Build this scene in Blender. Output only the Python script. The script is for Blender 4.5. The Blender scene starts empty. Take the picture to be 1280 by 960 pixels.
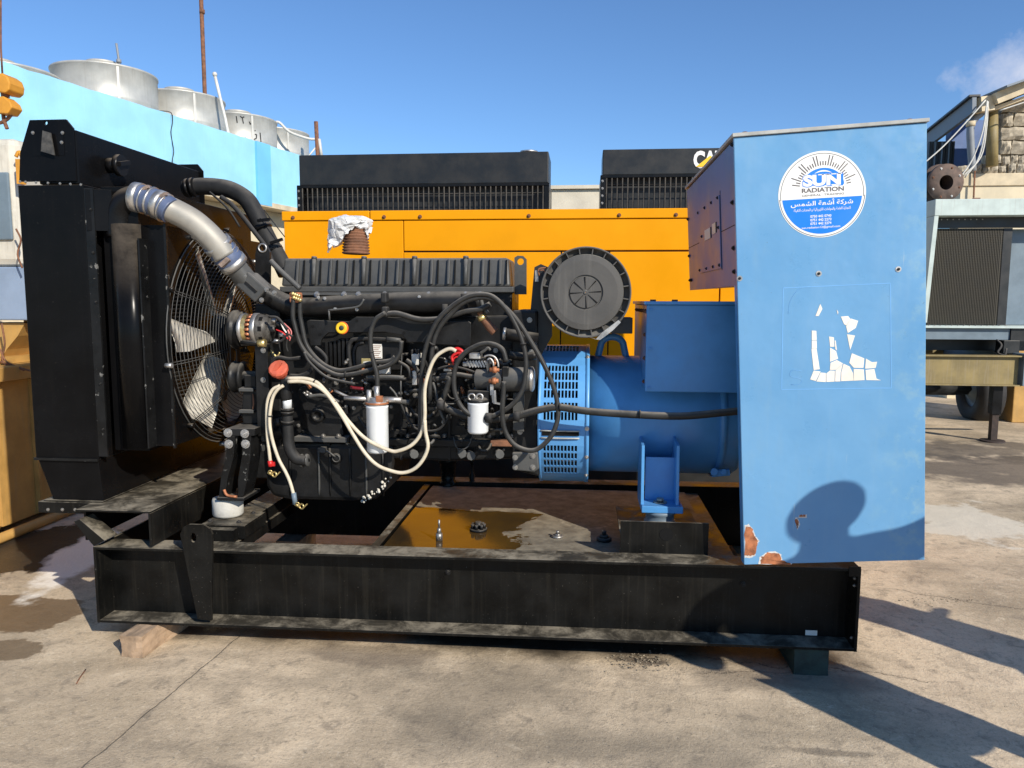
import bpy, math, random
from mathutils import Vector, Matrix
from mathutils import noise as mnoise
random.seed(7)
R = math.radians
SC = bpy.context.scene
COL = SC.collection

# ------------------------------------------------------------------ camera
F = 948.0
H = 1.6
Yc = Vector((90, -104, F)).normalized()
Xc = Vector((10140, 134, -F)).normalized()
Xc = (Xc - Yc * Xc.dot(Yc)).normalized()
Zc = Xc.cross(Yc)
cam_d = bpy.data.cameras.new('camera')
cam = bpy.data.objects.new('camera', cam_d)
COL.objects.link(cam)
right = Vector((Xc[0], Yc[0], Zc[0])); down = Vector((Xc[1], Yc[1], Zc[1])); fwd = Vector((Xc[2], Yc[2], Zc[2]))
m = Matrix((right, -down, -fwd)).transposed().to_4x4()
m.translation = Vector((0, 0, H))
cam.matrix_world = m
cam_d.sensor_width = 36
cam_d.lens = F / 1280 * 36
cam_d.clip_start = 0.05
cam_d.clip_end = 2000
SC.camera = cam

# ------------------------------------------------------------------ sky and sun
SUN_EL, SUN_AZ = R(30), R(43)          # the sun stands behind the viewer's right shoulder
w = bpy.data.worlds.new('World'); SC.world = w; w.use_nodes = True
nt = w.node_tree; nt.nodes.clear()
wo = nt.nodes.new('ShaderNodeOutputWorld'); bg = nt.nodes.new('ShaderNodeBackground')
sky = nt.nodes.new('ShaderNodeTexSky'); sky.sky_type = 'NISHITA'; sky.sun_disc = False
sky.sun_elevation = SUN_EL; sky.sun_rotation = math.pi - SUN_AZ
sky.altitude = 400; sky.air_density = 1.0; sky.dust_density = 0.0; sky.ozone_density = 5.0
bg.inputs['Strength'].default_value = 0.12
nt.links.new(bg.outputs[0], wo.inputs[0])
def wn(t, **k):
    n = nt.nodes.new(t)
    for a, b in k.items(): setattr(n, a, b)
    return n
def wlink(a, b): nt.links.new(a, b)
tc = wn('ShaderNodeTexCoord')
# thin cloud low in the sky: soft noise threshold, strongest around one bank to the right
cdir = Vector((0.585, 1.0, 0.283)).normalized()
sub = wn('ShaderNodeVectorMath', operation='SUBTRACT'); wlink(tc.outputs['Generated'], sub.inputs[0]); sub.inputs[1].default_value = cdir
scl = wn('ShaderNodeVectorMath', operation='MULTIPLY'); wlink(sub.outputs[0], scl.inputs[0]); scl.inputs[1].default_value = (10, 10, 34)
ln = wn('ShaderNodeVectorMath', operation='LENGTH'); wlink(scl.outputs[0], ln.inputs[0])
nz = wn('ShaderNodeTexNoise'); nz.inputs['Scale'].default_value = 22; nz.inputs['Detail'].default_value = 7; nz.inputs['Roughness'].default_value = 0.62
wlink(tc.outputs['Generated'], nz.inputs['Vector'])
ma = wn('ShaderNodeMath', operation='MULTIPLY_ADD'); wlink(nz.outputs[0], ma.inputs[0]); ma.inputs[1].default_value = -2.0; wlink(ln.outputs['Value'], ma.inputs[2])
mr = wn('ShaderNodeMapRange'); wlink(ma.outputs[0], mr.inputs[0])
mr.inputs[1].default_value = 0.15; mr.inputs[2].default_value = -0.75; mr.inputs[3].default_value = 0; mr.inputs[4].default_value = 0.62
mx = wn('ShaderNodeMix', data_type='RGBA'); wlink(mr.outputs[0], mx.inputs[0]); wlink(sky.outputs[0], mx.inputs[6]); mx.inputs[7].default_value = (6.8, 6.8, 7.4, 1)
tint = wn('ShaderNodeMix', data_type='RGBA', blend_type='MULTIPLY'); tint.inputs[0].default_value = 1.0; wlink(sky.outputs[0], tint.inputs[6]); tint.inputs[7].default_value = (0.92, 1.07, 1.20, 1); wlink(tint.outputs[2], mx.inputs[6])
wlink(mx.outputs[2], bg.inputs[0])

sd = bpy.data.lights.new('sun', 'SUN'); sd.energy = 5.0; sd.angle = R(0.53); sd.color = (1.0, 0.93, 0.82)
sun = bpy.data.objects.new('sun', sd); COL.objects.link(sun)
sdir = Vector((-math.sin(SUN_AZ) * math.cos(SUN_EL), math.cos(SUN_AZ) * math.cos(SUN_EL), -math.sin(SUN_EL)))
sun.rotation_euler = sdir.to_track_quat('-Z', 'Y').to_euler()
SC.view_settings.view_transform = 'Standard'; SC.view_settings.look = 'None'
SC.view_settings.exposure = 0.08; SC.view_settings.gamma = 1.0
SC.render.engine = 'CYCLES'

# ------------------------------------------------------------------ measuring: photograph pixel + one known plane -> place
def ray(u, v):
    d = Vector((u - 640, v - 480, F)); return Vector((d.dot(Xc), d.dot(Yc), d.dot(Zc)))
def W(u, v, Y):
    r = ray(u, v); r = r * (Y / r.y); return Vector((r.x, r.y, r.z + H))
def WZ(u, v, z):
    r = ray(u, v); r = r * ((z - H) / r.z); return Vector((r.x, r.y, z))
def WX(u, v, x):
    r = ray(u, v); r = r * (x / r.x); return Vector((r.x, r.y, r.z + H))

# ------------------------------------------------------------------ materials
MATS = {}
class NB:
    def __init__(s, m): s.t = m.node_tree; s.n = s.t.nodes; s.n.clear()
    def new(s, t, **k):
        n = s.n.new(t)
        for a, b in k.items(): setattr(n, a, b)
        return n
    def put(s, sock, v):
        if hasattr(v, 'is_linked') or isinstance(v, bpy.types.NodeSocket): s.t.links.new(v, sock)
        else: sock.default_value = v
    def noise(s, vec, scale, det=6, rough=0.6, dist=0.0):
        n = s.new('ShaderNodeTexNoise'); n.inputs['Scale'].default_value = scale; n.inputs['Detail'].default_value = det
        n.inputs['Roughness'].default_value = rough; n.inputs['Distortion'].default_value = dist
        s.put(n.inputs['Vector'], vec); return n.outputs[0]
    def math(s, op, a, b=0.0, c=0.0):
        n = s.new('ShaderNodeMath', operation=op); s.put(n.inputs[0], a); s.put(n.inputs[1], b); s.put(n.inputs[2], c); return n.outputs[0]
    def rng(s, v, a, b, c=0.0, d=1.0):
        n = s.new('ShaderNodeMapRange', interpolation_type='SMOOTHSTEP'); s.put(n.inputs[0], v)
        for i, q in enumerate((a, b, c, d)): n.inputs[i + 1].default_value = q
        return n.outputs[0]
    def mix(s, f, a, b):
        n = s.new('ShaderNodeMix', data_type='RGBA'); s.put(n.inputs[0], f)
        s.put(n.inputs[6], a if not isinstance(a, tuple) else (*a, 1)[:4]); s.put(n.inputs[7], b if not isinstance(b, tuple) else (*b, 1)[:4]); return n.outputs[2]
    def vmul(s, v, k):
        n = s.new('ShaderNodeVectorMath', operation='MULTIPLY'); s.put(n.inputs[0], v); n.inputs[1].default_value = k; return n.outputs[0]
    def finish(s, col, rough, metal=0.0, height=None, bump=0.3, dist=0.002, coat=0.0, spec=0.5, alpha=None, trans=None):
        o = s.new('ShaderNodeOutputMaterial'); p = s.new('ShaderNodeBsdfPrincipled')
        s.put(p.inputs['Base Color'], col if not isinstance(col, tuple) else (*col, 1)[:4]); s.put(p.inputs['Roughness'], rough); s.put(p.inputs['Metallic'], metal)
        p.inputs['Specular IOR Level'].default_value = spec; p.inputs['Coat Weight'].default_value = coat
        if alpha is not None: s.put(p.inputs['Alpha'], alpha)
        if trans is not None: p.inputs['Transmission Weight'].default_value = trans
        if height is not None:
            b = s.new('ShaderNodeBump'); b.inputs['Strength'].default_value = bump; b.inputs['Distance'].default_value = dist
            s.put(b.inputs['Height'], height); s.t.links.new(b.outputs[0], p.inputs['Normal'])
        s.t.links.new(p.outputs[0], o.inputs[0])
def newmat(name):
    m = bpy.data.materials.new(name); m.use_nodes = True; MATS[name] = m; return NB(m)
def mat(name, col, rough=0.5, metal=0.0, var=0.15, scale=6, dust=0.0, dustcol=(0.26, 0.21, 0.155), wear=0.0, wearcol=(0.25, 0.11, 0.05), bump=0.15, streak=0.0, coat=0.0, speck=0.0, spec=0.5, side=0.04, dlo=0.28, dhi=0.62, dmin=0.25, dsc=6.0):
    b = newmat(name)
    tcn = b.new('ShaderNodeTexCoord'); g = b.new('ShaderNodeNewGeometry'); v = tcn.outputs['Object']
    n1 = b.noise(v, scale, 7, 0.6); n2 = b.noise(v, scale * 9, 5, 0.65)
    c = b.mix(b.rng(n1, 0.3, 0.7), tuple(x * (1 - var) for x in col), tuple(min(1, x * (1 + var)) for x in col))
    r = b.rng(n1, 0.25, 0.75, max(0.03, rough - 0.08), min(1, rough + 0.1))
    if streak:
        st = b.noise(b.vmul(v, (30, 30, 1.2)), 1.6, 4, 0.6)
        c = b.mix(b.math('MULTIPLY', b.rng(st, 0.5, 0.75), streak), c, dustcol)
    if wear:
        f = b.rng(b.noise(v, scale * 2.3, 9, 0.7), 0.72 - wear * 0.2, 0.74 - wear * 0.2 + 0.02)
        c = b.mix(f, c, wearcol); r = b.math('MAXIMUM', r, b.math('MULTIPLY', f, 0.85))
    if dust:
        sp = b.new('ShaderNodeSeparateXYZ'); b.put(sp.inputs[0], g.outputs['Normal'])
        up = b.rng(sp.outputs[2], 0.25, 0.95)
        f = b.math('MULTIPLY', b.math('MULTIPLY_ADD', up, 1.0, side), b.math('MULTIPLY', b.rng(b.noise(v, dsc, 10, 0.74, 0.4), dlo, dhi, dmin, 1), dust))
        c = b.mix(f, c, dustcol); r = b.math('MULTIPLY_ADD', f, 0.55, r)
    if speck:
        f = b.math('MULTIPLY', b.rng(b.noise(v, 130, 3, 0.6), 0.69, 0.76), speck)
        c = b.mix(f, c, (0.22, 0.2, 0.17))
    b.finish(c, r, metal, n2, bump, 0.002, coat, spec)
    return MATS[name]
mat('black_paint', (0.0065, 0.0065, 0.007), 0.30, var=0.3, dust=0.6, speck=0.4, bump=0.10, spec=0.18, side=0.004)
mat('black_sheet', (0.0048, 0.0048, 0.0052), 0.24, var=0.25, dust=0.45, speck=0.15, bump=0.06, scale=3, spec=0.10, side=0.002, streak=0.006)
mat('frame_steel', (0.0062, 0.0062, 0.0058), 0.34, var=0.4, dust=0.72, speck=1.0, bump=0.25, streak=0.02, dustcol=(0.42, 0.365, 0.27), spec=0.16, side=0.008, dlo=0.40, dhi=0.66, dmin=0.14)
mat('engine_black', (0.010, 0.010, 0.0102), 0.40, var=0.4, dust=0.75, side=0.020, spec=0.25, bump=0.45, scale=11, dustcol=(0.20, 0.18, 0.15))
mat('cleaner_grey', (0.072, 0.069, 0.064), 0.62, var=0.15, dust=0.5, bump=0.3, scale=7, streak=0.15, dustcol=(0.3, 0.28, 0.24))
mat('cover_grey', (0.058, 0.058, 0.055), 0.5, var=0.2, dust=0.75, bump=0.3, scale=9, dustcol=(0.24, 0.22, 0.19))
mat('rubber', (0.016, 0.016, 0.016), 0.6, var=0.3, dust=0.6, bump=0.3, scale=14, dustcol=(0.2, 0.18, 0.155), spec=0.3)
mat('cable_black', (0.022, 0.022, 0.021), 0.5, var=0.3, dust=0.85, bump=0.25, scale=20, dustcol=(0.25, 0.225, 0.19), spec=0.35)
mat('cable_cream', (0.62, 0.54, 0.40), 0.5, var=0.12, bump=0.2, scale=18, wear=0.12, wearcol=(0.2, 0.16, 0.1))
mat('steel_pipe', (0.36, 0.34, 0.295), 0.55, metal=0.35, var=0.12, dust=0.3, bump=0.12, scale=9)
mat('steel', (0.50, 0.48, 0.45), 0.42, metal=0.8, var=0.25, bump=0.2, scale=18)
mat('bolt_steel', (0.34, 0.32, 0.29), 0.42, metal=0.75, var=0.3, bump=0.2, scale=40)
mat('blade_metal', (0.54, 0.505, 0.43), 0.45, metal=0.15, var=0.2, bump=0.2, scale=8, dust=0.2)
mat('blue_silicone', (0.085, 0.112, 0.19), 0.42, var=0.15, bump=0.2, scale=16)
mat('rust', (0.19, 0.085, 0.045), 0.85, var=0.4, bump=0.6, scale=20)
mat('dull_rust', (0.115, 0.078, 0.06), 0.8, var=0.35, bump=0.5, scale=12)
mat('rust_fitting', (0.42, 0.16, 0.07), 0.6, metal=0.2, var=0.3, bump=0.3, scale=30)
mat('copper', (0.65, 0.26, 0.13), 0.4, metal=0.7, var=0.3, bump=0.4, scale=40)
mat('brass', (0.68, 0.52, 0.22), 0.35, metal=0.8, var=0.2, bump=0.2, scale=40)
mat('white_paint', (0.78, 0.80, 0.80), 0.30, var=0.05, bump=0.05, scale=6, dust=0.12)
mat('label_white', (0.74, 0.71, 0.64), 0.5, var=0.08, bump=0.0)
mat('rubber_white', (0.55, 0.53, 0.47), 0.75, var=0.15, bump=0.5, scale=12, dust=0.2)
mat('yellow_ring', (0.85, 0.52, 0.02), 0.4, var=0.1)
mat('orange_seal', (0.75, 0.13, 0.02), 0.45, var=0.1)
mat('red_cap', (0.58, 0.11, 0.055), 0.45, var=0.15, dust=0.2, bump=0.15, scale=20)
mat('red_wire', (0.6, 0.02, 0.02), 0.4, var=0.1)
mat('dark_red', (0.16, 0.01, 0.015), 0.4, var=0.1)
mat('worn_alloy', (0.10, 0.092, 0.08), 0.5, metal=0.4, var=0.4, bump=0.5, scale=30)
mat('rusty_steel', (0.30, 0.22, 0.17), 0.6, metal=0.3, var=0.3, bump=0.3, scale=40)
mat('pink_wire', (0.6, 0.18, 0.16), 0.5, var=0.2)
mat('blue_machine', (0.078, 0.285, 0.59), 0.38, var=0.10, bump=0.18, scale=5, dust=0.10)  # same paint as the guard, darkened here to match the body's shade
mat('blue_guard', (0.105, 0.33, 0.66), 0.35, var=0.08, bump=0.15, scale=5, wear=0.02, wearcol=(0.6, 0.62, 0.62))
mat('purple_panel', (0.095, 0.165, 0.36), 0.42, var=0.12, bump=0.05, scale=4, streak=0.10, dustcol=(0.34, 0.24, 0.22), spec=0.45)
mat('edge_grey', (0.40, 0.40, 0.37), 0.6, var=0.2, wear=0.45, wearcol=(0.34, 0.17, 0.09), scale=9)
mat('rust_chip', (0.36, 0.13, 0.055), 0.85, var=0.45, bump=0.7, scale=35)
mat('old_primer', (0.62, 0.60, 0.56), 0.7, var=0.1, bump=0.3, scale=30)
mat('sticker_white', (0.84, 0.83, 0.78), 0.35, var=0.02, bump=0.0)
mat('sticker_blue', (0.005, 0.20, 0.86), 0.35, var=0.02, bump=0.0)
mat('sticker_grey', (0.13, 0.11, 0.105), 0.4, var=0.03, bump=0.0)
mat('residue_white', (0.86, 0.78, 0.66), 0.5, var=0.08, bump=0.15, scale=14)
mat('ghost_blue', (0.165, 0.40, 0.70), 0.42, var=0.04, bump=0.1)
mat('canopy_yellow', (0.82, 0.328, 0.002), 0.42, var=0.05, bump=0.06, scale=2.5, dust=0.10, side=0.0, spec=0.15)
mat('black_matt', (0.011, 0.012, 0.012), 0.42, var=0.3, bump=0.15, scale=6, dust=0.25)
mat('white_letters', (0.80, 0.80, 0.78), 0.4, var=0.02)
mat('wall_blue', (0.31, 0.63, 0.86), 0.8, var=0.07, bump=0.5, scale=2.2, streak=0.10, dustcol=(0.55, 0.75, 0.84))
mat('wall_blue_deep', (0.17, 0.50, 0.82), 0.8, var=0.06, bump=0.5, scale=2.2)
mat('wall_cream', (0.66, 0.57, 0.40), 0.85, var=0.10, bump=0.5, scale=2.5, streak=0.10, dustcol=(0.4, 0.33, 0.22))
mat('wall_plain', (0.62, 0.56, 0.44), 0.85, var=0.12, bump=0.4, scale=3)
mat('galvanised', (0.50, 0.485, 0.44), 0.5, metal=0.3, var=0.12, bump=0.25, scale=4, streak=0.35, dustcol=(0.36, 0.33, 0.27))
mat('ochre_paint', (0.47, 0.27, 0.075), 0.55, var=0.16, bump=0.3, scale=5, streak=0.35, wear=0.16, wearcol=(0.22, 0.14, 0.07), dustcol=(0.34, 0.24, 0.12))
mat('greyblue_paint', (0.24, 0.31, 0.42), 0.5, var=0.1, bump=0.2, scale=4)
mat('dirty_white', (0.60, 0.56, 0.47), 0.7, var=0.14, bump=0.4, scale=6, wear=0.18, wearcol=(0.33, 0.27, 0.2), streak=0.3)
mat('hoist_yellow', (0.62, 0.28, 0.03), 0.5, var=0.15, wear=0.2, wearcol=(0.2, 0.1, 0.05))
mat('timber', (0.34, 0.235, 0.15), 0.85, var=0.3, bump=0.8, scale=14, dust=0.25)
mat('green_timber', (0.022, 0.04, 0.034), 0.75, var=0.4, bump=0.6, scale=14, dust=0.2)
mat('pale_green', (0.50, 0.58, 0.54), 0.55, var=0.1, bump=0.2, scale=6, wear=0.12, streak=0.2)
mat('steel_bluegrey', (0.15, 0.20, 0.24), 0.5, var=0.12, bump=0.2, scale=6)
mat('trailer_yellow', (0.25, 0.19, 0.075), 0.6, var=0.2, bump=0.3, scale=5, streak=0.4, dustcol=(0.32, 0.27, 0.2))
mat('tyre', (0.018, 0.018, 0.019), 0.75, var=0.3, bump=0.5, scale=12, dust=0.4)
mat('core_brown', (0.055, 0.048, 0.034), 0.6, metal=0.2, var=0.15, bump=0.5, scale=12)
mat('stone', (0.38, 0.33, 0.25), 0.95, var=0.35, bump=1.0, scale=9)
mat('mortar', (0.30, 0.25, 0.18), 0.95, var=0.3, bump=1.0, scale=12)
mat('roof_sheet', (0.14, 0.17, 0.20), 0.5, var=0.15, bump=0.2, scale=4)
mat('grey_plastic', (0.22, 0.235, 0.25), 0.5, var=0.12, bump=0.1)
mat('cream_trim', (0.60, 0.50, 0.34), 0.8, var=0.15, bump=0.5, scale=6)
mat('wire_white', (0.62, 0.60, 0.54), 0.5, var=0.1)
mat('old_dark', (0.045, 0.03, 0.024), 0.8, var=0.4, bump=0.5, scale=20)
mat('scuff_highlight_black', (0.008, 0.008, 0.008), 0.32, var=0.4, wear=0.55, wearcol=(0.17, 0.165, 0.15), bump=0.4, scale=9, spec=0.25, side=0.01)  # pale grey scuffs, doubling as painted highlight lines along the sheet edges
mat('dark_hole', (0.006, 0.006, 0.006), 0.8, var=0.1, bump=0.0, spec=0.2)
mat('cloth_dark', (0.03, 0.035, 0.05), 0.9, var=0.2, bump=0.5, scale=30)
mat('cloth_jeans', (0.05, 0.07, 0.12), 0.9, var=0.2, bump=0.5, scale=30)
mat('skin', (0.50, 0.30, 0.21), 0.5, var=0.05, bump=0.1)
mat('hair', (0.015, 0.011, 0.009), 0.6, var=0.2, bump=0.5, scale=40)
# brushed black enamel with the drips of an oily wash is only on the tank plate
def make_plate_mat():
    b = newmat('tank_plate'); t = b.new('ShaderNodeTexCoord'); v = t.outputs['Object']
    n = b.noise(v, 3.0, 9, 0.62, 0.6); sp = b.new('ShaderNodeSeparateXYZ'); b.put(sp.inputs[0], v)
    x = b.math('MULTIPLY_ADD', sp.outputs[0], -1.3, -0.40)
    f = b.math('MULTIPLY', b.rng(b.math('ADD', b.math('MULTIPLY_ADD', n, 1.1, -0.55), x), -0.02, 0.02), b.rng(b.math('ADD', sp.outputs[1], b.math('MULTIPLY', n, 0.25)), 0.19, 0.16))         # wet, oily area to the left
    dry = b.mix(b.rng(b.noise(v, 14, 7, 0.65), 0.3, 0.7), (0.27, 0.235, 0.17), (0.13, 0.11, 0.08))
    wet = b.mix(b.rng(b.noise(v, 5, 6, 0.6), 0.35, 0.65), (0.075, 0.042, 0.012), (0.035, 0.024, 0.013))
    ring = b.new('ShaderNodeVectorMath', operation='DISTANCE'); b.put(ring.inputs[0], v); ring.inputs[1].default_value = (0.03, -0.1, 0.45)
    rr = b.math('MULTIPLY', b.rng(b.math('ABSOLUTE', b.math('SUBTRACT', ring.outputs['Value'], 0.13)), 0.02, 0.0), b.rng(b.noise(v, 40, 3), 0.45, 0.6))
    c = b.mix(f, dry, wet); c = b.mix(b.math('MULTIPLY', rr, 0.5), c, (0.45, 0.38, 0.28))
    b.finish(c, b.rng(f, 0, 1, 0.75, 0.10), 0, b.noise(v, 60, 5), 0.12, 0.002)
make_plate_mat()
def make_cabinet_mat():
    b = newmat('cabinet_blue'); t = b.new('ShaderNodeTexCoord'); v = t.outputs['Object']
    n = b.noise(v, 2.2, 6, 0.6)
    c = b.mix(b.rng(n, 0.3, 0.7), (0.118, 0.305, 0.530), (0.148, 0.345, 0.570))
    st = b.noise(b.vmul(v, (22, 22, 0.8)), 1.5, 4, 0.6)
    c = b.mix(b.math('MULTIPLY', b.rng(st, 0.5, 0.8), 0.10), c, (0.30, 0.42, 0.50))
    sp = b.new('ShaderNodeSeparateXYZ'); b.put(sp.inputs[0], v)
    # chalky worn paint on the right-hand margin and along the top
    e1 = b.rng(sp.outputs[0], 1.12, 1.38); e2 = b.rng(b.noise(v, 12, 8, 0.7), 0.48, 0.66)
    c = b.mix(b.math('MULTIPLY', b.math('MULTIPLY', e1, e2), 0.4), c, (0.30, 0.46, 0.50))
    e3 = b.rng(b.noise(v, 30, 8, 0.7), 0.70, 0.73)
    c = b.mix(b.math('MULTIPLY', e3, b.math('MULTIPLY', b.rng(sp.outputs[2], 2.15, 2.28), 0.5)), c, (0.5, 0.52, 0.5))
    c = b.mix(b.math('MULTIPLY', b.rng(b.noise(v, 70, 3), 0.72, 0.76), 0.35), c, (0.08, 0.1, 0.12))
    c = b.mix(b.math('MULTIPLY', b.rng(b.noise(b.vmul(v, (5, 5, 1.2)), 2.0, 8, 0.7), 0.50, 0.75), 0.22), c, (0.22, 0.36, 0.46))
    scr = b.noise(b.vmul(v, (90, 90, 3.5)), 1.0, 3, 0.6)
    c = b.mix(b.math('MULTIPLY', b.math('MULTIPLY', b.rng(scr, 0.70, 0.74), b.rng(b.noise(v, 3, 3), 0.5, 0.62)), 0.5), c, (0.42, 0.50, 0.54))
    b.finish(c, b.rng(b.noise(v, 9, 7, .7), 0.3, 0.7, 0.26, 0.46), 0, b.noise(v, 2.6, 4), 0.30, 0.02)
make_cabinet_mat()

# ------------------------------------------------------------------ mesh builder
def perp(d):
    d = d.normalized(); a = Vector((0, 0, 1)) if abs(d.z) < 0.9 else Vector((1, 0, 0))
    x = d.cross(a).normalized(); return x, x.cross(d).normalized()
def smooth_path(pts, sub=5):
    pts = [Vector(p) for p in pts]
    if len(pts) < 3 or sub < 2: return pts
    P = [pts[0] * 2 - pts[1]] + pts + [pts[-1] * 2 - pts[-2]]; out = []
    for i in range(1, len(P) - 2):
        a, b, c, d = P[i - 1:i + 3]
        for k in range(sub):
            t = k / sub
            out.append(0.5 * ((2 * b) + (c - a) * t + (2 * a - 5 * b + 4 * c - d) * t * t + (3 * b - a - 3 * c + d) * t ** 3))
    out.append(pts[-1]); return out
class MB:
    def __init__(s): s.v = []; s.f = []; s.sm = []
    def add(s, vs, fs, smooth=False):
        o = len(s.v); s.v += [Vector(p) for p in vs]; s.f += [tuple(i + o for i in f) for f in fs]; s.sm += [smooth] * len(fs); return s
    def hexa(s, p):   # 8 corners: bottom loop 0-3, top loop 4-7
        return s.add(p, [(3, 2, 1, 0), (4, 5, 6, 7), (0, 1, 5, 4), (1, 2, 6, 5), (2, 3, 7, 6), (3, 0, 4, 7)])
    def box(s, a, b):
        x0, y0, z0 = a; x1, y1, z1 = b
        x0, x1 = min(x0, x1), max(x0, x1); y0, y1 = min(y0, y1), max(y0, y1); z0, z1 = min(z0, z1), max(z0, z1)
        return s.hexa([(x0, y0, z0), (x1, y0, z0), (x1, y1, z0), (x0, y1, z0), (x0, y0, z1), (x1, y0, z1), (x1, y1, z1), (x0, y1, z1)])
    def cbox(s, c, d): return s.box([c[i] - d[i] / 2 for i in range(3)], [c[i] + d[i] / 2 for i in range(3)])
    def obox(s, c, ax, ay, az):
        c = Vector(c); ax, ay, az = Vector(ax) / 2, Vector(ay) / 2, Vector(az) / 2
        return s.hexa([c - ax - ay - az, c + ax - ay - az, c + ax + ay - az, c - ax + ay - az, c - ax - ay + az, c + ax - ay + az, c + ax + ay + az, c - ax + ay + az])
    def prism(s, poly, ext, smooth=False):
        n = len(poly); ext = Vector(ext); P = [Vector(p) for p in poly]
        fs = [tuple(range(n - 1, -1, -1)), tuple(range(n, 2 * n))] + [(i, (i + 1) % n, n + (i + 1) % n, n + i) for i in range(n)]
        return s.add(P + [p + ext for p in P], fs, smooth)
    def bar(s, a, b, w, h, up=(0, 0, 1)):
        a, b = Vector(a), Vector(b); d = (b - a); upv = Vector(up)
        if abs(d.normalized().dot(upv)) > 0.98: upv = Vector((0, 1, 0))
        x = d.cross(upv).normalized(); y = x.cross(d).normalized()
        return s.obox((a + b) / 2, x * w, d, y * h)
    def tube(s, pts, r, n=8, sub=5, caps=True):
        P = smooth_path(pts, sub); N = len(P)
        if isinstance(r, (list, tuple)):
            rr = []; k = len(r) - 1
            for i in range(N):
                t = i / (N - 1) * k; j = min(int(t), k - 1); rr.append(r[j] + (r[j + 1] - r[j]) * (t - j))
        else: rr = [r] * N
        d0 = (P[1] - P[0]).normalized(); x, y = perp(d0); vs = []
        for i in range(N):
            d = (P[min(i + 1, N - 1)] - P[max(i - 1, 0)])
            if d.length > 1e-9: d.normalize()
            else: d = d0
            x = (x - d * x.dot(d)); x = x.normalized() if x.length > 1e-6 else perp(d)[0]
            y = d.cross(x)
            for k in range(n):
                a = 2 * math.pi * k / n; vs.append(P[i] + (x * math.cos(a) + y * math.sin(a)) * rr[i])
        fs = [(i * n + k, i * n + (k + 1) % n, (i + 1) * n + (k + 1) % n, (i + 1) * n + k) for i in range(N - 1) for k in range(n)]
        s.add(vs, fs, True)
        if caps:
            o = len(s.v) - len(vs)
            s.f += [tuple(o + k for k in range(n - 1, -1, -1)), tuple(o + (N - 1) * n + k for k in range(n))]; s.sm += [False, False]
        return s
    def cyl(s, a, b, r, r2=None, n=20, caps=True):
        a, b = Vector(a), Vector(b); r2 = r if r2 is None else r2; x, y = perp(b - a); vs = []
        for p, q in ((a, r), (b, r2)):
            for k in range(n):
                t = 2 * math.pi * k / n; vs.append(p + (x * math.cos(t) + y * math.sin(t)) * q)
        o = len(s.v)
        s.add(vs, [(k, (k + 1) % n, n + (k + 1) % n, n + k) for k in range(n)], True)
        if caps:
            s.f += [tuple(o + k for k in range(n - 1, -1, -1)), tuple(o + n + k for k in range(n))]; s.sm += [False, False]
        return s
    def lathe(s, a, d, prof, n=32, smooth=True, cap=False, arc=None):
        a = Vector(a); d = Vector(d).normalized(); x, y = perp(d); vs = []
        for t, r in prof:
            for k in range(n):
                g = 2 * math.pi * k / n; vs.append(a + d * t + (x * math.cos(g) + y * math.sin(g)) * r)
        m_ = len(prof); o = len(s.v)
        s.add(vs, [(i * n + k, i * n + (k + 1) % n, (i + 1) * n + (k + 1) % n, (i + 1) * n + k) for i in range(m_ - 1) for k in range(n)], smooth)
        if cap:
            s.f += [tuple(o + k for k in range(n - 1, -1, -1)), tuple(o + (m_ - 1) * n + k for k in range(n))]; s.sm += [False, False]
        return s
    def ring(s, c, d, r, t, n=48, m_=5):
        c = Vector(c); x, y = perp(Vector(d)); d = Vector(d).normalized(); vs = []
        for k in range(n):
            g = 2 * math.pi * k / n; e = x * math.cos(g) + y * math.sin(g)
            for j in range(m_):
                h = 2 * math.pi * j / m_; vs.append(c + e * (r + t * math.cos(h)) + d * t * math.sin(h))
        return s.add(vs, [(k * m_ + j, k * m_ + (j + 1) % m_, ((k + 1) % n) * m_ + (j + 1) % m_, ((k + 1) % n) * m_ + j) for k in range(n) for j in range(m_)], True)
    def ball(s, c, r, n=12, m_=8, sq=(1, 1, 1)):
        c = Vector(c); vs = []; 
        for i in range(m_ + 1):
            th = math.pi * i / m_
            for k in range(n):
                g = 2 * math.pi * k / n; vs.append(c + Vector((math.sin(th) * math.cos(g) * sq[0], math.sin(th) * math.sin(g) * sq[1], math.cos(th) * sq[2])) * r)
        return s.add(vs, [(i * n + k, (i + 1) * n + k, (i + 1) * n + (k + 1) % n, i * n + (k + 1) % n) for i in range(m_) for k in range(n)], True)
    def mesh(s, name, off=Vector((0, 0, 0))):
        me = bpy.data.meshes.new(name); me.from_pydata([tuple(p - off) for p in s.v], [], s.f)
        me.polygons.foreach_set('use_smooth', s.sm); me.update(); return me
def tagit(o, label=None, cat=None, group=None, kind=None):
    if label: o['label'] = label
    if cat: o['category'] = cat
    if group: o['group'] = group
    if kind: o['kind'] = kind
    return o
def obj(name, mb, mt, off=Vector((0, 0, 0)), parent=None, bevel=0.0, label=None, cat=None, group=None, kind=None, loc=None, fixn=False):
    me = mb.mesh(name, off) if isinstance(mb, MB) else mb
    if isinstance(mb, MB) or not me.materials:
        me.materials.append(MATS[mt]) if not me.materials else None
    if isinstance(mb, MB):
        import bmesh
        bm = bmesh.new(); bm.from_mesh(me); bmesh.ops.recalc_face_normals(bm, faces=bm.faces); bm.to_mesh(me); bm.free()
    o = bpy.data.objects.new(name, me); COL.objects.link(o)
    if parent: o.parent = parent
    if loc is not None: o.location = loc
    if bevel:
        bv = o.modifiers.new('bevel', 'BEVEL'); bv.width = bevel; bv.segments = 2; bv.limit_method = 'ANGLE'; bv.angle_limit = R(40)
    return tagit(o, label, cat, group, kind)
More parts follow.
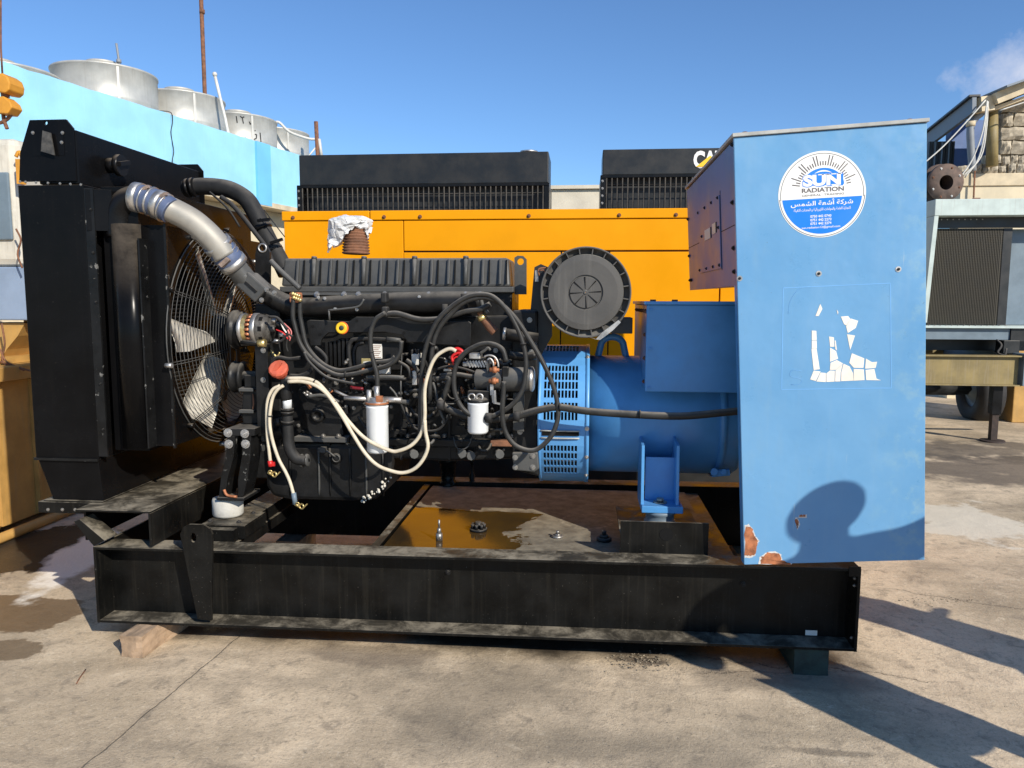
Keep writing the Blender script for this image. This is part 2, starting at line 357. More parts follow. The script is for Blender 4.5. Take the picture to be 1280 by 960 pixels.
class Thing:
    def __init__(s, name, label, cat, loc, group=None):
        s.loc = Vector(loc); s.e = bpy.data.objects.new(name, None); COL.objects.link(s.e); s.e.location = s.loc; s.e.empty_display_size = 0.2
        tagit(s.e, label, cat, group)
    def part(s, name, mb, mt, parent=None, bevel=0.0, label=None, kind=None):
        return obj(name, mb, mt, s.loc, parent or s.e, bevel, label, kind=kind)
    def piece(s, name, me, mt, pos, rot=None, parent=None, scale=None, label=None):
        """a shared-mesh piece placed inside the thing"""
        o = bpy.data.objects.new(name, me); COL.objects.link(o); o.parent = parent or s.e
        if not me.materials: me.materials.append(MATS[mt])
        o.location = Vector(pos) - s.loc
        if rot is not None: o.rotation_mode = 'QUATERNION'; o.rotation_quaternion = rot
        if scale: o.scale = scale
        if label: o['label'] = label
        return o
def solo(name, mb, mt, label, cat, base, bevel=0.0, group=None, kind=None):
    base = Vector(base); o = obj(name, mb, mt, base, None, bevel, label, cat, group, kind); o.location = base; return o
BOLT = {}
def bolt_mesh(mt='bolt_steel'):
    if mt not in BOLT:
        b = MB(); b.cyl((0, 0, -0.1), (0, 0, 0.15), 1.35, n=12); b.cyl((0, 0, 0.15), (0, 0, 0.85), 1.0, 0.95, n=6); b.cyl((0, 0, 0.85), (0, 0, 1.2), 0.5, 0.45, n=8)
        me = b.mesh('bolt'); me.materials.append(MATS[mt]); BOLT[mt] = me
    return BOLT[mt]
def bolt(th, p, d=(0, -1, 0), r=0.009, parent=None, mt='bolt_steel', name='bolt'):
    q = Vector(d).to_track_quat('Z', 'Y')
    return th.piece(name, bolt_mesh(mt), mt, p, q, parent, (r, r, r))
def text_mb(txt, size, bold=0.0, align='CENTER', depth=0.0, shear=0.0, spacing=1.0):
    cu = bpy.data.curves.new('lettering', 'FONT'); cu.body = txt; cu.size = size; cu.align_x = align; cu.offset = bold; cu.extrude = depth; cu.shear = shear; cu.space_character = spacing
    cu.resolution_u = 3
    o = bpy.data.objects.new('lettering', cu); COL.objects.link(o); bpy.context.view_layer.update()
    me = bpy.data.meshes.new_from_object(o.evaluated_get(bpy.context.evaluated_depsgraph_get()))
    vs = [v.co.copy() for v in me.vertices]; fs = [tuple(p.vertices) for p in me.polygons]
    bpy.data.objects.remove(o); bpy.data.curves.remove(cu); bpy.data.meshes.remove(me)
    return vs, fs
def put_text(mb, txt, size, org, ex, ez, fitw=None, **k):
    """letters in the plane spanned by ex (reading direction) and ez (up)"""
    vs, fs = text_mb(txt, size, **k); ex = Vector(ex).normalized(); ez = Vector(ez).normalized(); n = ex.cross(ez)
    s = 1.0
    if fitw and vs:
        wd = max(v.x for v in vs) - min(v.x for v in vs); s = fitw / wd if wd > 0 else 1
    mb.add([Vector(org) + ex * v.x * s + ez * v.y - n * 0 + n * (-v.z) for v in vs], fs)

# ================================================================== THE SETTING
# ------------------------------------------------------------------ concrete yard
def make_ground_mat():
    b = newmat('yard_concrete'); t = b.new('ShaderNodeTexCoord'); v = t.outputs['Object']
    sp = b.new('ShaderNodeSeparateXYZ'); b.put(sp.inputs[0], v); X, Y = sp.outputs[0], sp.outputs[1]
    n1 = b.noise(v, 0.9, 9, 0.62, 0.5); n2 = b.noise(v, 3.7, 9, 0.68, 0.3); n3 = b.noise(v, 34, 6, 0.7); n4 = b.noise(v, 190, 3, 0.6); wob = b.noise(v, 2.6, 7, 0.6)
    c = b.mix(b.rng(n1, 0.32, 0.66), (0.40, 0.315, 0.21), (0.76, 0.60, 0.41))
    c = b.mix(b.math('MULTIPLY', b.rng(n2, 0.50, 0.72), 0.55), c, (0.27, 0.215, 0.155))
    c = b.mix(b.math('MULTIPLY', b.rng(n2, 0.42, 0.26), 0.5), c, (0.70, 0.57, 0.40))
    c = b.mix(b.math('MULTIPLY', b.rng(n3, 0.50, 0.72), 0.45), c, (0.25, 0.20, 0.145))
    c = b.mix(b.math('MULTIPLY', b.rng(n4, 0.60, 0.72), 0.40), c, (0.80, 0.68, 0.52))
    c = b.mix(b.math('MULTIPLY', b.rng(n4, 0.42, 0.30), 0.34), c, (0.12, 0.10, 0.08))
    n5 = b.noise(v, 11, 8, 0.72, 0.6)
    c = b.mix(b.math('MULTIPLY', b.rng(n5, 0.52, 0.66), 0.55), c, (0.24, 0.195, 0.145))
    c = b.mix(b.math('MULTIPLY', b.rng(n5, 0.44, 0.32), 0.45), c, (0.84, 0.70, 0.50))
    grit = b.noise(v, 85, 4, 0.75)
    c = b.mix(b.math('MULTIPLY', b.rng(grit, 0.57, 0.68), 0.5), c, (0.16, 0.13, 0.10))
    c = b.mix(b.math('MULTIPLY', b.rng(grit, 0.42, 0.33), 0.4), c, (0.85, 0.74, 0.56))
    stretch = b.noise(b.vmul(v, (0.6, 2.6, 1)), 1.6, 7, 0.6)
    c = b.mix(b.math('MULTIPLY', b.rng(stretch, 0.52, 0.70), 0.45), c, (0.29, 0.235, 0.17))
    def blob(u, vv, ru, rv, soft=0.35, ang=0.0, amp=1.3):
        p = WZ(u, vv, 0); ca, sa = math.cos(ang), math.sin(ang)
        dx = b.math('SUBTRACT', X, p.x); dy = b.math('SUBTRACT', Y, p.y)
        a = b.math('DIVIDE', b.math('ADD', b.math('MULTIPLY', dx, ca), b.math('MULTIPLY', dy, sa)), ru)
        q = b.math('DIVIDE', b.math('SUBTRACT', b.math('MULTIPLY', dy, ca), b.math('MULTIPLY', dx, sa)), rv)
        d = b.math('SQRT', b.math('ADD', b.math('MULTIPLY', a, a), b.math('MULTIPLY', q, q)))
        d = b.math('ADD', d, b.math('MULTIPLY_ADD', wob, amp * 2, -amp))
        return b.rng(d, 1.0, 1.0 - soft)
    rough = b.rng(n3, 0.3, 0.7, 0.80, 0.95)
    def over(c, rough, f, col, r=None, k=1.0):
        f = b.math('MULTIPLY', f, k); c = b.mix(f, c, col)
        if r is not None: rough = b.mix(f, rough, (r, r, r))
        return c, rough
    for args, col, r, k in [
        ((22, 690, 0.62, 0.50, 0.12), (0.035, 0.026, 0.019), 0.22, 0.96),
        ((-40, 765, 0.62, 0.26, 0.08, 0.0, 0.7), (0.16, 0.10, 0.05), 0.28, 0.85),
        ((-5, 812, 0.30, 0.12, 0.10), (0.17, 0.12, 0.07), 0.40, 0.8),
        ((92, 700, 0.17, 0.60, 0.30, 0.30, 0.9), (0.95, 0.88, 0.76), 0.45, 0.95),  # pale colour painted in for sky glare on the wet ground
        ((1205, 650, 0.42, 0.55, 0.2), (0.74, 0.66, 0.52), 0.85, 0.85),
        ((1240, 585, 1.6, 0.9, 0.5), (0.11, 0.09, 0.075), 0.5, 0.75),  # this and the next: wet bands, deepened to paint in trailer shade
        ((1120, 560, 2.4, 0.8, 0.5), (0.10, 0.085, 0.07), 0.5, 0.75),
        ((600, 860, 0.9, 0.34, 0.8), (0.20, 0.165, 0.12), 0.9, 0.45),
        ((470, 815, 0.40, 0.12, 0.5), (0.22, 0.17, 0.12), 0.9, 0.55),
        ((700, 930, 1.2, 0.22, 0.8), (0.19, 0.16, 0.12), 0.9, 0.42),
        ((985, 850, 0.55, 0.14, 0.7), (0.14, 0.115, 0.09), 0.9, 0.5),
        ((1040, 940, 0.26, 0.03, 0.5), (0.09, 0.075, 0.06), 0.9, 0.5),
        ((810, 826, 0.16, 0.05, 0.5), (0.06, 0.045, 0.04), 0.9, 0.8)]:
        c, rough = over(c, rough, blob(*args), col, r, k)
    # near-black, smoother concrete under the machine
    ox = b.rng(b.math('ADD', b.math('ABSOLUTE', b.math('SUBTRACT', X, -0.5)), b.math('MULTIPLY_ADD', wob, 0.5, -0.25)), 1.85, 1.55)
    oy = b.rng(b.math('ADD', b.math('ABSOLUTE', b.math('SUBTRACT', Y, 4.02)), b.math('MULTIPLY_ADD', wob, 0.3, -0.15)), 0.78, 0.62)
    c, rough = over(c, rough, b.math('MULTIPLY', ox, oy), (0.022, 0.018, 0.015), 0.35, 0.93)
    hgt = b.math('ADD', b.math('MULTIPLY_ADD', n4, 0.25, b.math('MULTIPLY', n3, 0.6)), b.math('MULTIPLY', n2, 1.6))
    def crack(u0, v0, u1, v1, wd, k, slack=0.05):
        a = WZ(u0, v0, 0); e = WZ(u1, v1, 0); d = (e - a); L = d.length; d.normalize()
        nn = (-d.y, d.x); c0 = -(nn[0] * a.x + nn[1] * a.y)
        dist = b.math('ADD', b.math('ADD', b.math('MULTIPLY', X, nn[0]), b.math('MULTIPLY', Y, nn[1])), c0)
        dist = b.math('ABSOLUTE', b.math('ADD', dist, b.math('MULTIPLY_ADD', b.noise(v, 5, 6, 0.65), slack * 2, -slack)))
        al = b.math('ADD', b.math('ADD', b.math('MULTIPLY', X, d.x), b.math('MULTIPLY', Y, d.y)), -(d.x * a.x + d.y * a.y))
        rg = b.math('MULTIPLY', b.rng(al, -0.05, 0.05), b.rng(al, L + 0.05, L - 0.05))
        soft = b.math('MULTIPLY', b.math('MULTIPLY', b.rng(dist, wd * 7, 0), rg), 0.35 * k)
        sharp = b.math('MULTIPLY', b.math('MULTIPLY', b.rng(dist, wd, wd * 0.4), rg), k)
        return soft, sharp
    for a in [(305, 790, 60, 990, 0.005, 0.42, 0.022), (770, 812, 1160, 850, 0.005, 0.6, 0.12), (860, 842, 1010, 838, 0.003, 0.5, 0.09), (1105, 735, 1330, 772, 0.006, 0.35, 0.08)]:
        so, sh = crack(*a)
        c = b.mix(so, c, (0.13, 0.105, 0.08)); c = b.mix(sh, c, (0.05, 0.04, 0.032)); hgt = b.math('SUBTRACT', hgt, b.math('MULTIPLY', sh, 2.5))
    b.finish(c, rough, 0, b.math('MULTIPLY_ADD', grit, 0.5, hgt), 0.55, 0.010, spec=0.3)
make_ground_mat()
def axis(lo, hi, step, outer):
    a = []; x = lo
    while x < hi: a.append(x); x += step
    a.append(hi); l, r = [], []; d = step
    x = lo
    while x > -outer: d *= 1.5; x -= d; l.append(x)
    d = step; x = hi
    while x < outer: d *= 1.5; x += d; r.append(x)
    return l[::-1] + a + r
gx, gy = axis(-4.6, 4.6, 0.035, 400), axis(1.2, 7.0, 0.035, 400)
gv = []
for y in gy:
    for x in gx:
        near = 1.0 if abs(x) < 12 and -5 < y < 18 else 0.0
        z = near * (0.010 * (mnoise.noise(Vector((x * 0.7, y * 0.7, 3))) ) + 0.0035 * mnoise.noise(Vector((x * 3.1, y * 3.1, 9))) + 0.0022 * mnoise.noise(Vector((x * 9, y * 9, 5)))) - 0.004
        gv.append((x, y, z))
nx = len(gx); gf = [(j * nx + i, j * nx + i + 1, (j + 1) * nx + i + 1, (j + 1) * nx + i) for j in range(len(gy) - 1) for i in range(nx - 1)]
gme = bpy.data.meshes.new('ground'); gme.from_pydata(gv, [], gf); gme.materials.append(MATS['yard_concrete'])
gme.polygons.foreach_set('use_smooth', [True] * len(gf))
g = bpy.data.objects.new('ground', gme); COL.objects.link(g); g['kind'] = 'structure'
# crumbs of dirt along the crack and loose grit
gr = MB(); rnd = random.Random(3)
def crumb(p, s):
    vs = [Vector(p) + Vector((rnd.uniform(-1, 1) * s, rnd.uniform(-1, 1) * s, rnd.uniform(-.1, .9) * s)) for _ in range(5)]
    gr.add(vs, [(0, 1, 2), (0, 2, 3), (0, 3, 1), (1, 2, 4), (2, 3, 4), (3, 1, 4)])
for i in range(260):
    t = rnd.random(); u = 785 + rnd.gauss(0, 1) * 22 + 15; v = 826 + rnd.gauss(0, 1) * 5
    crumb(WZ(u, v, 0.0), rnd.uniform(0.002, 0.008))
for i in range(150):
    t = rnd.random(); crumb(WZ(830 + t * 200 + rnd.gauss(0, 6), 838 + 8 * t + rnd.gauss(0, 3), 0.0), rnd.uniform(0.0015, 0.005))
for i in range(120):
    crumb(WZ(1180 + rnd.gauss(0, 22), 752 + rnd.gauss(0, 3), 0.0), rnd.uniform(0.003, 0.009))
for i in range(700): crumb(WZ(rnd.uniform(-40, 1320), 790 + 200 * rnd.random() ** .7, 0.0), rnd.uniform(0.001, 0.0038))
solo('loose_grit', gr, 'mortar', None, None, (0, 3, 0), kind='stuff')

# ------------------------------------------------------------------ left building: blue parapet over a cream wall, water tanks on its roof
PF = Vector((-4.561, 12.0, 0)); PN = Vector((-5.706, 7.2, 0)); wd = (PF - PN).normalized(); wn_ = Vector((wd.y, -wd.x, 0))    # outward normal, towards the yard
bt = Thing('flat_roofed_building', 'light blue parapet over a cream wall, long flat-roofed building with metal water tanks on top', 'building', PN)
Ls, Le = -5.0, (PF - PN).length + 2.2
def wall_strip(z0, z1, off, th, s0, s1, n=60, rag=0.0):
    b_ = MB(); vs = []; 
    for i in range(n + 1):
        s_ = s0 + (s1 - s0) * i / n; p = PN + wd * s_ + wn_ * off
        jz = rag * (mnoise.noise(Vector((s_ * 5, 1, 0))) + 0.6 * mnoise.noise(Vector((s_ * 17, 4, 0))))
        for q, z in ((p, z0), (p, z1 + jz), (p - wn_ * th, z1 + jz), (p - wn_ * th, z0)): vs.append((q.x, q.y, z))
    b_.add(vs, [(i * 4 + k, (i + 1) * 4 + k, (i + 1) * 4 + (k + 1) % 4, i * 4 + (k + 1) % 4) for i in range(n) for k in range(4)] + [(3, 2, 1, 0), tuple(n * 4 + k for k in range(4))])
    return b_
sL = lambda u: (lambda r: (PN.x * r.y - PN.y * r.x) / (wd.y * r.x - wd.x * r.y))(ray(u, 200))
s1 = sL(216); s2 = sL(319); s3 = sL(336)
bt.part('parapet', wall_strip(3.06, 3.91, 0.0, 0.22, Ls, s1 - 0.006, 60, 0.02), 'wall_blue')
bt.part('parapet', wall_strip(3.06, 3.905, 0.0, 0.22, s1 + 0.006, s2, 40, 0.008), 'wall_blue')
bt.part('pilaster', wall_strip(3.0, 3.90, 0.035, 0.26, s2 + 0.002, s3, 6, 0.0), 'wall_blue_deep', label='deeper blue rendered pilaster')
bt.part('parapet', wall_strip(3.06, 3.90, 0.0, 0.22, s3 + 0.002, Le, 20, 0.006), 'wall_blue')
bt.part('soffit', wall_strip(2.98, 3.055, 0.03, 0.6, Ls, Le, 10), 'cream_trim')
bt.part('wall', wall_strip(-0.2, 2.975, -0.30, 0.3, Ls, Le, 10), 'wall_cream')
bt.part('roof_slab', wall_strip(3.06, 3.30, -0.225, 3.2, Ls, Le, 10), 'wall_plain')
b_ = MB(); pc = [PN + wd * (s1 + 0.02 * math.sin(i * 2.1)) + wn_ * 0.004 + Vector((0, 0, 3.93 - i * 0.12)) for i in range(7)]
pc = [PN + wd * (s1 - 0.12) - wn_ * 0.08 + Vector((0, 0, 3.93)), ] + pc
b_.tube(pc, 0.006, 5, 3); bt.part('drain_wire', b_, 'rubber')
def tank(u, Yn, ztop, label, r=0.61, marks=None, hatch=True):
    c = W(u, 200, Yn + r); c.z = 3.30
    t = Thing('water_tank', label, 'water tank', c, 'metal water tanks on the flat roof')
    h = ztop - 3.30; b1 = MB(); prof = [(0, r * 0.99), (0.02, r), (h * 0.33, r), (h * 0.34, r + 0.004), (h * 0.35, r), (h * 0.66, r), (h * 0.67, r + 0.004), (h * 0.68, r), (h - 0.03, r), (h - 0.022, r + 0.012), (h - 0.002, r + 0.012), (h, r - 0.02), (h + 0.05, r * 0.5), (h + 0.06, 0.02)]
    b1.lathe(c, (0, 0, 1), prof, 48, cap=True); t.part('shell', b1, 'galvanised')
    b2 = MB(); b2.bar(c + Vector((0.72 * r, -0.70 * r, 0.02)), c + Vector((0.72 * r, -0.70 * r, h - 0.03)), 0.03, 0.014, (0.7, -0.7, 0)); t.part('seam', b2, 'galvanised')
    if hatch:
        b3 = MB(); b3.lathe(c + Vector((0.08, -0.15, h + 0.02)), (0, 0, 1), [(0, 0.2), (0.05, 0.2), (0.06, 0.21), (0.075, 0.2), (0.09, 0.02)], 24, cap=True); t.part('lid', b3, 'galvanised')
    return t, c, r, h
tank(7, 8.0, 4.22, 'nearest water tank, low silver drum cut by the left photo edge', 0.62)
t2, c2, r2, h2 = tank(137, 8.95, 4.46, 'largest-looking silver water tank with a small vertical pipe on its rim')
bb = MB(); pp = c2 + Vector((0.42, -0.36, h2)); bb.tube([pp + Vector((0, 0, -0.05)), pp + Vector((0, 0, 0.06)), pp + Vector((-0.02, 0, 0.26))], 0.014, 8); bb.cyl(pp + Vector((0, 0, 0.03)), pp + Vector((0, 0, 0.07)), 0.03, n=10); t2.part('overflow_pipe', bb, 'grey_plastic')
tank(228, 10.2, 4.46, 'third silver water tank from the left, in front of the tall rusty mast')
t4, c4, r4, h4 = tank(298, 11.5, 4.46, 'silver water tank marked with black handwritten Arabic writing')
# hand-painted marks, laid on the shell
def on_shell(c, r, a0, z, pts, wdt=0.012):
    m_ = MB()
    P = []
    for dx, dz in pts:
        a = a0 + dx / r; P.append(Vector((c.x + math.sin(a) * (r + 0.003), c.y - math.cos(a) * (r + 0.003), c.z + z + dz)))
    for i in range(len(P) - 1): m_.bar(P[i], P[i + 1], wdt, 0.004, (P[i] - Vector((c.x, c.y, P[i].z))))
    return m_
mk = MB()
strokes = [[(0, .10), (.01, 0)], [(.055, .105), (.08, .085), (.115, .10)], [(.085, .09), (.10, -.0)], [(.19, .04), (.20, .0), (.23, .03)],
           [(-.03, -.30), (0, -.33), (.03, -.30), (.05, -.33)], [(.05, -.33), (.08, -.30), (.09, -.24)], [(.10, -.32), (.12, -.20)], [(.13, -.30), (.16, -.27), (.20, -.25), (.20, -.30), (.17, -.30)],
           [(.21, -.28), (.24, -.24), (.24, -.16)], [(.25, -.22), (.29, -.20), (.30, -.14), (.27, -.14)], [(.36, -.1), (.37, -.24)], [(.02, -.24), (.03, -.25)], [(.27, -.08), (.28, -.09)]]
for s_ in strokes: q = on_shell(c4, r4, 0.42, h4 * 0.86, s_, 0.016); mk.add(q.v, q.f)
t4.part('painted_writing', mk, 'rubber', kind='stuff')
t5, c5, r5, h5 = tank(342, 12.4, 4.44, 'farthest white water tank with blue painted strokes beside the thin pole', 0.60, hatch=False)
mk = MB()
for s_ in [[(.0, .02), (.02, -.1)], [(.05, 0), (.09, -.12)], [(.10, .02), (.12, -.1)], [(.13, -.2), (.16, -.36), (.20, -.2), (.23, -.36)], [(.25, -.22), (.28, -.34), (.31, -.2)], [(.14, -.38), (.3, -.36)]]:
    q = on_shell(c5, r5, 0.05, h5 * 0.86, s_, 0.018); mk.add(q.v, q.f)
t5.part('painted_writing', mk, 'sticker_blue', kind='stuff')
b_ = MB(); a0 = W(256, 120, 12.6); a0.z = 3.2; b_.tube([a0, W(253, 40, 12.6), W(249, -60, 12.6)], 0.035, 8, 2); b_.cyl(W(252.6, 17, 12.6), W(252.6, 12, 12.6), 0.045, n=8)
solo('mast', b_, 'rust', 'tall rusty brown mast rising behind the water tanks', 'mast', a0)
b_ = MB(); a0 = W(290, 176, 10.6); a0.z = 3.3; b_.tube([a0, W(286, 170, 10.6), W(277, 130, 10.6), W(269, 96, 10.6)], 0.022, 8, 2); b_.ball(W(268.5, 93, 10.6), 0.035, 8, 6)
solo('leaning_pipe', b_, 'wire_white', 'thin pale pipe leaning between the third and fourth water tanks', 'pipe', a0)
b_ = MB(); a0 = W(399, 190, 12.4); a0.z = 3.0; b_.tube([a0, W(395, 152, 12.4)], 0.035, 8, 1)
ap = Thing('pole', 'short rusty pole with pale pipework beside the farthest water tank', 'pole', a0); ap.part('post', b_, 'rust')
b_ = MB(); b_.tube([W(341, 154, 12.3), W(349, 153, 12.3), W(362, 165, 12.3), W(384, 173, 12.35), W(394, 174, 12.4), W(399, 175, 12.4)], 0.022, 7, 4); b_.tube([W(399, 174, 12.4), W(402, 196, 12.4)], 0.025, 7, 1); b_.tube([W(395, 184, 12.4), W(385, 196, 12.3)], 0.014, 6, 1)
ap.part('pipe', b_, 'wire_white')

# ------------------------------------------------------------------ low cream wall far behind
b_ = MB(); b_.box((-3.2, 10.6, -0.2), (3.2, 10.9, 3.11)); b_.box((-3.25, 10.55, 3.113), (3.25, 10.95, 3.16))
solo('yard_wall', b_, 'wall_plain', 'plain cream wall seen between the two black radiators', 'wall', (1, 10.6, 0))

# ------------------------------------------------------------------ right building
rb = Thing('stone_building', 'rough block building with sloping cream roof edge at the right edge', 'building', (7.0, 13.2, 0))
Yb = 13.2
b_ = MB(); p0 = W(1200, 250, Yb); b_.box((p0.x, Yb, -0.2), (13, Yb + 0.3, 3.46)); rb.part('wall', b_, 'wall_cream')
b_ = MB(); b_.box((p0.x - 0.02, Yb - 0.03, 3.463), (13, Yb + 0.32, 3.66)); rb.part('lintel', b_, 'cream_trim', bevel=0.01)
# block wall: every block its own stone
rs = random.Random(11); xw = W(1250, 200, Yb).x
b_ = MB(); b_.box((xw + 0.01, Yb + 0.08, 3.665), (10.8, Yb + 0.3, 4.80)); rb.part('mortar_bed', b_, 'mortar')
def stone_mesh(w_, h_, d_, seed):
    r_ = random.Random(seed); q = MB(); n = 4; vs = []
    for j in range(n + 1):
        for i in range(n + 1):
            x = (i / n - 0.5) * w_; z = (j / n - 0.5) * h_; e = 1.0 if 0 < i < n and 0 < j < n else 0.0
            vs.append((x + r_.uniform(-1, 1) * 0.012, -d_ / 2 - e * 0.02 + r_.uniform(-1, 1) * 0.014 + (1 - e) * 0.012, z + r_.uniform(-1, 1) * 0.012))
    fs = [(j * (n + 1) + i, j * (n + 1) + i + 1, (j + 1) * (n + 1) + i + 1, (j + 1) * (n + 1) + i) for j in range(n) for i in range(n)]
    o = len(vs); x, z, y = w_ / 2, h_ / 2, d_ / 2; vs += [(-x, y, -z), (x, y, -z), (x, y, z), (-x, y, z)]
    fs += [(o, o + 1, o + 2, o + 3)]
    bot = list(range(0, n + 1)); top = [n * (n + 1) + i for i in range(n + 1)]; lf = [j * (n + 1) for j in range(n + 1)]; rt = [j * (n + 1) + n for j in range(n + 1)]
    fs += [tuple(bot[::-1] + [o, o + 1]), tuple(top + [o + 2, o + 3]), tuple(lf + [o + 3, o]), tuple(rt[::-1] + [o + 1, o + 2])]
    q.add(vs, fs); me = q.mesh('block'); me.materials.append(MATS['stone']); return me
SM = [stone_mesh(0.40, 0.20, 0.2, i) for i in range(6)]
zrow = 3.97
for j in range(5):
    x = xw + 0.2 + (0.0 if j % 2 else 0.16)
    if j % 2 == 0:
        rb.piece('block', SM[j % 6], 'stone', (xw + 0.085, Yb + 0.1, zrow + 0.1), None, None, (0.38, 1, 1)); x = xw + 0.38
    if j == 4: x += 0.85
    while x < 9.6:
        rb.piece('block', SM[rs.randrange(6)], 'stone', (x, Yb + 0.1 + rs.uniform(-.012, .012), zrow + 0.1), None, None, (1, 1, rs.uniform(.93, 1.0))); x += 0.425
    zrow += 0.215
# rubble course
x = W(1196, 220, Yb).x
while x < 9.6:
    w_ = rs.uniform(0.10, 0.2); h_ = rs.uniform(0.7, 1.15)
    zt = 3.66 + 0.15 * h_
    rb.piece('rubble_stone', SM[rs.randrange(6)], 'stone', (x + w_ / 2, Yb + 0.08 + rs.uniform(-.03, .03), 3.665 + 0.075 * h_), None, None, (w_ / 0.42, 0.8, 0.15 * h_ / 0.2))
    if x > W(1225, 220, Yb).x: rb.piece('rubble_stone', SM[rs.randrange(6)], 'stone', (x + w_ / 2 + .05, Yb + 0.1 + rs.uniform(-.03, .03), zt + 0.08), None, None, (w_ / 0.42, 0.8, 0.15 / 0.2))
    x += w_ + 0.01
def beam(a, b, w_, h_): q = MB(); q.bar(a, b, w_, h_); return q
rb.part('fascia', beam(W(1235, 128, 12.9), W(1310, 98, 12.9), 0.5, 0.17), 'cream_trim')
rb.part('fascia_underside', beam(W(1236, 139, 13.0), W(1310, 112, 13.0), 0.35, 0.05), 'cream_trim')
rb.part('roof', beam(W(1228, 121, 13.0), W(1315, 90, 13.1), 1.2, 0.03), 'roof_sheet')
ea, eb = W(1140, 191, 15.2), W(1218, 131, 12.7)
rb.part('gutter_board', beam(ea, eb, 0.06, 0.24), 'roof_sheet'); rb.part('roof_edge', beam(ea + Vector((0, 0, 0.14)), eb + Vector((0, 0, 0.14)), 0.16, 0.03), 'black_matt')
rb.part('end_board', beam(W(1218, 133, 12.85), W(1234, 131, 12.9), 0.3, 0.22), 'cream_trim')
b_ = MB(); b_.box((W(1187, 200, 14.2).x, 14.2, 3.3), (W(1240, 200, 14.2).x, 14.4, 4.72)); rb.part('recess_wall', b_, 'purple_panel')
for k in range(12):
    q = MB(); a = W(1157 + k * 2.9, 230, 14.1); q.cbox((a.x, 14.1, 3.75), (0.028, 0.03, 1.2)); rb.part('slat', q, 'black_matt' if k % 3 else 'steel_bluegrey')
b_ = MB(); b_.box((W(1150, 200, 14.3).x, 14.32, 3.2), (W(1187, 200, 14.3).x - 0.01, 14.4, 4.35)); rb.part('dark_screen', b_, 'black_matt')
b_ = MB(); b_.cyl(W(1240, 208, 13.05), W(1240, 136, 13.05), 0.085, n=16); rb.part('drainpipe', b_, 'trailer_yellow')
b_ = MB(); b_.tube([W(1216, 214, 12.9), W(1214, 190, 12.9), W(1213, 160, 12.9), W(1219, 148, 12.95), W(1226, 142, 13.0)], 0.055, 12, 4); rb.part('drainpipe', b_, 'grey_plastic')
b_ = MB(); b_.cyl(W(1213.4, 152, 12.9), W(1213.2, 158, 12.9), 0.066, n=12); rb.part('pipe_collar', b_, 'cream_trim')
for pts in [[(1232, 125), (1210, 150), (1180, 182), (1155, 204)], [(1234, 126), (1228, 165), (1215, 200), (1200, 222)], [(1234, 127), (1230, 170), (1222, 200), (1206, 222)], [(1235, 127), (1233, 160), (1226, 196), (1203, 221)], [(1250, 138), (1280, 128), (1310, 118)]]:
    q = MB(); q.tube([W(u, v, 12.6) for u, v in pts], 0.011, 6, 5); rb.part('cable', q, 'wire_white')
b_ = MB(); b_.bar(W(1219, 205, 13.12), W(1217, 247, 13.12), 0.02, 0.02); b_.bar(W(1216, 248.5, 13.1), W(1225, 248.5, 13.1), 0.03, 0.03); rb.part('rusty_hook', b_, 'rust')

# big flanged pipe on the frame top
fp = Thing('flanged_pipe', 'rusty flanged pipe end lying on top of the pale green frame', 'pipe', W(1180, 245, 9.8))
fc = W(1183, 228, 9.6); fd = Vector((0.16, -0.98, -0.05)).normalized()
b_ = MB(); b_.lathe(fc, fd, [(0.0, 0.085), (-0.0, 0.215), (-0.045, 0.215), (-0.05, 0.14), (-0.9, 0.14)], 36); b_.lathe(fc, fd, [(0.0, 0.105), (-0.9, 0.105)], 24); fp.part('pipe_body', b_, 'dull_rust')
b_ = MB(); b_.lathe(fc - fd * 0.12, fd, [(0, 0.15), (0, 0.225), (-0.05, 0.225), (-0.05, 0.15)], 36); fp.part('backing_flange', b_, 'dull_rust')
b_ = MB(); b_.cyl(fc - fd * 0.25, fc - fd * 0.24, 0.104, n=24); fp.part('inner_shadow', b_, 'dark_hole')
fx, fy = perp(fd)
for k in range(8):
    a = 2 * math.pi * (k + .4) / 8; bolt(fp, fc + (fx * math.cos(a) + fy * math.sin(a)) * 0.175 + fd * 0.001, fd, 0.010, name='bolt', mt='steel' if k % 2 else 'rust')

# ------------------------------------------------------------------ trailer with a big radiator on it
tr = Thing('trailer', 'long yellowed steel trailer chassis with black tyre and support leg', 'trailer', (4.7, 9.3, 0))
zt = 0.98
b_ = MB(); b_.box((3.0, 9.0, 0.985), (4.92, 9.14, 1.0)); b_.box((3.0, 9.05, 0.67), (4.90, 9.07, 0.984)); b_.box((3.0, 9.0, 0.655), (4.92, 9.14, 0.669)); tr.part('side_beam', b_, 'trailer_yellow')
b_ = MB(); b_.box((3.0, 10.9, 0.655), (4.92, 11.05, 1.0)); tr.part('side_beam', b_, 'trailer_yellow')
b_ = MB(); b_.box((4.924, 8.98, 0.66), (5.02, 11.07, 1.02)); tr.part('end_beam', b_, 'steel_bluegrey')
b_ = MB(); b_.tube([(4.98, 9.0, 0.79), (5.2, 8.95, 0.80), (5.9, 8.9, 0.86)], 0.035, 8, 3); tr.part('drawbar', b_, 'steel')
b_ = MB(); b_.box((3.0, 9.15, 0.86), (4.9, 10.85, 0.88)); tr.part('deck', b_, 'black_matt')
wc = WZ(1211, 515, 0); wc = Vector((5.32, 11.0, 0.40))
tc_ = W(1212, 497, 10.9); wc = Vector((tc_.x, 10.9, 0.37))
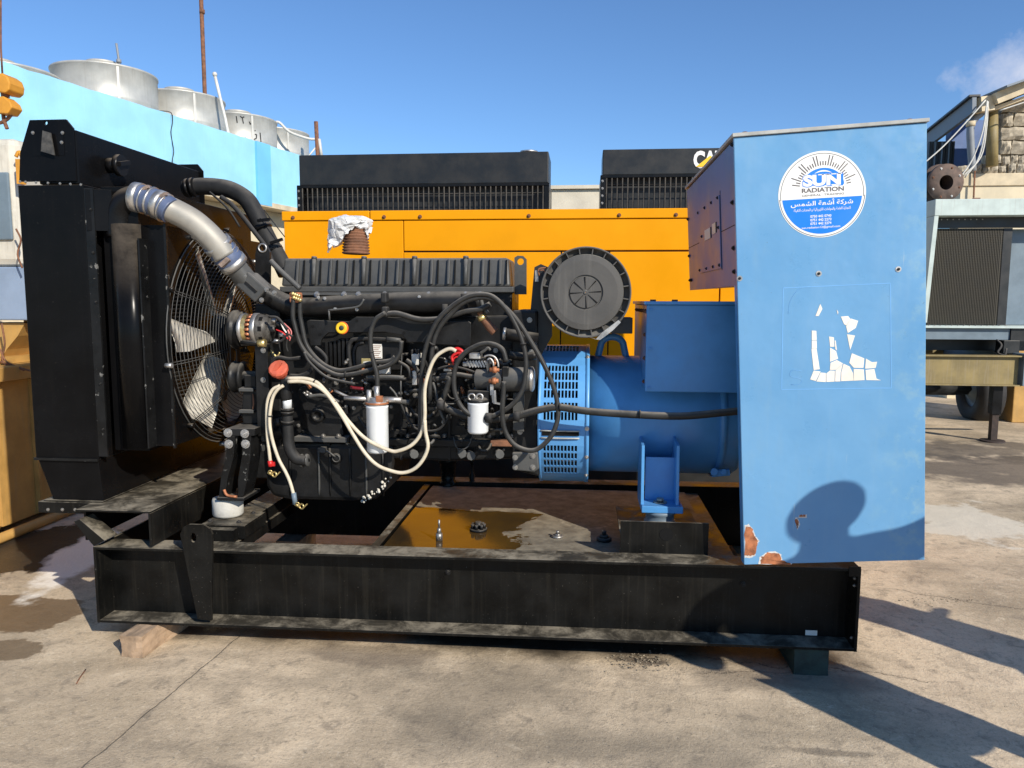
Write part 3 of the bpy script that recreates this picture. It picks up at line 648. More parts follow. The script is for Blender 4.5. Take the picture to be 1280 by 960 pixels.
b_ = MB(); b_.lathe(wc + Vector((0.30, 0, 0)), (-1, 0, 0), [(0, 0.20), (0.0, 0.34), (0.03, 0.40), (0.08, 0.41), (0.26, 0.41), (0.31, 0.39), (0.33, 0.34), (0.32, 0.22), (0.27, 0.2)], 40); whl = tr.part('wheel', b_, 'tyre')
b_ = MB(); b_.lathe(wc + Vector((-0.01, 0, 0)), (-1, 0, 0), [(0.0, 0.02), (0.0, 0.10), (-0.06, 0.13), (-0.06, 0.2), (0.0, 0.22)], 24); b_.lathe(wc + Vector((-0.01, 0, 0)), (-1, 0, 0), [(0.02, 0.01), (0.03, 0.06), (0.0, 0.08)], 16); tr.part('rim', b_, 'steel_bluegrey', whl)
b_ = MB(); b_.cyl((2.6, 10.9, 0.42), wc + Vector((0.1, 0, 0.03)), 0.07, n=12); b_.cyl((3.3, 10.9, 0.42), (wc.x - 0.2, 10.9, 0.42), 0.10, n=12); tr.part('axle', b_, 'black_matt')
lp = W(1242, 553, 9.1); b_ = MB(); b_.box((lp.x - 0.05, 9.08, 0.32), (lp.x + 0.05, 9.18, 0.655)); tr.part('leg_sleeve', b_, 'black_paint')
b_ = MB(); b_.box((lp.x - 0.035, 9.095, 0.02), (lp.x + 0.035, 9.165, 0.319)); b_.cyl((lp.x, 9.13, -0.01), (lp.x, 9.13, 0.015), 0.13, n=20); tr.part('support_leg', b_, 'old_dark')
rd = Thing('radiator_unit', 'big radiator in a pale green frame standing on the yellowed trailer', 'radiator', (4.5, 9.4, 1.02))
xl = W(1162, 330, 9.3).x; xr = 5.9
b_ = MB(); b_.box((xl - 0.0, 9.25, 2.58), (xr, 10.2, 2.765)); rd.part('top_tank', b_, 'pale_green', bevel=0.006)
b_ = MB(); b_.hexa([(xl - 0.06, 9.25, 1.36), (xl - 0.01, 9.25, 1.36), (xl - 0.01, 10.2, 1.36), (xl - 0.06, 10.2, 1.36), (xl - 0.0, 9.25, 2.577), (xl + 0.045, 9.25, 2.577), (xl + 0.045, 10.2, 2.577), (xl, 10.2, 2.577)]); rd.part('side_post', b_, 'pale_green')
b_ = MB(); b_.box((xl + 0.05, 9.45, 2.46), (xr, 9.5, 2.577)); rd.part('header_plate', b_, 'black_matt')
xc = W(1252, 330, 9.45).x
b_ = MB(); b_.box((xl - 0.02, 9.47, 1.33), (xc, 9.62, 2.455)); core = rd.part('core', b_, 'core_brown')
fin = MB()
for k in range(56): z = 1.345 + k * 0.0198; fin.box((xl - 0.0, 9.455, z), (xc - 0.005, 9.469, z + 0.006))
for k in range(46): x = xl + 0.02 + k * (xc - xl - 0.03) / 46; fin.box((x, 9.450, 1.34), (x + 0.008, 9.4545, 2.45))
rd.part('fin', fin, 'core_brown', core, kind='stuff')
b_ = MB(); b_.box((xc + 0.003, 9.46, 1.33), (xc + 0.10, 9.6, 2.455)); rd.part('divider', b_, 'black_matt')
b_ = MB(); b_.box((xc + 0.104, 9.62, 1.33), (xr, 9.7, 2.455)); rd.part('mesh_panel', b_, 'steel_bluegrey')
b_ = MB(); b_.box((xl - 0.05, 9.24, 1.30), (xr, 9.7, 1.325)); rd.part('bottom_flange', b_, 'pale_green')
b_ = MB(); b_.box((xl - 0.05, 9.30, 1.165), (W(1262, 420, 9.3).x, 9.36, 1.298)); rd.part('bottom_channel', b_, 'steel_bluegrey')
b_ = MB(); b_.box((W(1262, 420, 9.3).x + .004, 9.28, 1.15), (W(1280, 420, 9.3).x + .06, 9.5, 1.298)); rd.part('channel_end', b_, 'black_matt')
b_ = MB(); b_.box((xl - 0.3, 9.6, 1.02), (xr - .6, 10.4, 1.30)); rd.part('base', b_, 'black_matt')
bm_ = bolt_mesh('steel')
for k in range(9): bolt(rd, (xl + 0.10 + k * 0.065, 9.452, 2.555), (0, -1, 0), 0.008)
for k in range(14): bolt(rd, (xl + 0.02 + k * 0.065, 9.27, 1.326), (0, 0, 1), 0.008)
b_ = MB(); a = W(1258, 418, 9.2); b_.box((W(1253, 430, 9.25).x, 9.22, 1.01), (W(1273, 430, 9.25).x, 9.4, 1.16)); 
solo('steel_block', b_, 'black_matt', 'small dark block with an orange edge standing on the trailer beam end', 'block', (W(1262, 430, 9.25).x, 9.3, 1.01), bevel=0.004)
b_ = MB(); x0 = W(1272, 430, 10.6).x; b_.box((x0, 10.6, 0.0), (x0 + 1.0, 11.4, 1.30)); b_.box((x0 - 0.02, 10.58, 1.303), (x0 + 1.02, 11.42, 1.34))
solo('ochre_crate', b_, 'ochre_paint', 'ochre yellow metal box behind the trailer at the right edge', 'box', (x0 + .5, 11, 0), bevel=0.01)
q = MB(); q.tube([W(1246, 425, 9.3), W(1252, 432, 9.2), W(1247, 441, 9.15), W(1256, 444, 9.1), W(1258, 436, 9.15)], 0.013, 6, 4)
solo('cable_coil', q, 'rubber', 'loose dark cable lying on the trailer beam beside the block', 'cable', W(1250, 446, 9.15))

# ------------------------------------------------------------------ yellow enclosure of the generator behind, and two tall black radiators
yc = Thing('yellow_generator', 'long yellow enclosed generator standing behind the engine', 'generator', (-0.5, 6.2, 0))
CY = 5.7; xa = W(355.5, 300, CY).x; xe = 2.2
def cx(u, v=300): return W(u, v, CY).x
zc_top, zc_cap = 2.27, 2.20
b_ = MB(); b_.box((xa + 0.03, CY + 0.035, 0.42), (xe, 7.1, 2.19)); yc.part('inner_frame', b_, 'black_matt')
b_ = MB(); b_.box((xa - 0.02, CY - 0.06, 0.02), (xe + 0.1, 7.2, 0.415)); yc.part('base_frame', b_, 'black_matt')
g_ = 0.006
def panel(x0, x1, z0, z1, name='panel', y0=CY, y1=CY + 0.03): q = MB(); q.box((x0, y0, z0), (x1, y1, z1)); return yc.part(name, q, 'canopy_yellow', bevel=0.004)
xj = cx(463)
q = MB(); q.box((xa - 0.012, CY - 0.012, zc_cap), (xj - g_ / 2, 7.12, zc_top)); yc.part('roof_cap', q, 'canopy_yellow', bevel=0.006)
q = MB(); q.box((xj + g_ / 2, CY - 0.012, zc_cap), (xe, 7.12, zc_top)); yc.part('roof_cap', q, 'canopy_yellow', bevel=0.006)
zp = zc_cap - 0.004; zs = 1.965
panel(xa, cx(504.5) - g_ / 2, 0.43, zp); panel(cx(504.5) + g_ / 2, xe, zs + 0.006, zp)
us = [504.5, 701, 761, 900, 1010, 1109]
for i in range(5): panel(cx(us[i], 340) + g_ / 2 + (0.004 if i else 0), cx(us[i + 1], 340) - g_ / 2, 0.43, zs - 0.006, 'door')
for u in (366, 480, 525, 661, 774, 845):
    p = W(u, 268, CY - 0.013); bolt(yc, (p.x, CY - 0.013, 2.222), (0, -1, 0), 0.011, mt='rust')
q = MB(); q.box((xa - 0.0, CY + 0.036, 0.43), (xa + 0.025, 7.1, zp)); yc.part('end_panel', q, 'canopy_yellow')
# door seams' handle by the air cleaner
def tall_radiator(u0, u1, vt, vm, vb, Yq, label, depth=0.55, logo=False, xend=None):
    A, B = W(u0, vt, Yq), W(u1, vt, Yq); x0, x1 = A.x, (xend or B.x); zt_, zm, zb = A.z, W(u0, vm, Yq).z, W(u0, vb, Yq).z
    t = Thing('tall_radiator', label, 'radiator', ((x0 + x1) / 2, Yq + 0.3, 0))
    q = MB(); q.box((x0 + 0.02, Yq, zm), (x1 - 0.01, Yq + depth, zt_)); t.part('top_tank', q, 'black_matt', bevel=0.008)
    q = MB(); q.box((x0 + 0.06, Yq + 0.12, 0.5), (x1 - 0.05, Yq + depth, zm - 0.005)); t.part('core', q, 'black_matt')
    for xx in (x0, x1 - 0.05): q = MB(); q.box((xx, Yq - 0.03, 0.3), (xx + 0.05, Yq + depth, zm - 0.004)); t.part('side_post', q, 'black_paint', bevel=0.004)
    q = MB(); q.box((x0 + 0.01, Yq - 0.04, zm - 0.03), (x1, Yq - 0.01, zm - 0.004)); t.part('top_rail', q, 'black_paint')
    q = MB(); n = int((x1 - x0) / 0.052)
    for k in range(n): x = x0 + 0.06 + k * (x1 - x0 - 0.12) / (n - 1); q.cyl((x, Yq - 0.03, 0.9), (x, Yq - 0.03, zm - 0.02), 0.0065, n=6)
    for z in (zm - 0.10, zm - 0.32): q.cyl((x0 + 0.02, Yq - 0.024, z), (x1 - 0.02, Yq - 0.024, z), 0.006, n=6)
    t.part('grille', q, 'engine_black', kind='stuff')
    for k in range(6): bolt(t, (x0 + 0.02, Yq - 0.031, zm - 0.06 - k * 0.07), (0, -1, 0), 0.009)
    q = MB(); q.box((x0 - 0.05, Yq - 0.1, 0), (x1 + 0.05, Yq + depth + 0.1, 0.3)); t.part('base_frame', q, 'black_matt')
    q = MB(); q.cyl((x1 - 0.22, Yq + 0.25, zt_), (x1 - 0.22, Yq + 0.25, zt_ + 0.035), 0.06, n=18); q.cyl((x1 - 0.22, Yq + 0.25, zt_ + 0.035), (x1 - 0.22, Yq + 0.25, zt_ + 0.05), 0.09, n=18); t.part('filler_cap', q, 'steel')
    return t, x0, x1, zt_, zm
tall_radiator(371, 687, 194, 232, 264, 7.6, 'wide black radiator with upright grille bars, left one above the yellow generator')
t, x0, x1, zt_, zm = tall_radiator(751, 905, 187, 219, 262, 7.6, 'black radiator with white lettering on top tank, right one above the yellow generator', xend=2.35)
q = MB(); a = W(868, 208, 7.592); put_text(q, 'CAT', 0.205, (a.x - .01, 7.597, a.z - .005), (1, 0, 0), (0, 0, 1), bold=0.010, depth=0.002, align='LEFT', fitw=0.30); t.part('lettering', q, 'white_letters')
q = MB(); xx = a.x + 0.015; q.prism([(xx, 7.592, a.z - 0.004), (xx + 0.26, 7.592, a.z - 0.004), (xx + 0.13, 7.592, a.z + 0.10)], (0, -0.003, 0)); t.part('logo_triangle', q, 'yellow_ring')

# ------------------------------------------------------------------ old ochre machine at the left edge
om = Thing('old_machine', 'ochre steel machine base with a stained white and grey-blue cabinet at left edge', 'machine', (-4.3, 5.0, 0))
b_ = MB(); b_.box((-5.2, 3.6, 0.06), (-3.90, 5.9, 1.05)); om.part('base', b_, 'ochre_paint', bevel=0.01)
for y in (4.62, 4.98, 5.35): q = MB(); q.box((-3.90, y, 0.08), (-3.865, y + 0.03, 1.04)); om.part('rib', q, 'ochre_paint')
b_ = MB(); b_.box((-5.25, 3.55, 1.053), (-3.83, 5.95, 1.15)); om.part('top_flange', b_, 'ochre_paint', bevel=0.008)
b_ = MB(); b_.box((-5.2, 3.7, 1.153), (-3.98, 5.8, 1.20)); om.part('top_plate', b_, 'ochre_paint')
b_ = MB(); b_.cyl((-3.80, 3.0, 0.035), (-3.80, 6.2, 0.035), 0.035, n=12); om.part('bottom_pipe', b_, 'ochre_paint')
xr_ = W(34, 370, 4.9).x
b_ = MB(); b_.box((-5.0, 4.9, 1.455), (xr_, 5.7, 1.82)); om.part('lower_cabinet', b_, 'greyblue_paint', bevel=0.01)
b_ = MB(); b_.box((-5.0, 4.905, 1.823), (xr_ - 0.02, 5.7, 2.68)); om.part('upper_cabinet', b_, 'dirty_white', bevel=0.05)
b_ = MB(); b_.box((-4.5, 4.885, 2.0), (W(14, 250, 4.9).x, 4.903, 2.45)); om.part('cover_plate', b_, 'steel_bluegrey', bevel=0.02)
b_ = MB()
for k in range(30):
    a = math.pi * k / 29 / 2
b_.prism([W(-30, 404, 4.95), W(31, 404, 4.95), W(22, 420, 4.95), W(8, 437, 4.95), W(-2, 455, 4.95), W(-30, 455, 4.95)], (0, 0.3, 0)); om.part('funnel', b_, 'ochre_paint')
b_ = MB(); b_.box((W(6, 430, 5.1).x, 5.3, 1.20), (W(24, 430, 5.1).x, 5.36, 1.45)); om.part('strut', b_, 'ochre_paint')
for pts in [[(0, 436), (8, 452), (26, 460), (40, 464)], [(2, 404), (6, 430), (3, 450), (16, 462)], [(0, 452), (12, 456), (30, 463)], [(28, 335), (22, 318), (26, 300), (20, 286)]]:
    q = MB(); q.tube([W(u, v, 4.82) for u, v in pts], 0.006, 6, 5); om.part('cable', q, 'rust')
ho = Thing('chain_hoist', 'small yellow hoist block hanging above the stained white cabinet', 'hoist', W(4, 155, 4.9))
def pg(pts, Y): return [W(u, v, Y) for u, v in pts]
q = MB(); q.prism(pg([(-6, 92), (2, 91), (9, 96), (12, 104), (11, 112), (6, 116), (-6, 114)], 4.85), (0, 0.14, 0)); ho.part('wheel_housing', q, 'hoist_yellow', bevel=0.008)
q = MB(); q.prism(pg([(-6, 121), (4, 120), (12, 127), (15, 134), (9, 142), (-6, 141)], 4.87), (0, 0.10, 0)); ho.part('hook_block', q, 'hoist_yellow', bevel=0.006)
q = MB(); q.bar(W(6, 115, 4.9), W(7, 122, 4.9), 0.04, 0.03); ho.part('link', q, 'rust')
q = MB(); q.tube(pg([(14, 134), (15, 140), (10, 148), (2, 153), (-4, 154)], 4.92), 0.012, 8, 5); q.tube(pg([(4, 142), (5, 150), (7, 156), (9, 161)], 4.92), 0.012, 8, 4); ho.part('hook', q, 'rust')
q = MB(); q.tube([W(-4, 92, 4.9), W(-4, 40, 4.9), W(-4, -300, 4.9)], 0.012, 6, 1); q.tube([W(3, 92, 4.9), W(1, 60, 4.9), W(0, -300, 4.9)], 0.006, 6, 1); ho.part('chain', q, 'rust')
q = MB(); q.tube(pg([(20, 196), (24, 190), (28, 200), (27, 218), (30, 226)], 4.86), 0.012, 7, 4); q.cbox(W(26, 215, 4.85), (0.03, 0.05, 0.16)); 
solo('yellow_bracket', q, 'hoist_yellow', 'small yellow bracket between the white cabinet and the black radiator', 'bracket', W(26, 226, 4.86))
# ================================================================== THE OPEN GENERATOR SET
GS = Thing('generator_set', 'open generator with black diesel engine, big fan and tall blue cabinet on black skid', 'generator', (0, 4.0, 0))
P = GS.part
def PP(name, mb, mt, parent=None, **k): return GS.part(name, mb, mt, parent, **k)
def pxpoly(pts, Y): return [W(u, v, Y) for u, v in pts]
def pprism(pts, Y, dep): q = MB(); q.prism(pxpoly(pts, Y), (0, dep, 0)); return q
# ---- skid
YF, YB = 3.2, 4.72
XL, XR = -2.24, 1.172
zb = lambda x: 0.102 + 0.0062 * (x + 2.24)
zt_ = lambda x: zb(x) + 0.362
def strip(x0, x1, y0, y1, d0, d1, q=None):    # a plate running along the beam, following its slight slope; d measured up from the bottom
    q = q or MB(); return q.hexa([(x0, y0, zb(x0) + d0), (x1, y0, zb(x1) + d0), (x1, y1, zb(x1) + d0), (x0, y1, zb(x0) + d0), (x0, y0, zb(x0) + d1), (x1, y0, zb(x1) + d1), (x1, y1, zb(x1) + d1), (x0, y1, zb(x0) + d1)])
fw = 0.115
for side, (ya, yb, yw0, yw1) in enumerate(((YF, YF + fw, YF + fw, YF + fw + 0.012), (YB - fw, YB, YB - fw - 0.012, YB - fw))):
    q = MB(); strip(XL + 0.01, XR - 0.01, yw0, yw1, 0.0, 0.362, q)
    bw = PP('side_beam', q, 'frame_steel')
    q = MB(); strip(XL, XR, ya, yb - 0.001, 0.350, 0.3625, q); PP('top_flange', q, 'frame_steel', bw, bevel=0.002)
    q = MB(); strip(XL, XR, ya, yb - 0.001, -0.001, 0.012, q); PP('bottom_flange', q, 'frame_steel', bw, bevel=0.002)
for x0 in (XL - 0.001, XR - 0.012):
    q = MB(); strip(x0, x0 + 0.013, YF - 0.001, YB + 0.001, -0.002, 0.3635, q); PP('end_plate', q, 'frame_steel', bevel=0.002)
q = MB(); strip(XR - 0.05, XR - 0.002, YF - 0.004, YF + 0.004, 0.33, 0.372, q); PP('corner_tab', q, 'frame_steel')
q = MB(); c0 = W(1014, 791, YF + fw - 0.004); q.cbox(c0, (0.05, 0.004, 0.022)); PP('stuck_tape', q, 'label_white', label='small scrap of pale tape')
for u, v in ((560, 715), (929, 730)): bolt(GS, W(u, v, YF + fw - 0.002), (0, -1, 0), 0.010, mt='engine_black')
for u, v in ((1071, 722), (1071, 731), (1067, 796)):
    a = W(u, v, YF + 0.04); bolt(GS, (XR - 0.013, YF + 0.03, a.z), (-1, 0, 0), 0.006)
# lifting lugs
for yy, dy in ((YF - 0.014, 0.012), (YB + 0.002, 0.012)):
    Yq = YF - 0.014; pts = [(225, 668), (229, 659), (236, 655.5), (254, 656), (262, 661), (265.5, 668), (264.5, 776), (247, 774)]
    poly = pxpoly(pts, Yq); hc = W(241.5, 672, Yq); hr = 0.018
    q = MB(); n = 24
    ringp = [hc + Vector((math.cos(2 * math.pi * k / n) * hr * 0.8, 0, math.sin(2 * math.pi * k / n) * hr * 1.25)) for k in range(n)]
    # outer boundary resampled by angle about the hole
    def hit(ang):
        d = Vector((math.cos(ang), 0, math.sin(ang))); best = None
        for i in range(len(poly)):
            a, b = poly[i], poly[(i + 1) % len(poly)]; e = b - a; den = d.x * e.z - d.z * e.x
            if abs(den) < 1e-9: continue
            t = ((a.x - hc.x) * e.z - (a.z - hc.z) * e.x) / den; s_ = ((a.x - hc.x) * d.z - (a.z - hc.z) * d.x) / den
            if t > 0 and -1e-6 <= s_ <= 1 + 1e-6 and (best is None or t < best): best = t
        return hc + d * best
    angs = sorted([2 * math.pi * k / n for k in range(n)] + [math.atan2(p.z - hc.z, p.x - hc.x) % (2 * math.pi) for p in poly])
    outer = [hit(a) for a in angs]; inner = [hc + Vector((math.cos(a) * hr * 0.8, 0, math.sin(a) * hr * 1.25)) for a in angs]
    N = len(angs); off = Vector((0, yy - Yq, 0)); vs = [p + off for p in outer + inner] + [p + off + Vector((0, dy, 0)) for p in outer + inner]
    fs = []
    for i in range(N):
        j = (i + 1) % N; fs += [(i, j, N + j, N + i), (2 * N + i, 3 * N + i, 3 * N + j, 2 * N + j), (i, 2 * N + i, 2 * N + j, j), (N + i, N + j, 3 * N + j, 3 * N + i)]
    q.add(vs, fs); PP('lifting_lug', q, 'frame_steel')
# little stiffener joining the lug to the web
# ---- box channel that carries the radiator
z1 = 0.640; X0, X1 = -2.318, -1.955; th = 0.010
q = MB(); q.box((X0, YF + 0.0, z1 - th), (X1, YB, z1)); cm = PP('cross_channel', q, 'frame_steel', bevel=0.003, label='big open-ended channel under the radiator')
q = MB(); q.box((X1 - th, YF + 0.001, 0.475), (X1, YB - 0.001, z1 - th - 0.0005)); PP('side_wall', q, 'frame_steel', cm)
q = MB(); q.box((X0, YF + 0.06, 0.475), (X0 + th, YB - 0.001, z1 - th - 0.0005)); PP('side_wall', q, 'frame_steel', cm)
q = MB(); q.hexa([W(92, 652, YF) , W(99, 649, YF), W(131, 676, YF), W(117, 683, YF)] + [p + Vector((0, 0.10, 0)) for p in (W(92, 652, YF), W(99, 649, YF), W(131, 676, YF), W(117, 683, YF))]); PP('corner_gusset', q, 'frame_steel', bevel=0.002)
q = MB(); q.box((X1 - 0.02, 3.5, z1 + 0.001), (X1 + 0.12, 3.52, z1 + 0.008)); 
a, b = WZ(137, 613, 0.655), WZ(256, 568, 0.655); q = MB(); q.bar(a, b, 0.035, 0.03); PP('edge_strip', q, 'frame_steel')
# foot of the engine support under the front mount
pc = W(290, 652, 3.44)
q = MB(); q.box((W(251, 662, 3.38).x, 3.38, zt_(-1.7) + 0.0), (W(306, 662, 3.38).x, 3.39, 0.529)); q.box((W(251, 662, 3.38).x, 3.391, 0.521), (W(306, 662, 3.38).x, 3.62, 0.530)); q.box((W(306, 662, 3.38).x - .01, 3.391, 0.47), (W(306, 662, 3.38).x, 3.62, 0.5205)); PP('mount_pad', q, 'frame_steel')
for dx, dy in ((-0.085, 0.03), (0.06, 0.03), (-0.085, 0.19), (0.06, 0.19)): bolt(GS, (W(280, 650, 3.40).x + dx, 3.40 + dy, 0.531), (0, 0, 1), 0.010, mt='rubber')
# low cross members and inner floor rails
for xa_, xb_ in ((-1.72, -1.62), (-0.98, -0.94)):
    q = MB(); q.box((xa_, YF + fw + 0.013, 0.40), (xb_, YB - fw - 0.013, 0.455)); PP('cross_member', q, 'frame_steel')
q = MB(); a = WZ(325, 652, 0.52); q.bar((-1.70, YF + fw + 0.02, 0.49), (-1.70, YB - fw - 0.02, 0.49), 0.14, 0.06); PP('cross_member', q, 'frame_steel')
q = MB(); q.box((0.6, YF + fw + 0.013, 0.20), (0.7, YB - fw - 0.013, 0.44)); PP('cross_member', q, 'frame_steel')
# ---- fuel tank in the skid
TX0, TX1 = -0.925, 0.10
q = MB(); q.box((TX0 + 0.01, YF + fw + 0.03, 0.12), (0.62, YB - fw - 0.04, 0.437)); tk = PP('fuel_tank', q, 'frame_steel')
q = MB(); q.box((TX0, YF + fw + 0.045, 0.438), (0.62, YB - fw - 0.035, 0.450)); PP('top_plate', q, 'tank_plate', tk, label='tank top wet with oil at its left end')
q = MB(); q.box((TX0 - 0.02, YF + fw + 0.0125, 0.42), (0.62, YF + fw + 0.04, 0.4585)); PP('edge_angle', q, 'frame_steel', tk)
def boltc(u, v, h, r, mt='bolt_steel'):
    p = WZ(u, v, 0.45); q = MB(); q.cyl(p, p + Vector((0, 0, h * 0.35)), r * 1.5, n=8); q.cyl(p + Vector((0, 0, h * 0.35)), p + Vector((0, 0, h * 0.6)), r, r * 0.8, n=10); q.cyl(p + Vector((0, 0, h * 0.6)), p + Vector((0, 0, h)), r * 0.45, n=8); return PP('tank_bolt', q, mt, tk)
boltc(549, 675, 0.10, 0.011); boltc(697, 672, 0.035, 0.018); boltc(755, 676, 0.05, 0.024, 'rubber')
p = WZ(598, 663, 0.45); q = MB(); q.cyl(p, p + Vector((0, 0, 0.012)), 0.045, n=10)
for k in range(7): a = k * 0.9; q.cyl(p + Vector((math.cos(a) * 0.03, math.sin(a) * 0.03, 0.01)), p + Vector((math.cos(a) * 0.03, math.sin(a) * 0.03, 0.035)), 0.009, n=6)
q.cyl(p, p + Vector((0, 0, 0.045)), 0.016, n=8); PP('sender_flange', q, 'engine_black', tk)
q = MB(); p = WZ(560, 606, 0.45); q.lathe(p, (0, 0, 1), [(0, .055), (.02, .055), (.03, .045), (.1, .045), (.105, .05), (.14, .05), (.145, .06), (.175, .06), (.18, .02)], 20); PP('filler_neck', q, 'black_paint', tk)
q = MB(); p = WZ(590, 606, 0.45); q.lathe(p, (0, 0, 1), [(0, .025), (.02, .025), (.03, .016), (.06, .02), (.08, .01), (.14, .008), (.15, .014), (.17, .004)], 12); PP('breather', q, 'black_paint', tk)

# ---- radiator
RY = 3.334; rx0, rx1 = -2.597, -2.28
def solid(a, b): q = MB(); q.box(a, b); return q
q = MB(); q.hexa([(rx0, RY, 0.845), (rx1, RY, 0.845), (rx1, 4.60, 0.845), (rx0, 4.60, 0.845), (rx0, RY, 2.12), (rx1, RY, 2.12), (rx1, 4.60, 2.12), (rx0, 4.60, 2.12)])
rad = PP('radiator', q, 'black_sheet', bevel=0.003)
q = MB(); q.hexa([(-2.525, RY + 0.004, 0.645), (-2.27, RY + 0.004, 0.645), (-2.27, 4.58, 0.645), (-2.525, 4.58, 0.645), (-2.59, RY + 0.004, 0.843), (-2.285, RY + 0.004, 0.843), (-2.285, 4.58, 0.843), (-2.59, 4.58, 0.843)]); PP('lower_skirt', q, 'black_sheet', rad, bevel=0.002)
q = solid((-2.60, RY - 0.012, 0.838), (-2.278, RY - 0.0005, 0.850)); PP('seam_lip', q, 'scuff_highlight_black', rad)
q = solid((-2.56, RY - 0.015, 0.6415), (-2.262, 4.6, 0.6445)); PP('base_flange', q, 'frame_steel', rad)
q = MB(); q.box((W(48, 640, RY - .02).x, RY - 0.02, 0.585), (X0 + 0.004, 3.42, 0.638)); PP('base_angle', q, 'frame_steel', rad, bevel=0.002)
for u in (60, 78, 94): bolt(GS, W(u, 637, RY - 0.021), (0, -1, 0), 0.006, rad)
for u in (25, 32, 45, 60, 75, 88, 101): bolt(GS, W(u, 227 + (u - 25) * 0.05, RY - 0.001), (0, -1, 0), 0.0045, rad)
# right edge flange with its bolts
q = solid((rx1 + 0.0005, RY + 0.002, 0.86), (rx1 + 0.045, RY + 0.012, 2.105)); PP('side_flange', q, 'scuff_highlight_black', rad)
for v in (262, 316, 378, 480, 537): p = W(113 + (v - 262) * 0.045, v, RY); bolt(GS, (rx1 + 0.030, RY - 0.001 + 0.002, p.z), (0, -1, 0), 0.006, rad, 'engine_black')
q = solid((rx1 + 0.046, RY + 0.06, 0.88), (-2.06, 4.6, 2.118)); PP('core_frame', q, 'black_sheet', rad, bevel=0.002)
ap_, bp_ = W(106, 236, RY - 0.005), W(135, 288, RY - 0.005)
q = MB(); q.hexa([(ap_.x, RY - 0.006, bp_.z), (bp_.x, RY + 0.035, bp_.z), (bp_.x, RY + 0.043, bp_.z), (ap_.x, RY + 0.0015, bp_.z), (ap_.x, RY - 0.006, ap_.z), (bp_.x, RY + 0.035, ap_.z), (bp_.x, RY + 0.043, ap_.z), (ap_.x, RY + 0.0015, ap_.z)]); PP('cover_plate', q, 'black_sheet', rad, bevel=0.001)
# charge-air cooler side tank: half-round column
cxm = -2.115
q = MB(); n = 14; vs = []; 
for z in (0.90, 1.945):
    for k in range(n + 1):
        a = math.pi * k / n; vs.append((cxm - 0.068 * math.cos(a), RY + 0.058 - 0.062 * math.sin(a), z))
q.add(vs, [(k, k + 1, n + 2 + k, n + 1 + k) for k in range(n)], True); q.f += [tuple(range(n + 1)), tuple(range(2 * n + 1, n, -1))]; q.sm += [False, False]
PP('side_tank', q, 'black_sheet', rad)
q = solid((-2.044, RY + 0.02, 0.90), (-2.036, RY + 0.10, 1.88)); PP('tank_flange', q, 'scuff_highlight_black', rad)
# shroud: plate with a round opening, facing the engine
sx = -1.955; FC = WX(266, 424, sx); FR = 0.56; sy0, sy1, sz0, sz1 = 3.42, 4.60, 0.90, 1.945
FC.y = 3.965; FC.z = 1.40
q = MB(); N = 72; outer = []; inner = []
for k in range(N):
    a = 2 * math.pi * k / N; cy, cz = math.cos(a), math.sin(a); ts = []
    if abs(cy) > 1e-6: ts.append(((sy1 if cy > 0 else sy0) - FC.y) / cy)
    if abs(cz) > 1e-6: ts.append(((sz1 if cz > 0 else sz0) - FC.z) / cz)
    t = min(x for x in ts if x > 0); t = max(t, FR + 0.002) 
    outer.append(Vector((sx, FC.y + cy * t, FC.z + cz * t))); inner.append(Vector((sx, FC.y + cy * FR * 0.955, FC.z + cz * FR * 0.955)))
fs = [(k, (k + 1) % N, N + (k + 1) % N, N + k) for k in range(N)] + [(N + k, N + (k + 1) % N, 2 * N + (k + 1) % N, 2 * N + k) for k in range(N)]
q.add(outer + inner + [p + Vector((-0.06, 0, 0)) for p in inner], fs); sh = PP('fan_shroud', q, 'black_sheet', rad)
q = MB(); q.box((-2.058, sy0, sz0), (sx - 0.0005, sy0 + 0.004, sz1)); q.box((-2.058, sy0 + .0045, sz1 - 0.004), (sx - 0.0005, sy1, sz1)); q.box((-2.058, sy0 + .0045, sz0), (sx - 0.0005, sy1, sz0 + 0.004)); PP('shroud_side', q, 'black_sheet', rad)
q = solid((sx + 0.0, sy0, sz0 - .01), (sx + 0.012, sy0 + 0.012, sz1 + 0.006)); PP('shroud_edge', q, 'scuff_highlight_black', rad)
# core face behind the fan: horizontal fins
q = MB()
for k in range(48): z = 0.93 + k * 0.02; q.box((-2.058, 3.5, z), (-2.045, 4.52, z + 0.006))
PP('core_fins', q, 'engine_black', rad, kind='stuff')
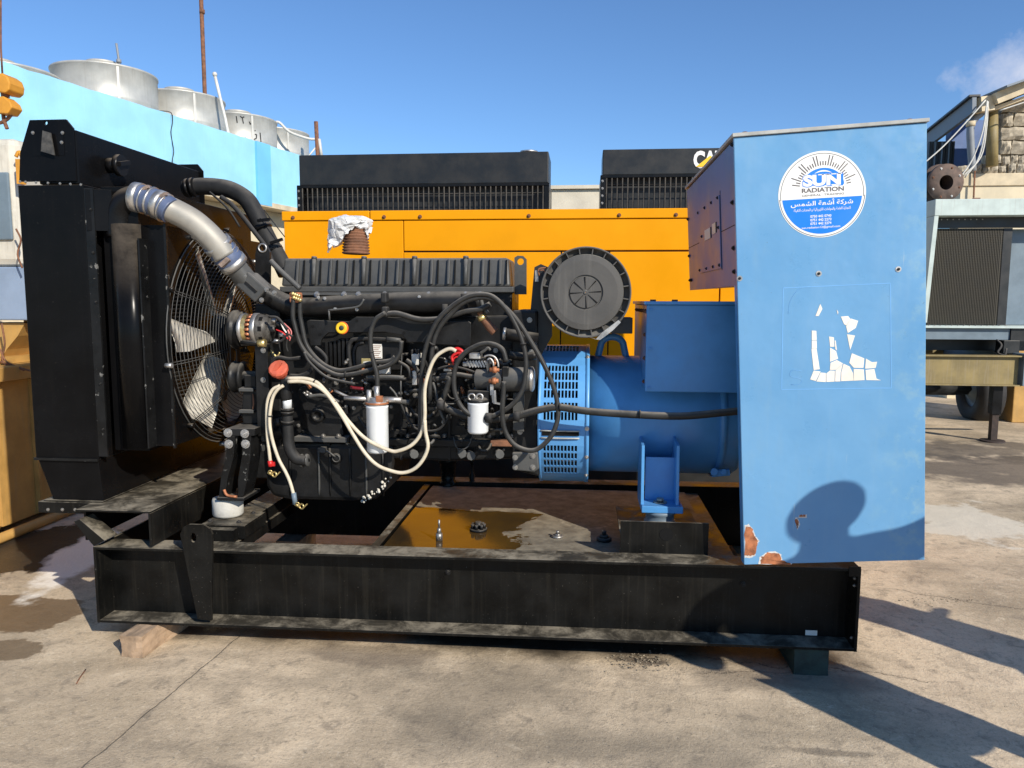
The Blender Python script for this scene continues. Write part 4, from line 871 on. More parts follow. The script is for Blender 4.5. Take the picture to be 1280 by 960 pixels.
# top tank
q = MB(); q.box((-2.50, RY + 0.012, 2.124), (-2.306, 4.46, 2.365)); tt = PP('top_tank', q, 'black_sheet', rad, bevel=0.006)
ear = [(-2.59, 2.122), (-2.575, 2.30), (-2.53, 2.388), (-2.525, 2.41), (-2.36, 2.412), (-2.318, 2.37), (-2.312, 2.122)]
earp = pxpoly([(24, 227), (25, 191), (37, 150), (82, 149), (91, 160), (95, 226)], RY)
def plate_hole(poly, hc, hr, dy, name, mt, parent):
    def hit(ang):
        d = Vector((math.cos(ang), 0, math.sin(ang))); best = None
        for i in range(len(poly)):
            a, b = poly[i], poly[(i + 1) % len(poly)]; e = b - a; den = d.x * e.z - d.z * e.x
            if abs(den) < 1e-9: continue
            t = ((a.x - hc.x) * e.z - (a.z - hc.z) * e.x) / den; s_ = ((a.x - hc.x) * d.z - (a.z - hc.z) * d.x) / den
            if t > 0 and -1e-6 <= s_ <= 1 + 1e-6 and (best is None or t < best): best = t
        return hc + d * (best or hr * 1.5)
    angs = sorted([2 * math.pi * k / 20 for k in range(20)] + [math.atan2(p.z - hc.z, p.x - hc.x) % (2 * math.pi) for p in poly]); N = len(angs)
    o_ = [hit(a) for a in angs]; i_ = [hc + Vector((math.cos(a), 0, math.sin(a))) * hr for a in angs]; o2 = Vector((0, dy, 0))
    vs = o_ + i_ + [p + o2 for p in o_ + i_]; fs = []
    for i in range(N):
        j = (i + 1) % N; fs += [(i, j, N + j, N + i), (2 * N + i, 3 * N + i, 3 * N + j, 2 * N + j), (i, 2 * N + i, 2 * N + j, j), (N + i, N + j, 3 * N + j, 3 * N + i)]
    q = MB(); q.add(vs, fs); return PP(name, q, mt, parent)
plate_hole(earp, W(57, 153, RY) + Vector((0, 0, -0.002)), 0.009, 0.012, 'lifting_ear', 'black_sheet', rad)
q = MB(); q.box(tuple(W(40, 195, RY - 0.002)), tuple(W(79, 165, RY - 0.002) + Vector((0, 0.0015, 0)))); PP('blanking_plate', q, 'black_sheet', rad)
q = pprism([(53, 163), (63, 166), (68, 194), (51, 189)], RY - 0.02, 0.006); PP('bent_tab', q, 'worn_alloy', rad, label='bent grey metal tab')
for u, v in ((41, 166), (78, 166), (77, 178)): bolt(GS, W(u, v, RY - 0.003), (0, -1, 0), 0.006, rad)
q = MB(); e2 = [p + Vector((0.02, 4.475 - RY, 0)) for p in earp]; q.prism(e2, (0, 0.012, 0)); PP('lifting_ear', q, 'black_sheet', rad)
def XT(u, v): return WX(u, v, -2.306)
p = XT(136, 207); q = MB(); q.cyl(p, p + Vector((0.045, 0, 0)), 0.036, n=18); q.cyl(p + Vector((0.045, 0, 0)), p + Vector((0.07, 0, 0)), 0.052, n=10); q.bar(p + Vector((0.078, -0.04, 0)), p + Vector((0.078, 0.04, 0.02)), 0.02, 0.02); PP('filler_cap', q, 'black_paint', tt)

# ---- fan and guard
hub = Vector((-1.93, FC.y, FC.z))
q = MB(); q.lathe(hub + Vector((-0.04, 0, 0)), (1, 0, 0), [(0, 0.02), (0, 0.13), (0.07, 0.13), (0.075, 0.10), (0.075, 0.02)], 28); q.cyl(hub, hub + Vector((0.28, 0, 0)), 0.05, n=16); q.cyl(hub + Vector((0.06, 0, 0)), hub + Vector((0.14, 0, 0)), 0.085, n=20); fan = PP('fan', q, 'engine_black')
def blade_mesh():
    q = MB(); vs = []; nr, ncn = 8, 5
    for side in (0, 1):
        for i in range(nr + 1):
            t = i / nr; r = 0.115 + t * 0.395; wdt = 0.085 + 0.105 * min(1, t * 1.35); pit = R(48 - 22 * t)
            for j in range(ncn + 1):
                s_ = (j / ncn - 0.5) * wdt; cam_ = 0.018 * (1 - (2 * j / ncn - 1) ** 2)
                vs.append((cam_ - math.sin(pit) * s_ * 1 + side * 0.005, math.cos(pit) * s_, r))
    M_ = (nr + 1) * (ncn + 1); fs = []
    for side in (0, 1):
        for i in range(nr):
            for j in range(ncn):
                a = side * M_ + i * (ncn + 1) + j; f = (a, a + 1, a + ncn + 2, a + ncn + 1); fs.append(f if side else f[::-1])
    edge = [i * (ncn + 1) for i in range(nr + 1)] + [nr * (ncn + 1) + j for j in range(1, ncn + 1)] + [i * (ncn + 1) + ncn for i in range(nr - 1, -1, -1)] + [j for j in range(ncn - 1, 0, -1)]
    for k in range(len(edge)): a, b = edge[k], edge[(k + 1) % len(edge)]; fs.append((a, b, M_ + b, M_ + a))
    q.add(vs, fs, True); me = q.mesh('fan_blade'); me.materials.append(MATS['blade_metal']); return me
bme = blade_mesh()
for k in range(6):
    a = R(-90 + 4 + k * 60)
    o = GS.piece('fan_blade', bme, 'blade_metal', (-1.975, FC.y, FC.z), Matrix.Rotation(-a, 4, 'X').to_quaternion(), fan)
gu = MB(); R0, R1 = 0.13, 0.57; gxf = lambda r: sx + 0.005 + 0.185 * (1 - ((r - R0) / (R1 - R0)) ** 2.0)
nr_ = 30
for i in range(nr_):
    r = R0 + (R1 - R0) * i / (nr_ - 1); gu.ring((gxf(r), FC.y, FC.z), (1, 0, 0), r, 0.0018 if i < nr_ - 1 else 0.004, 56, 4)
PP('fan_guard', gu, 'cover_grey', kind='stuff')
for k in range(10):
    a = 2 * math.pi * (k + 0.3) / 10; q = MB()
    for da in (-0.022, 0.022):
        q.tube([(gxf(R0 + (R1 - R0) * t / 6) + 0.003, FC.y + math.cos(a + da * (1 - .5 * t / 6)) * (R0 + (R1 - R0) * t / 6), FC.z + math.sin(a + da * (1 - .5 * t / 6)) * (R0 + (R1 - R0) * t / 6)) for t in range(7)], 0.0024, 5, 1)
    PP('guard_spoke', q, 'engine_black')
for k in range(10):
    a = 2 * math.pi * (k + 0.3) / 10; p = Vector((sx + 0.012, FC.y + math.cos(a) * (R1 + 0.012), FC.z + math.sin(a) * (R1 + 0.012)))
    q = MB(); q.cyl(p - Vector((0.016, 0, 0)), p + Vector((0.016, 0, 0)), 0.012, n=8); PP('guard_clip', q, 'steel' if k % 2 else 'black_paint')

# ---- engine: block, sump, covers
eng = PP('engine_block', pprism([(338, 400), (650, 394), (655, 552), (480, 556), (345, 552)], 3.76, 0.46), 'engine_black', bevel=0.012)
q = MB(); a, b = W(352, 440, 3.80), W(640, 362, 3.80); q.box((a.x, 3.80, a.z), (b.x, 4.2, b.z)); PP('cylinder_head', q, 'engine_black', eng, bevel=0.01)
# valve cover with moulded ribs
a, b = W(352, 358, 3.80), W(638, 322, 3.80)
q = MB(); q.hexa([(a.x, 3.79, a.z), (b.x, 3.79, a.z), (b.x, 4.16, a.z), (a.x, 4.16, a.z), (a.x + .01, 3.815, b.z), (b.x - .012, 3.815, b.z), (b.x - .012, 4.14, b.z), (a.x + .01, 4.14, b.z)]); vc = PP('valve_cover', q, 'cover_grey', bevel=0.012)
L = b.x - a.x; hc_ = b.z - a.z
for k in range(13):
    x = a.x + 0.09 + k * (L - 0.14) / 12; dbl = k % 3 == 1
    q = MB(); w_ = 0.02 if dbl else 0.012; q.hexa([(x - w_ / 2, 3.770, a.z + 0.012), (x + w_ / 2, 3.770, a.z + 0.012), (x + w_ / 2, 3.80, a.z + 0.012), (x - w_ / 2, 3.80, a.z + 0.012), (x - w_ / 2, 3.800, b.z - 0.006), (x + w_ / 2, 3.800, b.z - 0.006), (x + w_ / 2, 3.83, b.z - 0.006), (x - w_ / 2, 3.83, b.z - 0.006)])
    PP('cover_rib', q, 'cover_grey', vc, bevel=0.002)
    if dbl:
        q = MB(); q.cyl((x, 3.775, a.z + 0.01), (x, 3.797, b.z - 0.004), 0.011, n=10); q.cyl((x, 3.797, b.z - 0.006), (x, 3.80, b.z + 0.006), 0.014, n=10); PP('cover_boss', q, 'cover_grey', vc)
    q = MB(); q.hexa([(x + 0.028, 3.779, a.z + 0.016), (x + 0.034, 3.779, a.z + 0.016), (x + 0.034, 3.80, a.z + 0.016), (x + 0.028, 3.80, a.z + 0.016), (x + 0.028, 3.806, b.z - 0.01), (x + 0.034, 3.806, b.z - 0.01), (x + 0.034, 3.83, b.z - 0.01), (x + 0.028, 3.83, b.z - 0.01)]); PP('cover_groove', q, 'dark_hole', vc)
q = MB(); a2, b2 = W(350, 365, 3.76), W(642, 358, 3.76); q.box((a2.x, 3.755, a2.z), (b2.x, 4.19, b2.z - 0.002)); PP('cover_rail', q, 'cover_grey', bevel=0.004)
# intake pipe along the head
q = MB(); q.tube([W(u, v, 3.66) for u, v in [(332, 366), (352, 378), (380, 384), (430, 381), (500, 379), (560, 378), (606, 377)]], [0.052, 0.05, 0.048, 0.052, 0.055, 0.055, 0.05], 14, 4); PP('intake_pipe', q, 'engine_black')
q = MB(); a, b = W(372, 389, 3.68), W(582, 366, 3.68); q.box((a.x, 3.665, a.z), (b.x, 3.80, b.z)); PP('intake_manifold', q, 'engine_black', bevel=0.012)
q = MB(); a, b = W(376, 369, 3.66), W(585, 366, 3.66); q.box((a.x, 3.64, a.z), (b.x, 3.72, b.z)); PP('manifold_flange', q, 'cover_grey', bevel=0.002)
for u in (396, 430, 448, 481, 536, 582, 600): bolt(GS, W(u, 368, 3.64), (0, -1, 0.3), 0.011)
for u, v in ((419, 386), (446, 387), (398, 372), (406, 373), (524, 371)): bolt(GS, W(u, v, 3.612), (0, -1, 0), 0.006, mt='steel')
# harness cover plate
q = pprism([(383, 402), (387, 400), (436, 402), (445, 396), (512, 396.5), (540, 403), (585, 401), (589, 404), (588, 433), (540, 430), (527, 428), (510, 428), (503, 419), (480, 415), (410, 416), (402, 424), (400, 432), (388, 432)], 3.60, 0.02); pl = PP('harness_cover', q, 'engine_black', bevel=0.003)
for u, v in ((391, 408), (400, 418), (446, 401), (505, 416), (572, 426)): 
    c = W(u, v, 3.5985); q = MB(); q.cyl(c, c + Vector((0, -0.001, 0)), 0.007, n=12); PP('plate_hole', q, 'dark_hole', pl)
c = W(427, 410, 3.598); q = MB(); q.lathe(c, (0, -1, 0), [(0, .028), (.006, .028), (.008, .022), (.004, .012)], 24); PP('yellow_ring', q, 'yellow_ring', pl)
q = MB(); q.ring(c + Vector((0.004, -0.001, 0)), (0, 1, 0), 0.027, 0.004, 24, 5); PP('ring_edge', q, 'orange_seal', pl)
q = MB(); q.lathe(c, (0, -1, 0), [(.001, .013), (.006, .012), (.010, .006), (.011, .001)], 16); PP('ring_centre', q, 'green_timber', pl)
# engine control unit with finned end and labels
a, b = W(444, 462, 3.66), W(503, 424, 3.66)
q = MB(); q.box((a.x, 3.66, a.z), (b.x, 3.75, b.z)); ecu = PP('control_unit', q, 'engine_black', bevel=0.006)
for k in range(7): u = 408 + k * 5.2; aa, bb_ = W(u, 458, 3.67), W(u + 2.4, 428 - k * 1.0, 3.67); PP('cooling_fin', solid((aa.x, 3.66, aa.z), (bb_.x, 3.74, bb_.z)), 'engine_black', ecu)
q = MB(); q.tube([W(u, v, 3.64) for u, v in [(438, 460), (436, 440), (438, 428), (450, 423.5), (500, 424.5)]], 0.011, 8, 5); q.tube([W(u, v, 3.65) for u, v in [(444, 460), (442, 442), (446, 431), (455, 428)]], 0.008, 8, 5); PP('hose', q, 'rubber')
q = MB(); q.cyl(W(484, 424, 3.63), W(502, 425, 3.63), 0.013, n=10); PP('hose_end', q, 'cover_grey')
a, b = W(465, 448, 3.655), W(477.5, 430, 3.655); lb = PP('label', solid((a.x, 3.655, a.z), (b.x, 3.6585, b.z)), 'label_white', ecu)
q = MB()
for k in range(7): z = b.z - 0.008 - k * 0.0095; q.box((a.x + 0.005, 3.6545, z), (b.x - 0.005 - (k % 3) * 0.006, 3.6548, z - 0.003))
PP('print_lines', q, 'rust', ecu, kind='stuff')
a, b = W(452, 456, 3.655), W(463, 448, 3.655); PP('label', solid((a.x, 3.655, a.z), (b.x, 3.6585, b.z)), 'brass', ecu, label='small yellowish label')
a, b = W(474, 467, 3.655), W(488, 456, 3.655); PP('label', solid((a.x, 3.655, a.z), (b.x, 3.6585, b.z)), 'label_white', ecu)
q = MB(); q.bar(W(455, 453, 3.63), W(488, 450, 3.63), 0.02, 0.008, (0, 0, 1)); PP('clip_rail', q, 'label_white', ecu)
# front cover and oddments
q = pprism([(372, 486), (380, 482), (398, 488), (404, 496), (420, 500), (424, 512), (430, 545), (385, 547), (382, 520), (374, 500)], 3.70, 0.08); fcv = PP('side_cover', q, 'engine_black', bevel=0.008)
q = MB(); c = W(398, 519, 3.70); q.lathe(c, (0, -1, 0), [(0, .036), (.02, .034), (.022, .02), (.012, .018), (.012, .001)], 14); PP('drain_plug', q, 'engine_black', fcv)
q = MB(); a, b = W(368, 552, 3.67), W(434, 547, 3.67); q.box((a.x, 3.665, a.z), (b.x, 3.8, b.z)); PP('sump_flange', q, 'cover_grey', bevel=0.003)
q = MB(); a, b = W(437, 556, 3.70), W(645, 552, 3.70); q.box((a.x, 3.70, a.z), (b.x, 3.8, b.z)); PP('sump_flange', q, 'engine_black', bevel=0.003)
for u in (404, 423, 445, 510, 535, 555, 612, 640): bolt(GS, W(u, 545, 3.665 if u < 430 else 3.69), (0, -0.5, 1), 0.010)
# sump: deep well at the front, shallow behind
q = MB(); top = [(332, 556), (492, 556)]; bl = W(337, 622, 3.72); 
def loft(front_pts, Y, dep, sh): 
    q = MB(); A = pxpoly(front_pts, Y); B = [p + Vector((0, dep, 0)) for p in A]; q.prism(A, (0, dep, 0)); return q
q = loft([(334, 556), (331, 590), (332, 608), (340, 621), (360, 625), (440, 627), (470, 625), (484, 612), (490, 592), (492, 556)], 3.72, 0.5, 0); sp_ = PP('sump', q, 'engine_black', bevel=0.022)
q = loft([(484, 556), (484, 573), (560, 577), (640, 574), (655, 556)], 3.74, 0.46, 0); PP('sump_rear', q, 'engine_black', bevel=0.015)
for u in (362, 398, 412, 437, 457, 478): q = MB(); q.tube([W(u, 560, 3.717), W(u + 1, 600, 3.715), W(u + 1, 620, 3.725)], 0.006, 6, 2); PP('sump_rib', q, 'cover_grey' if u in (398, 457) else 'engine_black', sp_)
q = MB(); q.lathe(W(420, 573, 3.715), (0, -1, 0), [(0, .028), (.008, .028), (.01, .018), (.012, .001)], 18); PP('plug', q, 'engine_black', sp_)
q = MB(); q.ring(W(420, 573, 3.70), (0, 1, 0), 0.018, 0.003, 20, 5); q.tube([W(405, 562, 3.69), W(412, 566, 3.68), W(419, 571, 3.69)], 0.005, 6, 3); q.cbox(W(404, 562, 3.69), (0.03, 0.03, 0.025)); PP('level_sensor', q, 'cover_grey', sp_)
q = MB(); rr_ = random.Random(5)
for k in range(26): q.ball(W(452 + k * 1.35 + rr_.uniform(-3, 3), 625 - (k / 26) ** 1.6 * 30 + rr_.uniform(-3, 3), 3.70 + rr_.uniform(0, .02)), rr_.uniform(0.004, 0.009), 7, 5)
PP('dried_sealant', q, 'dirty_white', sp_, kind='stuff', label='clots of pale dried sealant at the sump corner')

# ---- front end: brackets, pulleys, charging alternator
q = MB(); a, b = W(322, 545, 3.52), W(334, 430, 3.52); q.box((a.x, 3.52, a.z), (b.x, 3.56, b.z)); PP('strut', q, 'engine_black', bevel=0.003)
q = pprism([(318, 598), (318, 380), (350, 380), (352, 598)], 3.72, 0.3); PP('front_plate', q, 'engine_black', bevel=0.008)
q = pprism([(302, 520), (303, 490), (299, 488), (300, 484), (318, 483), (322, 486), (322, 530), (304, 530)], 3.58, 0.16); PP('belt_tensioner', q, 'engine_black', bevel=0.006)
for v in (487, 514): q = MB(); q.cbox(W(309, v, 3.57), (0.075, 0.03, 0.016)); PP('tensioner_rib', q, 'cover_grey', bevel=0.002)
q = MB(); q.tube([W(316, 492, 3.57), W(317, 505, 3.565), W(316, 512, 3.57)], 0.004, 6, 3); PP('rusty_edge', q, 'rust')
c = W(291, 471, 3.66); q = MB(); q.lathe(c, (1, 0, 0.0), [(0, 0.01), (0.0, 0.07), (0.012, 0.08), (0.02, 0.08), (0.024, 0.074), (0.05, 0.074), (0.055, 0.08), (0.065, 0.08), (0.07, 0.05), (0.07, 0.01)], 32); PP('belt_pulley', q, 'engine_black')
q = MB(); q.lathe(c + Vector((-0.002, 0, 0)), (1, 0, 0), [(0, 0.045), (0.001, 0.066)], 32); PP('pulley_face', q, 'cover_grey')
q = MB(); q.bar(W(308, 476, 3.60), W(322, 476, 3.60), 0.05, 0.06); q.cyl(W(296, 471, 3.64), W(325, 471, 3.64), 0.03, n=12); PP('pulley_bracket', q, 'engine_black', bevel=0.004)
c = W(291, 412, 3.62); q = MB(); q.lathe(c, (1, 0, 0), [(0, 0.01), (0, 0.085), (0.014, 0.097), (0.03, 0.097), (0.034, 0.088), (0.05, 0.088), (0.055, 0.09), (0.06, 0.01)], 36); PP('fan_pulley', q, 'engine_black')
q = MB()
for (u0, v0), (u1, v1) in [(((289), 392), (290, 452)), ((297, 434), (298, 455))]: q.bar(W(u0, v0, 3.64), W(u1, v1, 3.66), 0.035, 0.006, (1, 0, 0))
q.bar(W(285, 440, 3.74), W(281, 500, 3.80), 0.035, 0.006, (1, 0, 0)); PP('drive_belt', q, 'rubber')
al = W(302, 411, 3.56)
q = MB(); q.lathe(al, (1, 0, 0), [(0, .02), (0, .062), (.006, .074), (.022, .076), (.024, .070)], 32); alt = PP('charging_alternator', q, 'steel')
q = MB(); q.lathe(al, (1, 0, 0), [(.024, .069), (.045, .069)], 32); PP('winding', q, 'brass', alt)
for k in range(18):
    a = 2 * math.pi * k / 18; q = MB(); q.cyl(al + Vector((.045, math.cos(a) * .066, math.sin(a) * .066)), al + Vector((.068, math.cos(a) * .066, math.sin(a) * .066)), 0.0085, n=6); PP('winding', q, 'copper', alt)
q = MB(); q.lathe(al, (1, 0, 0), [(.068, .070), (.070, .077), (.088, .077), (.092, .074)], 32); PP('mid_ring', q, 'steel', alt)
q = MB(); q.lathe(al, (1, 0, 0), [(.092, .074), (.12, .074), (.135, .068), (.150, .055), (.150, .02), (.165, .02), (.17, .01)], 32); PP('end_cap', q, 'worn_alloy', alt)
for k in range(9): a = 2 * math.pi * k / 9 + 0.3; q = MB(); q.obox(al + Vector((.121, math.cos(a) * .0735, math.sin(a) * .0735)), (0.016, 0, 0), Vector((0, -math.sin(a), math.cos(a))) * 0.022, Vector((0, math.cos(a), math.sin(a))) * 0.004); PP('vent_slot', q, 'dark_hole', alt)
for du, dv in ((340, 400), (346, 405), (350, 418), (343, 426)): q = MB(); q.cyl(W(du, dv, 3.49), W(du + 5, dv + 1, 3.49), 0.011, n=8); PP('terminal', q, 'steel' if du != 346 else 'rubber', alt)
for pts, mt_, r_ in [([(336, 396), (346, 397), (353, 404), (360, 412)], 'rubber', .007), ([(352, 402), (357, 408), (361, 415), (362, 422)], 'pink_wire', .004), ([(350, 400), (354, 410), (358, 416)], 'label_white', .004), ([(340, 428), (352, 426), (360, 418), (366, 421)], 'rubber', .006), ([(345, 412), (354, 416), (360, 424)], 'red_wire', .003), ([(355, 404), (364, 414), (362, 426)], 'pink_wire', .003)]:
    q = MB(); q.tube([W(u, v, 3.47) for u, v in pts], r_, 6, 4); PP('wire', q, mt_, alt)
q = MB(); q.cyl(W(302, 428, 3.52), W(327, 429, 3.52), 0.016, n=10); PP('pivot_bar', q, 'engine_black', alt)
q = MB(); q.cyl(W(323, 429, 3.51), W(332, 429, 3.51), 0.019, n=10); PP('pivot_nut', q, 'brass', alt)
for u, v in ((329, 438), (329, 475)): bolt(GS, W(u, v, 3.519), (0, -1, 0), 0.010)
# front engine mount: forked bracket on a pale rubber disc
Ym = 3.46
q = pprism([(284, 540), (283, 556), (282, 572), (276, 596), (273, 621), (281, 625), (284, 600), (292, 571), (294, 540)], Ym, 0.12); br = PP('mount_bracket', q, 'scuff_highlight_black', bevel=0.004)
q = pprism([(302, 540), (302, 571), (297, 600), (297, 623), (304, 621), (309, 600), (313, 572), (314, 540)], Ym, 0.12); PP('bracket_leg', q, 'scuff_highlight_black', br, bevel=0.004)
q = pprism([(281, 536), (281, 545), (318, 545), (318, 536)], Ym - 0.004, 0.22); PP('bracket_top', q, 'engine_black', br, bevel=0.003)
q = MB(); q.box((W(272, 622, Ym).x, Ym - 0.01, W(272, 625, Ym).z), (W(306, 622, Ym).x, Ym + 0.18, W(272, 621, Ym).z)); PP('bracket_foot', q, 'engine_black', br, bevel=0.003)
for u, v in ((285, 541), (306, 542), (286, 555), (307, 555)): bolt(GS, W(u, v, Ym - 0.006), (0, -1, 0), 0.016, mt='steel')
q = MB(); q.tube([W(280, 612, Ym - .01), W(284, 619, Ym - .01), W(296, 621, Ym - .01)], 0.007, 6, 3); PP('rusty_edge', q, 'rust_fitting', br)
mc = W(285, 635, Ym + 0.08); mc.z = W(285, 645, Ym).z
q = MB(); q.lathe(Vector((mc.x, Ym + 0.08, 0.5305)), (0, 0, 1), [(0, .05), (.004, .068), (.014, .074), (.080, .074), (.092, .070), (.098, .02)], 36, cap=True); PP('rubber_mount', q, 'rubber_white', label='pale grey rubber mount disc')

# ---- intake duct: elbow, clamps, blue hoses, silver bend, adapter
def T(pts, Ys, r, n=16, sub=5):
    q = MB(); P_ = [W(u, v, (Ys[0] + (Ys[1] - Ys[0]) * i / (len(pts) - 1)) if isinstance(Ys, tuple) else Ys) for i, (u, v) in enumerate(pts)]; q.tube(P_, r, n, sub); return q
PP('duct_elbow', T([(150, 297), (150, 278), (152, 263), (160, 252), (174, 247)], 3.42, [0.062, 0.062, 0.063, 0.063, 0.061], 24), 'black_paint')

PP('silicone_hose', T([(169, 247), (178, 248), (190, 252), (206, 259), (214, 264)], 3.40, [0.062, .062, 0.064, .061, .060], 20), 'blue_silicone')
for (u, v, w_, du, dv) in ((172.5, 247, 0.036, 6, 1.2), (182, 249.5, 0.006, 3, 1), (190, 252, 0.010, 3, 1), (200, 256.5, 0.032, 6, 2.2), (206.5, 260, 0.006, 3, 1.5)):
    c = W(u, v, 3.40); d = (W(u + du, v + dv, 3.40) - c).normalized(); q = MB(); q.cyl(c - d * w_ / 2, c + d * w_ / 2, 0.0685, n=28); PP('hose_clamp', q, 'steel')
for u, v in ((181, 237), (203, 246)):
    q = MB(); q.bar(W(u - 4, v + 1, 3.36), W(u + 5, v - 4, 3.36), 0.018, 0.014); q.bar(W(u + 1, v - 2, 3.36), W(u + 3, v + 5, 3.36), 0.012, 0.01); PP('clamp_screw', q, 'rusty_steel')
PP('silver_bend', T([(204, 258), (218, 264), (240, 276), (258, 291), (272, 306), (282, 320)], (3.40, 3.50), 0.058, 24), 'steel_pipe')
PP('silicone_hose', T([(270, 304), (279, 315), (288, 325), (295, 334)], (3.485, 3.54), [.061, .064, .064, .060], 20), 'blue_silicone')
for (u, v, w_) in ((272.5, 306.5, 0.030), (279.5, 315, 0.006), (283, 319.5, 0.005), (291, 328.5, 0.034)):
    c = W(u, v, 3.487 + (u - 270) * 0.0022); d = (W(u + 6, v + 7, 3.52) - W(u, v, 3.5)).normalized(); q = MB(); q.cyl(c - d * w_ / 2, c + d * w_ / 2, 0.0685, n=28); PP('hose_clamp', q, 'steel')
q = MB(); q.obox(W(281, 328, 3.45), W(286, 324, 3.45) - W(276, 333, 3.45), (0, 0.02, 0), (W(285, 332, 3.45) - W(281, 328, 3.45))); PP('clamp_screw', q, 'rusty_steel')
PP('duct_adapter', T([(292, 331), (302, 343), (312, 354), (322, 362)], (3.54, 3.60), [.054, .052, .05, .05], 20), 'cover_grey')
q = MB(); c = W(320, 359, 3.58); d1 = (W(336, 371, 3.58) - W(308, 346, 3.58)); d2 = (W(312, 369, 3.58) - W(327, 352, 3.58)); q.obox(c, d1 * 0.85, d2, (0, 0.11, 0)); ad = PP('adapter_block', q, 'cover_grey', bevel=0.008)
q = MB(); q.obox(c + Vector((0, -0.058, 0)), d1 * 0.5, d2 * 0.16, (0, 0.006, 0)); q2 = q; PP('adapter_rib', q, 'engine_black', ad, bevel=0.002)
PP('intake_neck', T([(330, 366), (342, 372), (356, 380), (372, 385)], (3.6, 3.65), [.048, .044, .05, .05], 16), 'engine_black')
for u, v in ((307, 345), (327, 375), (333, 362), (343, 366)): bolt(GS, W(u, v, 3.53), (0, -1, 0), 0.009)
# upper coolant hose and its clamps
PP('coolant_hose', T([(232, 236), (250, 233), (272, 234), (290, 238), (308, 249), (319, 266), (327, 283), (337, 303), (349, 324), (358, 342)], (4.05, 3.95), 0.046, 16), 'rubber')
for (u, v, du, dv) in ((236, 235, 6, -1), (242, 234, 6, -1), (328, 285, 4, 8), (342, 313, 5, 9)):
    c = W(u, v, 4.02 if u < 300 else 3.97); d = (W(u + du, v + dv, 4.0) - W(u, v, 4.0)).normalized(); q = MB(); q.cyl(c - d * .009, c + d * .009, 0.051, n=20); PP('hose_clamp', q, 'black_paint')
q = MB(); q.bar(W(322, 276, 3.9), W(337, 274, 3.9), 0.018, 0.014); q.bar(W(338, 304, 3.9), W(353, 299, 3.9), 0.018, 0.014); PP('clamp_screw', q, 'black_paint')
PP('thin_hose', T([(276, 246), (290, 256), (304, 272), (318, 290), (333, 310), (342, 330)], 3.80, 0.012, 8), 'rubber')
PP('thin_hose', T([(262, 240), (284, 260), (300, 284)], 3.9, 0.006, 6), 'rubber')
PP('thin_hose', T([(338, 326), (350, 338), (363, 350), (375, 361)], 3.66, [0.014, .013, .013, .013], 10), 'cover_grey')
PP('thin_wire', T([(330, 262), (345, 282), (356, 296)], 3.9, 0.003, 5), 'rubber')
# lifting eyes
plate_hole(pxpoly([(319, 368), (319, 318), (321, 308), (327, 304), (333, 307), (337, 315), (337, 368)], 3.74), W(328, 310, 3.74), 0.017, 0.02, 'lifting_eye', 'engine_black', None)
q = MB(); q.ring(W(328, 310, 3.738), (0, 1, 0), 0.020, 0.005, 24, 6); PP('eye_ring', q, 'steel')
plate_hole(pxpoly([(643, 368), (643, 322), (647, 319.5), (654, 320), (658, 324), (658, 368)], 3.86), W(650.5, 327, 3.86), 0.017, 0.02, 'lifting_eye', 'cover_grey', None)
# exhaust bellows with plastic wrap
q = MB(); bc = W(445, 318, 4.02); bt_ = W(445, 286, 4.02); hgt = bt_.z - bc.z + 0.03; prof = []
nb = 11
for k in range(nb): z = k / nb * hgt; r = 0.074 - 0.012 * k / nb; prof += [(z, r - 0.009), (z + hgt / nb * 0.3, r), (z + hgt / nb * 0.7, r)]
prof.append((hgt, 0.05)); q.lathe(bc, (0.02, 0, 1), prof, 32); PP('exhaust_bellows', q, 'rust')
# ---- filters
def can(u0, u1, v0, v1, Y, name='oil_filter'):
    a, b = W(u0, v1, Y), W(u1, v0, Y); r = (b.x - a.x) / 2 * 0.985; cxx = (a.x + b.x) / 2; h = b.z - a.z; q = MB()
    q.lathe((cxx, Y, a.z), (0, 0, 1), [(0.012, 0.01), (0.0, r * 0.6), (0.0, r * 0.85), (0.010, r), (h - 0.010, r), (h - 0.008, r * 1.03), (h, r * 1.03), (h, 0.01)], 40); return PP(name, q, 'white_paint'), Vector((cxx, Y, b.z)), r
f1, ft, fr = can(459, 485, 507, 565, 3.52)
q = MB(); q.lathe(ft, (0, 0, 1), [(0.001, fr * .9), (.018, fr * 1.0), (.02, fr * .8), (.04, fr * .7), (.042, .01)], 24); q.cyl(ft + Vector((-.035, -0.01, .01)), ft + Vector((-.035, -0.01, .075)), .013, n=8); q.cyl(ft + Vector((0.005, -0.02, .02)), ft + Vector((0.005, -0.02, .095)), .014, n=8); q.cyl(ft + Vector((.03, 0, .03)), ft + Vector((.12, 0, .028)), .014, n=8); q.cyl(ft + Vector((-.03, 0, .03)), ft + Vector((-.16, 0, .034)), .011, n=8); fh = PP('filter_head', q, 'steel', bevel=0)
q = MB(); q.ring(ft + Vector((0, 0, .012)), (0, 0, 1), fr * 0.98, .006, 28, 6); q.cbox(ft + Vector((.02, -.03, .035)), (.03, .02, .03)); PP('rusty_flange', q, 'rust_fitting', fh)
f2, ft2, fr2 = can(584.5, 610.5, 503, 541, 3.50)
q = MB(); q.lathe(ft2, (0, 0, 1), [(0.0, fr2 * 1.0), (.012, fr2 * 1.02), (.02, fr2 * .8), (.03, .01)], 24); q.cbox(ft2 + Vector((0, 0.06, .03)), (.1, .1, .04)); PP('filter_head', q, 'engine_black')
for dx in (-.025, .012): q = MB(); q.ring(ft2 + Vector((dx, -0.03, .028)), (0, 1, 0), .015, .005, 16, 6); PP('banjo_ring', q, 'steel')
